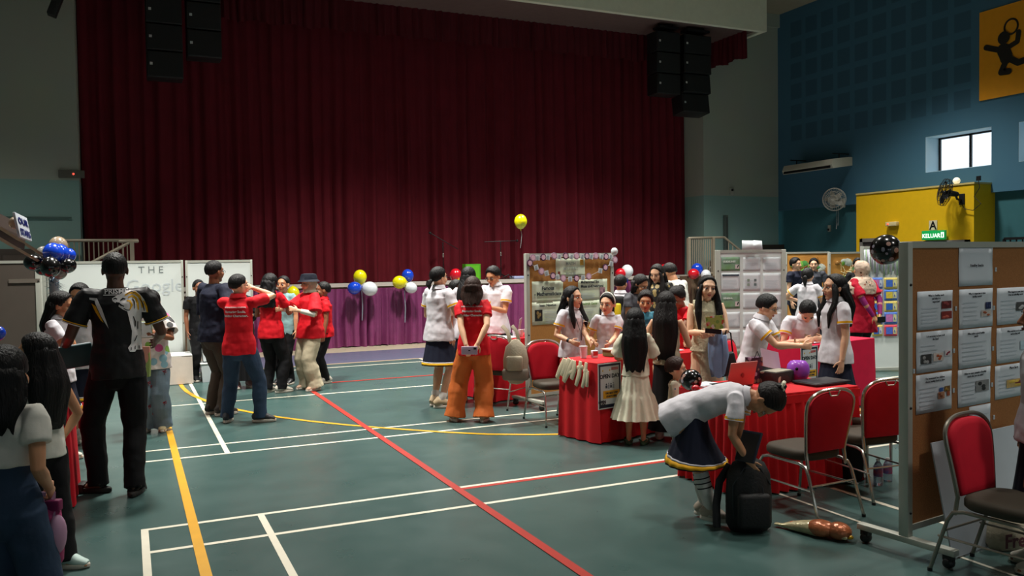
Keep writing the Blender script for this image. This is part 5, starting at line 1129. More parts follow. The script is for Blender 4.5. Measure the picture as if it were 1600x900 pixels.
PL['glasses_boy'] = person('student with glasses in a white shirt, facing the woman in orange trousers', 777, 615, 414, -35, skin='tan', fem=False, hair=('shorty', M_hblk), glasses=True, hpitch=22, arms={-1: ar(-1, .07, .18, -.16), 1: ar(1, .08, .18, -.17)}, top=uni(), bot=dict(k='trousers', m=M_bk), shoes=('snk', M_swh))
PL['orange'] = person('woman in a red polo and wide orange trousers with her hands behind her back', 742, 658, 431, 172, skin='light', hair=('bob', M_hbrn, .22), hyaw=10, arms={-1: dict(w=(-.03, -.15, -.30), pole=(-1, -.5, 0), curl=35, n=(0, 1, 0)), 1: dict(w=(.05, -.155, -.29), pole=(1, -.5, 0), curl=35, n=(0, 1, 0))}, legs={-1: dict(f=(-.14, .0), yaw=-20), 1: dict(f=(.065, -.02), yaw=5)}, top=REDT, bot=dict(k='trousers', m=M_oran, wide=1.75, hemw=1.3), shoes=('snk', mat('shoe_tan', 'a58268', .6)))
# table with letters
PL['lanyard'] = person('student with long black hair and a lanyard behind the table with the wooden letters', 896, 652, 447, 40, skin='light', hair=('long', M_hblk, .36, 'locks'), hyaw=-18, arms={-1: ar(-1, .0, .2, -.235), 1: ar(1, .12, .12, -.235)}, top=uni(ease=.022), bot=usk(), socks=(M_sock, .2), shoes=('snk', M_swh))
PL['headband'] = person('student with a pale headband in uniform behind the table with the wooden letters', 952, 650, 457, 2, skin='light', hair=('pony', M_hdk, .2, -.02), hyaw=25, hpitch=5, arms={-1: ar(-1, .0, .2, -.22), 1: ar(1, .12, .12, -.22)}, top=uni(ease=.018), bot=usk(), socks=(M_sock, .2), shoes=('snk', M_swh), band=M_wt2)
PL['white_dress'] = person('girl in a long white tiered dress with very long black hair, seen from behind', 994, 694, 481, 176, skin='tan', hair=('long', M_hblk, .50), face=False, arms={-1: ar(-1, .12, .18, -.21, pole=(-.5, -.5, -1)), 1: ar(1, .10, .18, -.17, pole=(.5, -.4, -1))}, top=dict(m=M_cream, sleeve=.95, cuff=.052, hem=.0, ease=.018, fold=.03, name='bodice'), bot=dict(k='dress', m=M_cream, z=.20, flare=1.6, pleats=16, amp=.07, tier=(.52, 1.10)), shoes=('sandal', mat('sandal_green', '2f5c40', .6)))
PL['black_skirt'] = person('girl in a cream sleeveless top and long black skirt with very long dark hair', 1043, 686, 455, 172, skin='light', hair=('long', M_hbrn if False else M_hdk, .56), face=False, arms={-1: ar(-1, .13, .12, -.2), 1: ar(1, .12, .15, -.2)}, top=dict(m=M_beige, tank=True, sleeve=0, hem=.0, ease=.012, name='sleeveless_top'), bot=dict(k='dress', m=M_bk, z=.07, flare=1.25, pleats=10, amp=.03), shoes=('snk', M_swh))
PL['red_mother'] = person('woman in a red top leaning over the maths table beside the woman in cream', 1074, 649, 441, -35, skin='brown', hair=('bun', M_hdk, .2), hpitch=18, lean=8, bend=8, arms={-1: ar(-1, .08, .25, -.20), 1: ar(1, .12, .2, -.22)}, top=dict(m=M_red, sleeve=.7, ease=.018, hem=.06), bot=dict(k='trousers', m=M_bk), shoes=('snk', M_sbk))
M_cdress = mat('dress_lace', 'c8c2a4', .75, var=.1, scale=50, bump=.8, bscale=45)
PL['cream_dress'] = person('woman in a sleeveless cream dress with long black hair, looking at the camera', 1105, 676, 429, 8, skin='pale', hair=('long', M_hblk, .46, 'locks'), hyaw=-8, hpitch=3, htilt=-5, arms={-1: ar(-1, .0, .16, -.20, curl=55, pole=(-.8, -.3, -.6)), 1: ar(1, .03, .16, -.19, curl=45, pole=(.5, -.5, -.8))}, top=dict(m=M_cdress, sleeve=0, hem=.0, ease=.016, name='bodice', fold=.012), bot=dict(k='dress', m=M_cdress, z=.24, flare=1.12, pleats=6, amp=.02), shoes=('sandal', M_beige), voxel=.005)
PL['toddler'] = person('small boy in a cream patterned outfit beside the polka dot balloon', 1056, 694, 558, 85, skin='light', fem=False, hair=('bowl', M_hbrn), w=1.15, top=dict(m=spots_mat('pyjama_print', 'cfc6ae', ['8a9a7a', 'b5a07a', '6a7a8a'], 14, .22), sleeve=1.9, ease=.014, hem=.08, flare=1.1), bot=dict(k='trousers', m=MC['pyjama_print'], wide=1.2), shoes=('snk', M_swh))
PL['grey_top'] = person('woman in a grey top with dark hair bending towards a child, behind the maths table', 985, 616, 424, 55, skin='tan', hair=('bob', M_hdk, .18), lean=6, bend=10, hpitch=15, top=dict(m=cloth('grey_cloth', '5c5c62'), sleeve=.55, ease=.018), bot=dict(k='trousers', m=M_bk), shoes=('snk', M_sbk))
PL['pattern_top'] = person('woman in a black and gold patterned top looking down, behind the maths table', 1030, 603, 411, -20, skin='light', hair=('long', M_hdk, .34, 'locks'), hpitch=18, hyaw=8, top=dict(m=spots_mat('gold_print', '15130f', ['9a8450', '15130f', 'b5a070', '15130f'], 16, .5), sleeve=1.2, ease=.03, hem=.07), bot=dict(k='trousers', m=M_bk), shoes=('snk', M_sbk))
PL['blue_child'] = person('child in a blue patterned shirt in front of the woman in the gold patterned top', 1009, 640, 453, 25, skin='tan', fem=False, hair=('bowl', M_hdk), hpitch=12, hyaw=25, top=dict(m=spots_mat('sea_print', '2c7f96', ['7fc0cc', '1d5c78', 'a8d4d8'], 15, .35), sleeve=.6, ease=.016), bot=dict(k='trousers', m=M_bk), shoes=('snk', M_sbk))
PL['white_back'] = person('man in a white T-shirt seen from behind, right of the gold patterned woman', 1064, 600, 407, -125, skin='tan', fem=False, hair=('shorty', M_hdk), hpitch=18, lean=6, bend=8, top=dict(m=M_wt2, sleeve=.6, ease=.02), bot=dict(k='trousers', m=M_bk), shoes=('snk', M_sbk), w=1.1)
PL['yellow_bag'] = person('student carrying a yellow backpack, just right of the bunting board', 971, 606, 428, 160, skin='tan', fem=False, hair=('short', M_hblk), face=False, top=uni(), bot=dict(k='trousers', m=M_bk), shoes=('snk', M_sbk))
# right
c = G(1196, 640)
PL['sit1'] = person('seated student with a black bowl haircut and glasses, reaching over the crimson table', va=72, H_=1.70, at=tuple(AD(1172, 500, 8.75)[:2])+(0,), skin='light', fem=False, hair=('bowl', M_hblk), glasses=True, seated=True, hipz=.52, lean=10, bend=6, hpitch=4, arms={-1: dict(w=(-.05, .44, .82), base='abs', pole=(-.5, -.2, -1), curl=50), 1: dict(w=(.06, .54, .82), base='abs', pole=(.5, -.2, -1), curl=60)}, legs={-1: dict(f=(-.09, .24), pole=(0, 1, .8)), 1: dict(f=(.09, .26), pole=(0, 1, .8))}, top=uni(hem=.06, ease=.022), bot=dict(k='trousers', m=M_bk), shoes=('snk', M_swh))
PL['sit2'] = person('seated student with tousled black hair writing with his head bent down', va=12, H_=1.62, at=tuple(AD(1252, 500, 9.6)[:2])+(0,), skin='light', fem=False, hair=('shorty', M_hblk), seated=True, hipz=.54, lean=16, bend=14, hpitch=28, arms={-1: dict(w=(-.16, .36, .80), base='abs', pole=(-1, -.2, -1), curl=40), 1: dict(w=(.06, .38, .79), base='abs', pole=(1, -.2, -1), curl=45)}, legs={-1: dict(f=(-.09, .24), pole=(0, 1, .8)), 1: dict(f=(.09, .26), pole=(0, 1, .8))}, top=uni(hem=.06, ease=.022), bot=dict(k='trousers', m=M_bk), shoes=('snk', M_swh))
PL['stand_right'] = person('student in uniform with long black hair standing between the two red tables, facing left', 1306, 688, 427, -62, skin='light', hair=('longlocks', M_hblk, .40), arms={-1: relax(-1), 1: ar(1, .10, -.03, -.34)}, top=uni(ease=.022), bot=usk(), socks=(M_sock, .2), shoes=('snk', M_swh), voxel=.0055)
M_fs = spots_mat('scarf_floral', 'bfa995', ['9a5f4a', 'b5846e', '5a4438', 'cdb8a4'], 18, .26)
PL['floral'] = person('woman in a floral headscarf and a red top with purple sleeves, hands behind her back', 1347, 594, 406, -128, skin='tan', hair=('hijab', M_fs, .03), arms={-1: dict(w=(-.04, -.14, -.30), pole=(-1, -.4, 0), n=(0, 1, 0)), 1: dict(w=(.03, -.15, -.29), pole=(1, -.4, 0), n=(0, 1, 0))}, top=dict(m=cloth('crimson_cloth', 'b5102e'), sleeve=.8, ease=.03, hem=.12, flare=1.15), bot=dict(k='trousers', m=M_bk, wide=1.3), shoes=('snk', M_sbk), w=1.1)
M_pslv = cloth('sleeve_purple', '7a1a5c')
for s in (-1, 1):
    S, E, W_ = PL['floral']['A'][s][:3]; b = MB(); b.tube([S.lerp(E, .6), E, W_], [.042, .04, .027], n=14, cap='flat'); b.build('undersleeve', M_pslv, PL['floral']['t'])
PL['far1'] = person('man in a dark shirt standing at the orange mural, the leftmost of the far group', 1243, 540, 402, 60, skin='light', fem=False, hair=('shorty', M_hblk), top=dict(m=M_nvj, sleeve=.6, ease=.02), bot=dict(k='trousers', m=M_bk), shoes=('snk', M_sbk))
PL['far2'] = person('man in a dark grey shirt standing in front of the orange mural, facing the camera', 1272, 536, 403, 0, skin='light', fem=False, hair=('shorty', M_hblk), top=dict(m=cloth('slate_cloth', '3c3f48'), sleeve=.6, ease=.02), bot=dict(k='trousers', m=M_bk), shoes=('snk', M_sbk))
PL['far3'] = person('ponytail student in a white shirt seen from behind before the orange mural', 1262, 575, 418, 165, skin='light', hair=('pony', M_hblk, .16, .0), face=False, top=uni(ease=.024), bot=usk(), arms={-1: dict(w=(-.12, .1, -.17), pole=(-1, -.6, 0)), 1: ar(1, .1, .2, -.2)}, socks=(M_sock, .2), shoes=('snk', M_swh))
PL['far4'] = person('person with dark hair almost hidden behind the woman in the floral headscarf', 1341, 548, 402, 10, skin='tan', hair=('bun', M_hblk, .2), top=dict(m=M_bk, sleeve=.6), bot=dict(k='trousers', m=M_bk), shoes=('snk', M_sbk))
PL['edge'] = person('student in uniform cut off by the right edge of the photo, beside the front chair', va=-80, H_=1.5, at=(AD(1633, 600, 4.5).x, AD(1633, 600, 4.5).y, 0), skin='brown', hair=('pony', M_hblk, .2), arms={-1: relax(-1), 1: relax(1)}, top=uni(ease=.024), bot=usk(z=.2, m=M_navy), socks=(M_sock, .2), shoes=('snk', M_swh))
# bending student
bl = G(1117, 815)
PL['bend'] = person('student in uniform bending far down over the black backpack, striped socks', va=78, H_=1.34, at=bl, skin='tan', hair=('bun', M_hdk, .2, (-.085, .085)), lean=60, bend=20, hpitch=14, hipy=-.185, hipz=.675, arms={-1: dict(w=(.02, .16, .44), base='abs', pole=(-.3, -1, .0), curl=30), 1: dict(w=(.14, .24, .45), base='abs', pole=(.5, -1, .0), curl=35)}, legs={-1: dict(f=(-.05, -.06), yaw=0), 1: dict(f=(.06, .0), yaw=0)}, top=uni(hem=.10, ease=.021, flare=1.16, fold=.02), bot=usk(z=.29, flare=1.75, sway=.05), socks=(M_sock, .80, M_sockb), shoes=('snk', mat('sneaker_sand', 'b0a291', .6, var=.1)), voxel=.005)
b = MB(); c = PL['bend']['hp'](0, -.095, .10); b.tube([c+V((.028*math.cos(i*.8), .01*math.sin(i), .026*math.sin(i*.8))) for i in range(8)], .012, n=8, closed=True); b.build('scrunchie', M_cream, PL['bend']['t'])

# prints on shirts
for k, zz, w_ in (('phone_man', -.20, .034), ('orange', -.155, .031)):
    p = PL[k]; z = p['nb'].z+zz*.8; th = .05
    decal(p, [dtext('INTERNATIONAL SCHOOL', .019, 0, z+.052, align='CENTER', bold=.0005), dtext('Nurturing Souls,', w_, 0, z, align='CENTER', bold=.0012), dtext('Building Character.', w_, 0, z-.044, align='CENTER', bold=.0012)], 'shirt_print', M_print)
p = PL['jersey']; nbz = p['nb'].z; B = p['B']
def J(px, py):      # jersey back pixel -> local (x,z)
    q = AP(px, py, p['t'].location+V((0, 0, 0)), V((0, -1, 0))); t = p['t']; d = q-t.location; cz, sz = math.cos(-t.rotation_euler.z), math.sin(-t.rotation_euler.z)
    f = .985; return ((d.x*cz-d.y*sz)*f, (q.z-1.0)*f+1.0)
def poly(pts): return ([J(*q) for q in pts], [list(range(len(pts)))])
vs, fs = textmesh('PRISME', .052, None, 'LEFT', 0, .001); x0, z0 = J(163.5, 457)
decal(p, [poly([(162, 449.5), (196, 448.5), (197, 449.5), (162, 450.5)]), poly([(162, 458.5), (196, 457.5), (196, 458.6), (162, 459.6)]), ([(v.x+x0, v.z+z0) for v in vs], fs)], 'name_print', M_print)
def sk(pts, w_):       # brush stroke in photo pixels, tapering
    o = []; n = len(pts); L_ = []; R_ = []
    for i in range(n):
        a = pts[max(i-1, 0)]; c = pts[min(i+1, n-1)]; dx, dy = c[0]-a[0], c[1]-a[1]; l = math.hypot(dx, dy) or 1; k = w_*(.35+.65*math.sin(PI*(i+.5)/n)); L_.append((pts[i][0]-dy/l*k, pts[i][1]+dx/l*k)); R_.append((pts[i][0]+dy/l*k, pts[i][1]-dx/l*k))
    vs = [J(*z) for z in L_]+[J(*z) for z in R_]; return (vs, [[i, i+1, n+i+1, n+i] for i in range(n-1)])
white = [[(176, 464), (184, 459), (193, 455), (203, 451), (212, 452), (219, 457), (226, 466), (230, 476), (232, 486), (222, 486), (218, 490), (218, 507), (220, 527), (222, 537), (224, 541), (223, 545), (214, 544), (212, 547), (208, 545), (204, 547), (201, 541), (206, 534), (212, 526), (213, 512), (208, 496), (204, 486), (193, 481), (186, 476), (188, 471), (182, 471), (177, 468)],
         [(140, 463), (152, 464), (160, 480), (166, 498), (171, 511), (160, 494), (152, 478), (148, 468), (140, 466)]]
decal(p, [poly(z) for z in white], 'tiger_print', M_print, off=.006)
gold = [sk([(196, 459), (203, 455), (211, 455), (218, 461), (222, 470), (223, 479)], 2.2), sk([(201, 463), (207, 460), (213, 464), (216, 472), (217, 482)], 1.8), sk([(199, 467), (204, 468), (207, 474), (204, 481)], 1.6), sk([(225, 468), (229, 477), (231, 486)], 1.6), poly([(143, 472), (150, 476), (157, 490), (163, 502), (158, 498), (150, 486)])]
decal(p, gold, 'gold_print', M_gold, off=.009)
dark = [sk([(178, 465), (181, 463.5), (184, 465)], 1.2), sk([(182, 470), (187, 471), (190, 474), (195, 476)], 1.3), sk([(189, 467), (193, 464), (197, 465)], 1.3), sk([(198, 457), (206, 453), (214, 456)], .7), sk([(208, 464), (211, 470), (211, 480)], .8), sk([(219, 464), (224, 473), (226, 484)], .8), sk([(209, 492), (212, 500), (212, 508)], 1.0), sk([(216, 500), (216, 512)], .8), sk([(215, 522), (211, 531)], .9), sk([(206, 540), (206, 544)], .7), sk([(212, 538), (212, 543)], .7), sk([(218, 538), (218, 543)], .7), sk([(194, 479), (199, 482), (204, 482)], .8)]
decal(p, dark, 'black_print', M_bk, off=.012)
for s in (-1, 1):
    S, E, W_ = p['A'][s][:3]; a = lerp_path([S, E, W_], .375); d = (E-S).normalized()
    for k, (o_, m_) in enumerate(((0, M_print), (.012, M_gold))): q = MB(); q.tube([a-d*o_, a-d*o_+d*.007], .042*B+.0115, n=24, cap='flat'); q.build('sleeve_stripe', m_, p['t'])
    q = MB()
    for k in range(3): c0 = S+V((s*.0, -.01, .03))+d*(.02+.022*k)-X*s*.03; q.tube([c0+V((s*.03, .02, .012)), c0+V((-s*.01, -.07, .005))], .004, n=5)
# ------------------------------------------------------------ balloons
def bmat(n, c): return mat('balloon_'+n, c, .22, var=0, coat=.6)
MBL = dict(yellow=bmat('yellow', 'e6dc12'), blue=bmat('blue', '1545c8'), white=bmat('white', 'dfe4e8'), red=bmat('red', 'c81626'), black=bmat('black', '08080a'), grey=bmat('grey', '77756e'), tan=bmat('tan', '9a8872'))
M_dot = spots_mat('balloon_dots', '09090b', ['b8a8b8', 'c0988c', 'a8a0b0'], 24, .36, .2); M_dot.node_tree.nodes['Principled BSDF'].inputs['Coat Weight'].default_value = .6
def balloon(col, loc, r, label, group, knot=(0, 0, -1), m=None, st=1.12, string=0):
    d = V(knot).normalized(); q = d.to_track_quat('-Z', 'Y').to_matrix(); t = thing('balloon', label, 'balloon', loc, 0, group)
    b = MB(); n = 28; rs = []
    for j in range(1, 20): a = PI*j/20; z = math.cos(a)*r*st; k = math.sin(a)*(1-.12*max(0, -math.cos(a))**1.2); rs.append([q @ V((r*k*math.cos(2*PI*i/n), r*k*math.sin(2*PI*i/n), z)) for i in range(n)])
    b.rings(rs); b.build('skin', m or MBL[col], t, ang=89)
    b = MB(); b.tube([q @ V((0, 0, -r*st*.97)), q @ V((0, 0, -r*st*1.06)), q @ V((0, 0, -r*st*1.11))], [r*.05, r*.04, r*.10], n=10); b.build('knot', m or MBL[col], t)
    if string: b = MB(); b.tube([q @ V((0, 0, -r*st*1.1)), V((.02, 0, -string*.5)), V((-.01, 0, -string))], .0035, n=5); b.build('ribbon', M_badge, t)
    return t
def at_r(px, py, rpx, Y): p = AY(px, py, Y); return p, rpx/FOC*proj(p)[2]
grp = 'balloon clusters along the stage edge'
for col, px, py, r, Y, kn, lab in [('yellow', 562.5, 433, 10.5, 16.75, (0, 0, -1), 'yellow balloon at the top of the leftmost cluster on the stage edge'), ('blue', 554, 450, 10, 16.6, (1, 0, .2), 'blue balloon in the leftmost cluster on the stage edge'), ('white', 577.5, 451, 11.3, 16.62, (-1, 0, .3), 'white balloon in the leftmost cluster on the stage edge'),
        ('blue', 637, 431, 9.5, 16.8, (0, 0, -1), 'blue balloon behind the yellow one in the second cluster on the stage edge'), ('yellow', 624.5, 441, 10.3, 16.6, (1, 0, 0), 'yellow balloon in the second cluster on the stage edge'), ('white', 642, 449.5, 9, 16.6, (-1, 0, .3), 'white balloon in the second cluster on the stage edge'),
        ('red', 712, 430, 9.5, 16.7, (0, 0, -1), 'red balloon above the student with straight hair, on the stage edge'), ('yellow', 717, 446, 9, 16.6, (0, 0, 1), 'yellow balloon beneath the red one beside the green box'),
        ('yellow', 458, 458, 10, 16.7, (0, 0, 1), 'yellow balloon peeping out between the curly haired woman and the bucket hat'),
        ('red', 970, 427, 8, 16.6, (1, 0, 0), 'red balloon just right of the bunting board'), ('white', 980, 424, 9.5, 16.6, (0, 0, -1), 'white balloon just right of the bunting board'), ('blue', 974, 437, 8, 16.75, (0, 0, 1), 'dark blue balloon under the white one by the bunting board'),
        ('red', 1038, 422, 8.5, 16.6, (0, 0, -1), 'red balloon behind the woman in the gold patterned top'), ('yellow', 1041, 437, 9, 16.55, (0, 0, 1), 'yellow balloon behind the woman in the gold patterned top'),
        ('blue', 1089, 421, 9, 16.4, (0, 0, -1), 'blue balloon in front of the right landing railing'), ('red', 1084, 428, 8.5, 16.2, (1, 0, 0), 'red balloon in front of the right landing railing'), ('white', 1103, 430, 8, 16.2, (0, 0, -1), 'white balloon beside the right landing railing')]:
    p, rr = at_r(px, py, r, Y); balloon(col, p, rr, lab, grp, kn)
for px, py, z in ((565, 458, 'left'), (632, 462, 'second')):
    p = AY(px, py, 16.7); b = MB(); b.tube([p+V((0, 0, .1)), p+V((.015, 0, -.25)), p+V((.0, 0, -.55))], .012, n=6); o = b.build('ribbon', mat('ribbon_silver', 'a9b4c0', .3, metal=.5)); tag(o, 'silver ribbon hanging below the %s balloon cluster' % ('leftmost' if z == 'left' else 'second'), 'ribbon', 'ribbons under balloons')
p, rr = at_r(813.5, 346.5, 10, 14.5); balloon('yellow', p, rr, 'yellow balloon floating alone before the curtain', None, (0, 0, -1), st=1.18, string=.5)
p = AD(1385, 390.5, 4.9); balloon('dots', p, 24/FOC*4.9, 'big black polka dot balloon at the top of the right cork board post', 'polka dot balloons', (.7, -.2, -.3), M_dot, st=1.02)
p = AD(1080, 594, 6.1); balloon('dots', p, 17/FOC*6.1, 'black polka dot balloon beside the small boy', 'polka dot balloons', (.4, 0, -.8), M_dot, st=1.02)
p = AD(1087, 607, 5.98); balloon('red', p, 6/FOC*5.98, 'small red balloon under the polka dot balloon by the bending student', None, (1, 0, .2))
p = AD(960, 393, 9.9); balloon('white', p, 5.5/FOC*9.9, 'small white balloon on the top corner of the bunting board', None)
# left balloon garland
D8 = 8.3; gl = 'balloons of the garland at the left'
for col, px, py, r, dd, kn, lab in [('blue', 83, 396, 15, 0, (0, 0, -1), 'blue balloon at the front left of the garland'), ('blue', 93, 397, 14.5, .12, (0, 0, -1), 'blue balloon in the middle of the garland'), ('blue', 108, 399, 10, .3, (0, 0, -1), 'smaller blue balloon at the right side of the garland'), ('black', 53, 410, 13, 0, (1, 0, 0), 'black balloon at the left end of the garland'), ('black', 79, 417, 15, -.12, (0, 0, 1), 'black balloon low in the middle of the garland'), ('black', 105, 415, 12, .05, (-1, 0, 0), 'black balloon at the right end of the garland'), ('black', 66, 418, 11, .2, (0, 0, 1), 'black balloon tucked behind in the garland'), ('grey', 93, 424, 11.5, .05, (0, 0, 1), 'grey balloon at the bottom of the garland'), ('tan', 91, 385, 14, .25, (0, 0, -1), 'beige balloon at the top of the garland'), ('grey', 68, 398, 12, .35, (0, 0, -1), 'grey brown balloon behind the blue ones in the garland')]:
    balloon(col, AD(px, py, D8+dd), r/FOC*(D8+dd), lab, gl, kn)
balloon('tan', AD(24, 348, 6.9), 9.5/FOC*6.9, 'beige balloon behind the blue lettered sign', None, (0, 1, 0))
balloon('blue', AD(-2, 521, 5.6), 10/FOC*5.6, 'blue balloon cut by the left edge above the nearest girl', None)
M_wood = mat('arch_wood', '8d7b60', .6, var=.1)
t = thing('wooden_arch', 'leaning wooden arch frame holding the lettered sign at the left', 'arch', (0, 0, 0)); 
b = MB()
for (a, c) in (((-60, 318, 5.9), (66, 398, 8.3)), ((-60, 338, 5.9), (60, 408, 8.3))):
    p0, p1 = AD(*a), AD(*c); b.tube([p0, p1], [(.022, .015)]*2, n=4, cap='flat')
b.build('beam', M_wood, t, smooth=False)
b = MB(); p0, p1 = AD(-20, 345, 6.6), AD(38, 372, 7.6); b.tube([p0, p1], [(.11, .01)]*2, ax=(0, 0, 1), n=4, cap='flat'); b.build('brown_panel', mat('arch_brown', '3d2f28', .7), t, smooth=False)
b = MB(); p = AD(84, 430, 8.45); b.tube([(p.x, p.y, .76), (p.x, p.y, p.z)], .045, n=14); b.build('post', mat('arch_post', 'aab0b4', .5), t)
rnd = random.Random(3); ms = [mat('tinsel_silver', 'b6c4cc', .25, metal=.8, var=0), mat('tinsel_blue', '7fa0c0', .25, metal=.8, var=0)]; b = MB()
for i in range(360):
    an = rnd.uniform(0, 2*PI); z = .8+(p.z-.8)*rnd.random(); r = .05; c = V((p.x+r*math.cos(an), p.y+r*math.sin(an), z)); d = V((math.cos(an+rnd.uniform(-.6, .6)), math.sin(an), rnd.uniform(-.7, .4)))*rnd.uniform(.04, .08); sd = d.cross(V((0, 0, 1))).normalized()*.009; b.mi = i % 2; b.add([c-sd, c+sd, c+d], [[0, 1, 2]])
o = b.build('tinsel', ms, t, smooth=False); o['kind'] = 'stuff'
c0, c1, c2, c3 = AD(23.5, 329, 6.75), AD(42, 336, 7.15), AD(50, 379, 7.15), AD(31, 368, 6.75)
ux = (c1-c0); uz = (c0-c3); W_, H__ = ux.length, uz.length; ux.normalize(); uz = uz.normalized(); ny = uz.cross(ux).normalized(); Ms = Matrix((ux, ny, uz)).transposed().to_4x4(); Ms.translation = (c0+c2)/2
t = bpy.data.objects.new('lettered_sign', None); C.objects.link(t); t.matrix_world = Ms; tag(t, 'white sign with two rows of blue letters at the upper left', 'sign')
b = MB(); b.box((0, .01, 0), (W_, .02, H__), r=.004); b.build('panel', mat('sign_white', 'c4cad4', .5), t)
b = MB()
for s_, z in (('OUR', H__*.08), ('STARS', -H__*.38)):
    vs, fs = textmesh(s_, H__*.36, None, 'CENTER', bold=.004); wx = max(v.x for v in vs)-min(v.x for v in vs); k = W_*.86/wx; b.add([V((v.x*k, -.004, v.z+z)) for v in vs], fs)
b.build('lettering', mat('sign_blue', '1c2a7a', .5, var=0), t, smooth=False)
p = AD(67, 520, 6.9)
t = thing('basket', 'small dark red gift basket behind the girls at the left table', 'basket', (p.x, p.y+1.6, .76)); b = MB(); b.rings([[(r*math.cos(2*PI*i/18), r*math.sin(2*PI*i/18), z) for i in range(18)] for r, z in ((.06, 0), (.1, .06), (.11, .12), (.09, .13))]); b.build('bowl', mat('basket_red', '8a2420', .5), t); b = MB(); b.tube([(.1*math.cos(a), 0, .12+.1*math.sin(a)) for a in [PI*i/10 for i in range(11)]], .008, n=6); b.build('handle', M_bk, t)

# ------------------------------------------------------------ on the stage
def mic_stand(label, px, ytop, ybase, boom, Y):
    p = AY(px, ybase, Y); top = AY(px, ytop, Y); t = thing('microphone_stand', label, 'microphone stand', (p.x, Y, 1.31), 0, 'microphone stands on the stage')
    h = top.z-1.31; b = MB(); b.tube([(0, 0, .05), (0, 0, h)], .011, n=8); b.build('pole', M_dark, t)
    for k in range(3): a = 2*PI*k/3+.5; b = MB(); b.tube([(0, 0, .12), (.28*math.cos(a), .28*math.sin(a), .01)], .01, n=6); b.build('leg', M_dark, t)
    b = MB(); q0, q1 = AY(*boom[0], Y), AY(*boom[1], Y); b.tube([q0-V((p.x, Y, 1.31)), q1-V((p.x, Y, 1.31))], .009, n=6); b.build('boom', M_dark, t); b = MB(); b.ell(q1-V((p.x, Y, 1.31)), (.03, .03, .03)); b.build('microphone', M_blk, t)
    b = MB(); b.tube([(0, 0, h*.62), (0, 0, h*.7)], .018, n=8); b.build('clutch', M_chrome, t)
mic_stand('microphone stand with a straight horizontal boom on the stage', 783, 377, 436, ((757, 378), (808, 376)), 17.45)
mic_stand('microphone stand with a slanting boom on the stage', 693, 379, 437, ((715, 389), (672, 364)), 17.45)
p = AY(737, 437, 17.4); t = thing('green_box', 'bright green square box standing on the stage', 'box', (p.x, 17.4, 1.31)); b = MB(); b.box((0, 0, .17), (.36, .2, .36), r=.004); b.build('carton', mat('box_green', '4ea21c', .5), t, smooth=False); b = MB(); b.box((0, -.102, .17), (.3, .004, .3)); b.build('front_label', mat('box_green2', '62b820', .5), t, smooth=False)
p = AY(840, 441, 17.2); t = thing('stage_case', 'long pale blue folded sheet lying on the stage edge', 'sheet', (p.x, 17.2, 1.31)); b = MB(); b.box((0, 0, .03), (1.3, .25, .06), r=.01); b.build('sheet', mat('case_blue', '9aa3c8', .5), t); b = MB(); b.tube([(-.9, 0, .02), (-.75, -.05, .1), (-.62, 0, .02)], .012, n=6); b.build('cable', M_dark, t)
rnd = random.Random(9)
for i, (px, py, r, m_, lab) in enumerate([(1112, 440, 9, 'grey', 'grey plush toy on the table left of the white display board'), (1119, 452, 6, 'red', 'red and green toy right of the white balloon'),]):
    p = AY(px, py, 17.0); p.z = 1.43; t = thing('plush_toy', lab, 'toy', p, 0, 'toys by the display board'); b = MB(); b.ell((0, 0, 0), (.1, .08, .11)); b.ell((0, -.02, .14), (.07, .065, .065)); b.build('body', MBL[m_], t); b = MB(); b.ell((-.05, -.02, .2), (.025, .02, .03)); b.ell((.05, -.02, .2), (.025, .02, .03)); b.build('ears', MBL[m_], t)
    b = MB(); b.box((0, 0, -.15-.6), (.5, .4, .04)); b.box((-.2, 0, -1.1), (.04, .3, .7)); b.box((.2, 0, -1.1), (.04, .3, .7))

# ------------------------------------------------------------ table with the wooden letters
rzA = uA; MA = Matrix.Translation((A0.x, A0.y, 0)) @ Matrix.Rotation(rzA, 4, 'Z')
M_lw = mat('letter_wood', 'cfc2a4', .6, var=.06)
def side(px, py, off): # left end face of table A
    n = V((-math.cos(rzA), -math.sin(rzA), 0)); return AP(px, py, V((A0.x, A0.y, 0))+n*off, n)
def wletter(label, strokes, wd):
    t = thing('wooden_letter', label, 'letter', side(*strokes[0][0], .05), 0, 'wooden letters spelling Math'); b = MB(); nrm = V((-math.cos(rzA), -math.sin(rzA), 0))
    for st in strokes:
        ps = [side(x, y, .05)-t.location for x, y in st]; n = len(ps)
        b.tube(ps, [(wd*(.75+.25*math.sin(PI*i/(n-1))), .007) for i in range(n)], ax=(ps[-1]-ps[0]).cross(nrm), n=12)
    b.build('letter_shape', M_lw, t)
wletter('cream wooden letter M, first of the letters hanging on the red cloth', [[(882, 561), (876, 576), (870, 590)], [(883, 561), (882, 575), (877, 586)], [(889, 561), (884, 574), (878, 586)], [(890, 561), (884, 580), (881, 596)]], .034)
wletter('cream wooden letter A, second of the letters hanging on the red cloth', [[(896, 564), (889, 578), (881, 596)], [(897, 564), (897, 578), (893, 592)], [(888, 582), (895, 581)]], .034)
wletter('cream wooden letter T, third of the letters hanging on the red cloth', [[(907, 565), (905, 585), (900, 602)], [(902, 575), (911, 574)]], .029)
wletter('cream wooden letter H, last of the letters hanging on the red cloth', [[(916, 567), (914, 588), (910, 605)], [(912, 580), (918, 580)], [(918, 580), (917, 604)]], .027)
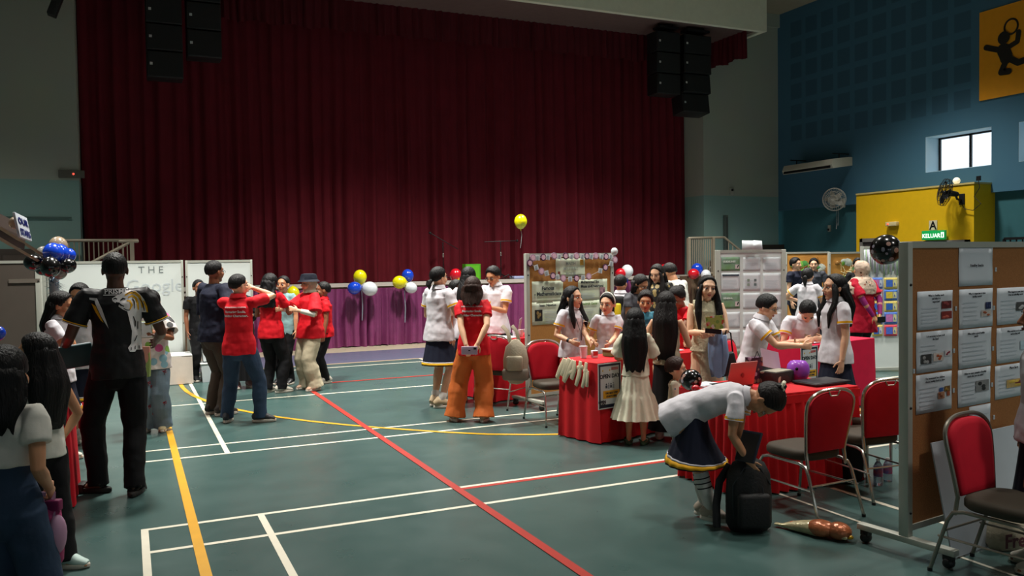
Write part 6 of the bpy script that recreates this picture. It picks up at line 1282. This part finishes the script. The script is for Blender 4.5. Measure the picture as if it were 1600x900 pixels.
# open day poster
def openday(o_loc, rz, w_, h_, label):
    t = thing('poster', label, 'poster', o_loc, rz, 'open day posters'); b = MB(); b.box((0, 0, 0), (w_, .004, h_)); b.build('sheet', mat('poster_grey', 'c4c8c8', .5, var=.02), t)
    b = MB(); k = .02
    for cx, cz, dx, dz in ((0, h_/2-k, w_-.02, .018), (0, -h_/2+k*1.3, w_-.02, .03), (-w_/2+k, 0, .018, h_-.02), (w_/2-k, 0, .018, h_-.02)): b.box((cx, -.003, cz), (dx, .001, dz))
    b.build('border', mat('poster_navy', '141b33', .5, var=0), t, smooth=False)
    b = MB(); vs, fs = textmesh('OPEN DAY', w_*.175, Matrix.Translation((0, -.0035, h_*.17)), 'CENTER', bold=.002); b.add(vs, fs); vs, fs = textmesh('OPEN', w_*.12, Matrix.Translation((-w_*.34, -.0045, -h_*.37)), 'CENTER', bold=.002); b.add(vs, fs); vs, fs = textmesh('DAY', w_*.12, Matrix.Translation((-w_*.33, -.0045, -h_*.44)), 'CENTER', bold=.002); b.add(vs, fs); b.build('lettering', M_inkd, t, smooth=False)
    b = MB(); b.box((.02, -.003, -h_*.19), (w_*.72, .001, h_*.17)); b.build('yellow_panel', mat('poster_yellow', 'd39a1a', .5), t, smooth=False)
    b = MB(); vs, fs = textmesh('THE NEXT STEP', w_*.075, Matrix.Translation((.02, -.0045, -h_*.18)), 'CENTER', bold=.001); b.add(vs, fs); vs, fs = textmesh('STARTS HERE', w_*.075, Matrix.Translation((.02, -.0045, -h_*.25)), 'CENTER', bold=.001); b.add(vs, fs); b.build('small_lettering', M_inkd, t, smooth=False)
    b = MB(); b.box((w_*.22, -.003, h_*.38), (w_*.3, .001, h_*.02)); b.box((w_*.22, -.003, h_*.35), (w_*.3, .001, h_*.02)); b.build('red_line', mat('poster_red', 'b02a2a', .5), t, smooth=False)
    b = MB(); ms = [pal('3c414c'), pal('8a8f96'), pal('c9a23a')]
    for i in range(4): b.mi = i % 2; b.box((w_*(-.15+.1*i), -.003, -h_*.02), (w_*.08, .001, h_*(.06+.03*(i % 2)))); b.ell((w_*(-.15+.1*i), -.003, h_*(.035+.015*(i % 2))), (w_*.03, .001, h_*.02), n=10, k=4)
    b.mi = 2; b.ell((-w_*.3, -.003, h_*.34), (w_*.03, .001, w_*.03), n=10, k=4); b.ell((w_*.0, -.003, h_*.34), (w_*.03, .001, w_*.03), n=10, k=4); b.build('picture', ms, t, smooth=False)
c, s = math.cos(rzA), math.sin(rzA); nA = V((s, -c, 0)); a = AP(934, 569, A0+nA*.04, nA); q_ = AP(940, 640, A0+nA*.04, nA); pc_ = V((a.x, a.y, 0))
openday(V((a.x+c*.15, a.y+s*.15, (a.z+q_.z)/2)), rzA, .30, a.z-q_.z, 'open day poster hanging from the table with the wooden letters')
nC = V((math.sin(R(11)), -math.cos(R(11)), 0)); a = AP(1251, 543, C0+nC*.045, nC); openday(a+V((.15*math.cos(R(11)), .15*math.sin(R(11)), -.21)), R(11), .30, .42, 'open day poster on the crimson table behind the standing student')
def onA(x, y, z=.765): return MA @ V((x, y, z))
def tbl(p): return p
# little things on table A
p = onA(.16, .36); t = thing('plastic_cup', 'white lidded cup on the maths table beside the lanyard student', 'cup', p); b = MB(); b.rings([[(r*math.cos(2*PI*i/18), r*math.sin(2*PI*i/18), z) for i in range(18)] for r, z in ((.03, 0), (.038, .1), (.04, .105))]); b.build('cup', M_paper, t); b = MB(); b.tube([(0, 0, .104), (0, 0, .114)], .041, n=18, cap='flat'); b.build('lid', M_badge, t)
p = onA(.25, .30); t = thing('craft_tape', 'small red and white card box on the maths table', 'box', p); b = MB(); b.box((0, 0, .035), (.06, .04, .07), r=.003); b.build('carton', M_paper, t); b = MB(); b.box((0, -.021, .04), (.05, .003, .04)); b.build('label_patch', pal('b02a2a'), t)
p = onA(.5, .28); t = thing('box', 'green topped open card box in front of the girl with the headband', 'box', p, rzA); b = MB(); b.box((0, 0, .03), (.2, .13, .06), r=.003); b.build('carton', mat('box_olive', '6d7a46', .7), t); b = MB(); b.box((0, .01, .066), (.22, .15, .01)); b.build('lid', mat('box_lid', 'cfc8b0', .7), t)
p = onA(1.0, .2); t = thing('drink_can', 'white drink can on the maths table by the woman in red', 'can', p); b = MB(); b.tube([(0, 0, 0), (0, 0, .11)], .032, n=18, cap='flat'); b.build('body', M_paper, t); b = MB(); b.tube([(0, 0, .03), (0, 0, .08)], .0325, n=18, cap='flat'); b.build('label_band', pal('7a8a6a'), t)
for k, (x, y, rr) in enumerate(((1.12, .3, .3), (1.25, .18, -.2))):
    p = onA(x, y); t = thing('leaflet', ['red and white leaflet near the hand of the woman in red', 'leaflet at the right end of the maths table'][k], 'leaflet', p, rzA+rr, 'leaflets on the maths table'); b = MB(); b.box((0, 0, .003), (.2, .14, .004)); b.build('sheet', M_paper, t); b = MB(); b.box((0, .03, .006), (.18, .05, .001)); b.build('print', pal('b8404a'), t)
# lanyard
L = PL['lanyard']; nb = L['nb']; b = MB(); cy = L['chest'].y+.095*L['B']; pts = [nb+V((-.05, .01, .0)), V((-.05, cy-.01, nb.z-.10)), V((0, cy+.012, nb.z-.26)), V((.05, cy-.01, nb.z-.10)), nb+V((.05, .01, 0))]
b.tube(pts, [(.008, .002)]*5, n=6); b.tube([V((0, cy+.014, nb.z-.25)), V((.0, cy+.012, nb.z-.33))], .006, n=6); t = thing('lanyard', 'dark lanyard with a white card worn by the long haired student', 'lanyard', L['t'].location, L['t'].rotation_euler.z); b.build('strap', mat('lanyard_dark', '2a2530', .6), t); b = MB(); b.box((0.01, cy+.015, nb.z-.40), (.06, .004, .13), Matrix.Rotation(-.2, 3, 'Y')); b.build('card', M_paper, t)
b = MB(); S, E, W_ = L['A'][1][:3]; b.tube([W_.lerp(E, .06), W_.lerp(E, .2)], .024, n=14, cap='flat'); b.build('watch', M_dark, L['t'])

# ------------------------------------------------------------ things people hold
def held(name, label, cat, pr, side_, build, off=(0, 0, 0), rz=0, group=None):
    p = wp(pr, V(pr['A'][side_][7])+V(off)); t = thing(name, label, cat, p, pr['t'].rotation_euler.z+rz, group); build(t); return t
def bx(t, name, m, c, d, rot=None, r=0): b = MB(); b.box(c, d, rot, r=r); return b.build(name, m, t)
# pink bag
def f(t):
    M1 = mat('bag_pink', 'a8346c', .7, bump=.3); M2 = mat('bag_pale', 'b48aa8', .6); M3 = mat('bag_magenta', '7c1850', .7)
    b = MB(); b.tube([(0, 0, -.34), (0, 0, -.30), (0, 0, -.2), (0, 0, -.08), (0, 0, -.05)], [(.03, .03), (.055, .05), (.062, .055), (.05, .04), (.02, .02)], ax=X, n=20); b.build('pouch', M1, t)
    b = MB(); b.ell((.045, -.02, -.18), (.035, .05, .085)); b.build('side_panel', M2, t)
    b = MB(); b.tube([(-.02, 0, .0), (-.035, -.03, -.12), (-.02, -.05, -.25)], [(.014, .003)]*3, n=6); b.tube([(.02, 0, 0), (.03, -.03, -.1), (.02, -.05, -.2)], [(.014, .003)]*3, n=6); b.build('strap', M2, t)
    b = MB(); b.box((.03, -.01, -.055), (.06, .04, .05), r=.008); b.box((-.05, -.01, -.22), (.03, .05, .09), r=.01); b.build('pocket', M3, t); b = MB(); b.box((.0, -.045, -.27), (.07, .02, .035), r=.008); b.build('front_patch', mat('bag_white', 'b8a4b4', .6), t)
held('toy_bag', 'small pink bag hanging from the hand of the girl in jeans', 'bag', PL['pink_bag'], 1, f)
def f(t): bx(t, 'cover', mat('folder_teal', '1e4a4c', .6, var=.1), (0, 0, 0), (.27, .05, .17), Matrix.Rotation(-.13, 3, 'Y'), .01); bx(t, 'pages', M_paper, (0.0, 0, -.0), (.25, .03, .175), Matrix.Rotation(-.13, 3, 'Y'))
p = AD(115, 557, 6.35); t = thing('folder', 'dark teal folder under the left arm of the man in the jersey', 'folder', p, R(0)); f(t)
def f(t): bx(t, 'cover', mat('book_green', '4d5f2c', .6, var=.2, col2='6a7a3c', scale=20), (0, 0, .02), (.15, .012, .19), Matrix.Rotation(-.5, 3, 'X')); bx(t, 'pages', M_paper, (0, .008, .02), (.14, .008, .18), Matrix.Rotation(-.5, 3, 'X'))
held('book', 'green book held up by the girl in the colourful T-shirt', 'book', PL['bows'], -1, f, (.05, .03, .02))
def f(t):
    b = MB(); b.rings([[(x*w_, y*.03, z) for x, y in ((-1, -1), (1, -1), (1, 1), (-1, 1))] for z, w_ in ((-.36, .12), (-.2, .13), (-.06, .125))]); b.build('bag_body', spots_mat('tote_print', '8aa25a', ['7f9a4a', 'b9b0a8', '86a8b4', 'c58a7a', 'a8b86a'], 6, .6), t, smooth=False); b = MB(); b.tube([(-.05, -.03, -.06), (-.04, -.03, .03), (.04, -.03, .03), (.05, -.03, -.06)], .006, n=6); b.build('handle', M_cream, t); bx(t, 'black_patch', M_bk, (.09, -.035, -.31), (.08, .02, .06), None, .015)
held('tote_bag', 'printed tote bag hanging from the arm of the girl in pale jeans', 'bag', PL['bows'], 1, f, (-.03, .03, -.0))
b_ = PL['bows']; M_bow = mat('bow_red', '8a1428', .6)
for i, (s, u, v_) in enumerate(((-1, .3, 0), (-1, .75, 1), (1, .25, 1), (1, .62, 0), (1, .95, 1), (-1, 1.25, 0), (1, 1.35, 0), (-1, 1.6, 1))):
    hj, K, an, yw = b_['L'][s]; c = lerp_path([hj, K, an], u/2); c = c+V(((.05 if v_ else -.05), .085 if not v_ else .065, 0)); q = MB()
    for k in (-1, 1): q.tube([c, c+V((k*.022, .002, .012)), c+V((k*.024, .002, -.012)), c], .005, n=5); q.tube([c, c+V((k*.012, 0, -.03))], .003, n=5)
    q.build('bow', M_bow, b_['t'])
def f(t): bx(t, 'phone_body', mat('phone_lilac', 'b49cb4', .4), (0, -.03, 0), (.17, .012, .085), None, .004); bx(t, 'camera_bump', M_dark, (.06, -.038, .02), (.03, .006, .02)); bx(t, 'sticker', M_dark, (-.0, -.038, 0.0), (.02, .004, .01))
held('phone', 'lilac phone held behind the back of the woman in orange trousers', 'phone', PL['orange'], 1, f, (-.05, -.03, 0))
o_ = PL['orange']; S, E, W_ = o_['A'][-1][:3]; b = MB(); b.tube([W_.lerp(E, .1), W_.lerp(E, .22)], .021, n=14, cap='flat'); b.build('watch', M_dark, o_['t'])
def f(t): bx(t, 'phone_body', M_dark, (0, -.02, 0), (.16, .012, .08), None, .004); bx(t, 'screen', M_blk, (0, -.028, 0), (.14, .002, .07))
held('phone', 'black phone held behind the back of the woman in the floral headscarf', 'phone', PL['floral'], 1, f, (0, -.02, 0))
def f(t): bx(t, 'cover', spots_mat('booklet_print', 'a8b45a', ['c8483a', '7fa04a', 'd8c8c0', 'd0907a'], 28, .5), (0, 0, .07), (.17, .006, .13), Matrix.Rotation(.12, 3, 'Y')); bx(t, 'pages', M_dark, (.02, 0, -.01), (.15, .01, .045), Matrix.Rotation(-.1, 3, 'Y'))
held('booklet', 'colourful booklet held by the woman in the cream dress', 'booklet', PL['cream_dress'], 1, f, (-.03, .05, .03))
cd = PL['cream_dress']; M_lb = cloth('jacket_blue', '7f95b8', .8); q = MB(); S, E, W_ = cd['A'][-1][:3]; h = W_.lerp(E, .3); t = thing('jacket', 'pale blue jacket draped over the forearm of the woman in the cream dress', 'jacket', wp(cd, h), cd['t'].rotation_euler.z)
rs = []
for j in range(12):
    v = j/11; z = .035-.44*v; rs.append([((.055+.02*math.sin(v*3))*(1+.10*math.sin(a*5+v*3))*math.cos(a)-.02*v, .05*(1+.15*math.sin(a*4+v*6))*math.sin(a)+.02+.01*v, z+.015*math.sin(a*3)*v) for a in [2*PI*i/36 for i in range(36)]])
q.rings(rs); q.build('cloth', M_lb, t, ang=80); q = MB(); q.tube([(-.08, .06, -.02), (-.09, .07, -.2), (-.06, .07, -.38)], [(.02, .012), (.03, .015), (.02, .01)], n=10); q.build('sleeve', M_lb, t)
t = thing('handbag', 'dark handbag hanging beside the blue jacket', 'bag', wp(cd, h+V((-.11, -.02, 0))), cd['t'].rotation_euler.z); bx(t, 'body', mat('bag_dark', '14171c', .5), (0, 0, -.30), (.18, .09, .22), Matrix.Rotation(.2, 3, 'Y'), .02); bx(t, 'patch', mat('bag_teal', '6a9aa4', .5), (.02, -.05, -.27), (.08, .01, .1), Matrix.Rotation(.2, 3, 'Y')); q = MB(); q.tube([(-.06, 0, -.2), (-.04, 0, 0), (.0, 0, .03), (.06, 0, -.2)], .007, n=6); q.build('strap', M_bk, t)
hpx = PL['hat']; S, E, W_ = hpx['A'][-1][:3]; b = MB(); b.tube([E.lerp(W_, .0), E.lerp(W_, .85)], [.042, .03], n=14, cap='flat'); b.build('undersleeve', M_wt2, hpx['t'])
for s in (1,): S, E, W_ = hpx['A'][s][:3]; b = MB(); b.tube([E.lerp(W_, .0), E.lerp(W_, .85)], [.042, .03], n=14, cap='flat'); b.build('undersleeve', M_wt2, hpx['t'])
# yellow backpack
yb = PL['yellow_bag']; t = thing('backpack', 'yellow and black backpack worn by the student right of the bunting board', 'backpack', wp(yb, yb['chest']+V((0, -.14, 0))), yb['t'].rotation_euler.z); bx(t, 'body', M_bk, (0, -.04, -.05), (.26, .14, .38), None, .05); bx(t, 'pocket', mat('bag_yellow', 'd0b810', .6), (0, -.12, -.08), (.2, .05, .26), None, .03)

# ------------------------------------------------------------ front table
def onB(px, py, z=.730): return G(px, py, z)
M_lap = mat('laptop_rose', 'c8847c', .35, metal=.3, var=.02); M_lapk = mat('laptop_black', '17181b', .4, var=0)
p = AP(1150, 600, B0+V((0, .46, 0)), V((0, -1, 0))); p.z = .730
t = thing('laptop', 'open laptop with a rose red lid, its back to the camera', 'laptop', (p.x-.06, B0.y+.36, .730), R(5)); bx(t, 'base', M_dark, (0, .08, .008), (.27, .2, .016), None, .005)
o = bx(t, 'lid', M_lap, (0, -.04, .105), (.275, .008, .19), Matrix.Rotation(.25, 3, 'X'), .003); b = MB(); b.ell((0, -.047, .095), (.016, .003, .019)); b.build('logo', mat('logo_rose', '9a2c2c', .3), o)
p = onB(1266, 598); t = thing('laptop', 'closed thin black laptop lying on the front red table', 'laptop', (4.90, B0.y+.20, .728), R(3)); bx(t, 'body', M_lapk, (0, 0, .01), (.38, .25, .018), None, .006); bx(t, 'lid', mat('laptop_lid', '1d1e22', .35, var=0), (0, 0, .021), (.375, .245, .005), None, .002)
p = AP(1247, 576, B0+V((0, .42, 0)), V((0, -1, 0))); r = .088; t = thing('fish_bowl', 'purple round plastic bowl on the front red table', 'bowl', (p.x, p.y, .728)); b = MB(); rs = [[(rr*math.cos(2*PI*i/28), rr*math.sin(2*PI*i/28), z) for i in range(28)] for rr, z in ((.045, 0), (.07, .015), (.086, .05), (.09, .085), (.082, .125), (.062, .15), (.055, .155), (.05, .15))]; b.rings(rs); b.build('bowl', mat('bowl_purple', 'a050c8', .3, var=.03), t); b = MB(); b.ell((-.065, -.055, .1), (.012, .012, .012)); b.build('hole', M_bk, t)
p = AP(1217, 590, B0+V((0, .42, 0)), V((0, -1, 0))); t = thing('open_box', 'open patterned box with a pale raised lid on the front red table', 'box', (p.x-.02, p.y, .728), R(14)); bx(t, 'carton', spots_mat('box_print', '2c2a28', ['b8b09a', '3a2c2a', '8a8270', '4a1f26'], 14, .5), (0, 0, .045), (.24, .15, .09), None, .003); bx(t, 'contents', mat('box_inside', '9c9684', .7), (0, 0, .092), (.22, .13, .006)); bx(t, 'lid', mat('box_lilac', 'c8a8b8', .6), (.05, .09, .17), (.22, .006, .15), Matrix.Rotation(-.35, 3, 'X') @ Matrix.Rotation(.25, 3, 'Y'))
p = AP(1178, 582, B0+V((0, .5, 0)), V((0, -1, 0))); t = thing('gift_bag', 'narrow floral gift bag standing behind the rose laptop', 'bag', (p.x, p.y, .728), R(5)); bx(t, 'body', spots_mat('gift_print', '3c1030', ['b8503a', '8a6a5a', 'a8809a', '6a1830'], 22, .42), (0, 0, .1), (.12, .07, .2)); b = MB(); b.tube([(-.03, -.036, .2), (0, -.036, .25), (.03, -.036, .2)], .003, n=5); b.build('handle', M_bk, t)
p = G(1112, 612, .730); t = thing('paper_stack', 'white papers at the left end of the front red table', 'papers', (4.06, B0.y+.55, .728), R(10)); bx(t, 'sheet', M_paper, (0, 0, .006), (.2, .14, .012)); bx(t, 'top_sheet', M_paper, (.01, .01, .014), (.18, .12, .003), Matrix.Rotation(.2, 3, 'Z'))
# crimson table
t = thing('display_card', 'beige card stand in front of the writing student', 'card stand', (6.98, C0.y+.30, .763), R(-8)); bx(t, 'front_panel', mat('card_beige', 'b9a894', .7), (0, 0, .13), (.2, .006, .26), Matrix.Rotation(-.12, 3, 'X')); bx(t, 'back_panel', mat('card_beige', ''), (0, .06, .13), (.2, .006, .26), Matrix.Rotation(.25, 3, 'X')); bx(t, 'rim', M_paper, (0, -.008, .2), (.19, .003, .012))
t = thing('writing_sheet', 'printed sheet lying on the crimson table', 'paper', (6.80, C0.y+.20, .763), R(10)); bx(t, 'sheet', M_paper, (0, 0, .003), (.28, .16, .004)); bx(t, 'print', pal('b8a04a'), (0, 0, .006), (.16, .08, .001))
t = thing('plastic_cup', 'clear cup of pens next to the card stand', 'cup', (7.12, C0.y+.24, .763)); b = MB(); b.tube([(0, 0, 0), (0, 0, .09)], .035, n=18, cap='flat'); b.build('cup', mat('cup_clear', 'c8b8c0', .3), t); b = MB(); b.tube([(0, 0, .05), (.02, 0, .14)], .005, n=6); b.tube([(0, 0, .05), (-.015, 0, .13)], .005, n=6); b.build('pens', pal('b02a4a'), t)
# table F things
M_cup = mat('cup_clear', '')
F_ = Matrix.Translation(F0) @ Matrix.Rotation(R(10), 4, 'Z')
for k in range(3): p = F_ @ V((.42+.09*k, .12, .763)); t = thing('plastic_cup', ['leftmost', 'middle', 'rightmost'][k]+' of three clear cups on the table behind the orange trousers', 'cup', p, 0, 'clear cups'); b = MB(); b.rings([[(r*math.cos(2*PI*i/16), r*math.sin(2*PI*i/16), z) for i in range(16)] for r, z in ((.026, 0), (.036, .09))]); b.build('cup', M_cup, t)
p = F_ @ V((.62, .3, .763)); t = thing('laptop', 'grey laptop seen edge on beside the bunting board', 'laptop', p, R(60)); bx(t, 'base', M_dark, (0, .1, .008), (.32, .22, .014), None, .004); bx(t, 'lid', mat('laptop_grey', '8a8288', .4), (0, 0, .11), (.32, .008, .21), Matrix.Rotation(.15, 3, 'X'))
p = F_ @ V((.25, .1, .763)); t = thing('paper_stack', 'white sheets on the table behind the orange trousers', 'papers', p, R(30)); bx(t, 'sheet', M_paper, (0, 0, .004), (.3, .2, .008)); bx(t, 'top_sheet', M_paper, (.05, .02, .01), (.28, .18, .003), Matrix.Rotation(.3, 3, 'Z'))
# beige backpack hanging on the chair
c = AD(806, 562, 9.0); t = thing('backpack', 'beige backpack hanging on the chair behind the orange trousers', 'backpack', (c.x, c.y, c.z), R(-35)); M_bb = mat('backpack_beige', 'a39a84', .75, var=.08, bump=.3); M_bb2 = mat('backpack_taupe', '7f776a', .75)
b = MB(); b.tube([(0, 0, -.22), (0, 0, -.2), (0, 0, 0), (0, 0, .14), (0, 0, .2)], [(.10, .06), (.135, .075), (.14, .08), (.11, .06), (.05, .03)], ax=X, n=24); b.build('body', M_bb, t); bx(t, 'bottom_panel', M_bb2, (0, -.0, -.155), (.285, .17, .13), None, .035); b = MB(); b.box((0, -.085, -.03), (.18, .05, .16), r=.03); b.build('pocket', M_bb, t); b = MB(); b.tube([(-.06, .02, .19), (-.10, .06, .30), (-.16, .08, .36)], [(.022, .004)]*3, n=6); b.tube([(.03, .04, .2), (0, .07, .3), (-.05, .08, .36)], [(.02, .004)]*3, n=6); b.build('strap', M_bb, t)

# ------------------------------------------------------------ on the floor, right
c = G(1180, 832); M_bpk = mat('backpack_black', '090a0c', .65, var=.2, bump=.3); t = thing('backpack', 'large black backpack standing on the floor under the bending student', 'backpack', (c.x, c.y+.06, 0), R(-22))
b = MB(); b.tube([(0, 0, .012), (0, 0, .05), (0, 0, .22), (0, 0, .36), (0, 0, .43), (0, 0, .455)], [(.125, .07), (.145, .095), (.145, .10), (.135, .09), (.10, .065), (.05, .03)], ax=X, n=28); b.build('body', M_bpk, t); b = MB(); b.box((.0, -.105, .15), (.21, .06, .22), r=.03); b.build('front_pocket', M_bpk, t); b = MB(); b.tube([(.05, -.11, .3), (.08, -.11, .12), (.08, -.1, .05)], .004, n=5); b.tube([(-.115, -.06, .1), (-.12, -.06, .3), (-.05, -.07, .41), (.05, -.07, .41), (.12, -.06, .3)], .004, n=5); b.build('zip', mat('zip_grey', '2e3034', .4, metal=.4), t)
b = MB(); b.tube([(-.1, .06, .40), (-.17, .05, .3), (-.2, .02, .16), (-.21, -.02, .03)], [(.026, .007)]*4, n=8); b.tube([(-.03, .05, .44), (0, .05, .49), (.03, .05, .44)], .009, n=6); b.build('strap', M_bpk, t)
p = AD(1168, 690, 5.05); t = thing('tablet', 'dark blue tablet being slid into the black backpack', 'tablet', (c.x-.03, c.y+.02, .52), R(-75)); bx(t, 'case', mat('tablet_navy', '1a2030', .4), (0, 0, .02), (.14, .016, .2), Matrix.Rotation(-.5, 3, 'X'), .005); bx(t, 'screen', M_blk, (0, -.010, .02), (.12, .002, .18), Matrix.Rotation(-.5, 3, 'X'))
# foil balloon
a, b2 = G(1212, 823), G(1330, 847); d = (b2-a); Lf = d.length; t = thing('foil_balloon', 'half deflated foil balloon of an animal lying on the floor', 'foil balloon', (a.x, a.y, 0), math.atan2(d.y, d.x))
M_f1 = mat('foil_cream', 'b8ae88', .25, metal=.3, var=.25, scale=20, bump=.6, bscale=30); M_f2 = mat('foil_brown', 'b56c48', .22, metal=.35, var=.25, scale=14, bump=.6, bscale=30)
b = MB(); b.tube([(0, 0, .02), (Lf*.1, 0, .02), (Lf*.22, .0, .028), (Lf*.4, 0, .038), (Lf*.58, 0, .045), (Lf*.66, 0, .04)], [(.02, .008), (.014, .012), (.034, .028), (.055, .040), (.068, .05), (.05, .042)], ax=(0, 1, 0), n=20); b.build('body', M_f1, t)
b = MB(); b.ell((Lf*.63, -.01, .052), (.09, .07, .052)); b.ell((Lf*.52, .0, .07), (.03, .03, .014)); b.ell((Lf*.24, 0, .035), (.03, .028, .024)); b.build('wing', M_f2, t); b = MB(); b.ell((Lf*.85, 0, .052), (.075, .068, .055)); b.build('head', M_f2, t); b = MB(); b.ell((Lf*.98, -.005, .03), (.025, .022, .014)); b.build('beak', mat('foil_yellow', 'c79a18', .3, metal=.3), t); b = MB(); b.ell((Lf*.93, -.04, .03), (.025, .012, .014)); b.build('face_patch', M_f1, t)
# bottles and bits under the table at right
M_pet = mat('bottle_clear', 'b8c4d0', .08, var=0, trans=.8); M_lb2 = mat('bottle_label', '2c5a9c', .5, col2='b03a40', scale=25)
for k, (px, py, hgt) in enumerate(((1372, 758, .2), (1387, 752, .18))):
    p = G(px, py); t = thing('water_bottle', ['clear water bottle with a blue label on the floor behind the chair', 'second clear bottle with a red label on the floor behind the chair'][k], 'bottle', (p.x, p.y, 0), 0, 'bottles on the floor'); b = MB(); b.rings([[(r*math.cos(2*PI*i/18), r*math.sin(2*PI*i/18), z*hgt/.2) for i in range(18)] for r, z in ((.028, 0), (.033, .006), (.033, .06), (.030, .075), (.033, .09), (.033, .14), (.02, .17), (.013, .178), (.013, .19))]); b.build('bottle', M_pet, t); b = MB(); b.tube([(0, 0, hgt*.35), (0, 0, hgt*.68)], .0335, n=18, cap='flat'); b.build('wrap', M_lb2, t); b = MB(); b.tube([(0, 0, hgt*.94), (0, 0, hgt)], .015, n=14, cap='flat'); b.build('cap', M_badge, t)
p = G(1345, 757); t = thing('sling_bag', 'black bag on the floor behind the second chair', 'bag', (p.x, p.y+.1, 0), .2); bx(t, 'body', M_bk, (0, 0, .17), (.22, .12, .34), None, .04); b = MB(); b.tube([(-.06, 0, .33), (0, 0, .4), (.06, 0, .33)], .008, n=6); b.build('handle', M_bk, t)
# wooden crate of papers and seat right of the second chair
p = AD(1403, 680, 5.2); t = thing('stool', 'dark padded stool half hidden by the cork board post', 'stool', (5.02, 4.75, 0), R(10)); bx(t, 'seat', M_cseat, (0.15, 0, .45), (.4, .4, .07), None, .03)
for x in (-.0, .32):
    for y in (-.16, .16): b = MB(); b.tube([(x, y, 0), (x, y, .42)], .012, n=8); b.build('leg', M_chrome, t)
t = thing('paper_stack', 'papers and small packets lying on the dark stool', 'papers', (5.16, 4.72, .486), R(20)); bx(t, 'sheet', M_paper, (0, 0, .004), (.22, .16, .008)); bx(t, 'packet', pal('c08a4a'), (.03, .02, .02), (.12, .07, .025), Matrix.Rotation(.4, 3, 'Z'))
# tote bag under the front chair
p = G(1588, 868); t = thing('cloth_bag', 'cream cloth bag with dark lettering on the floor under the front chair', 'bag', (p.x+.1, p.y+.1, 0), R(-10)); b = MB(); b.tube([(0, 0, .01), (0, 0, .04), (0, 0, .13), (0, 0, .2), (.01, 0, .22)], [(.15, .05), (.17, .07), (.16, .07), (.12, .05), (.05, .03)], ax=X, n=24); b.build('bag_body', mat('tote_cream', 'b5aa92', .8, bump=.4), t)
vs, fs = textmesh('Fresh', .11, Matrix.Translation((-.13, -.085, .035)), 'LEFT', bold=.003); b = MB(); b.add(vs, fs); b.build('lettering', mat('tote_red', '4a1420', .7), t, smooth=False)
# wires: nothing else
bpy.context.view_layer.update()
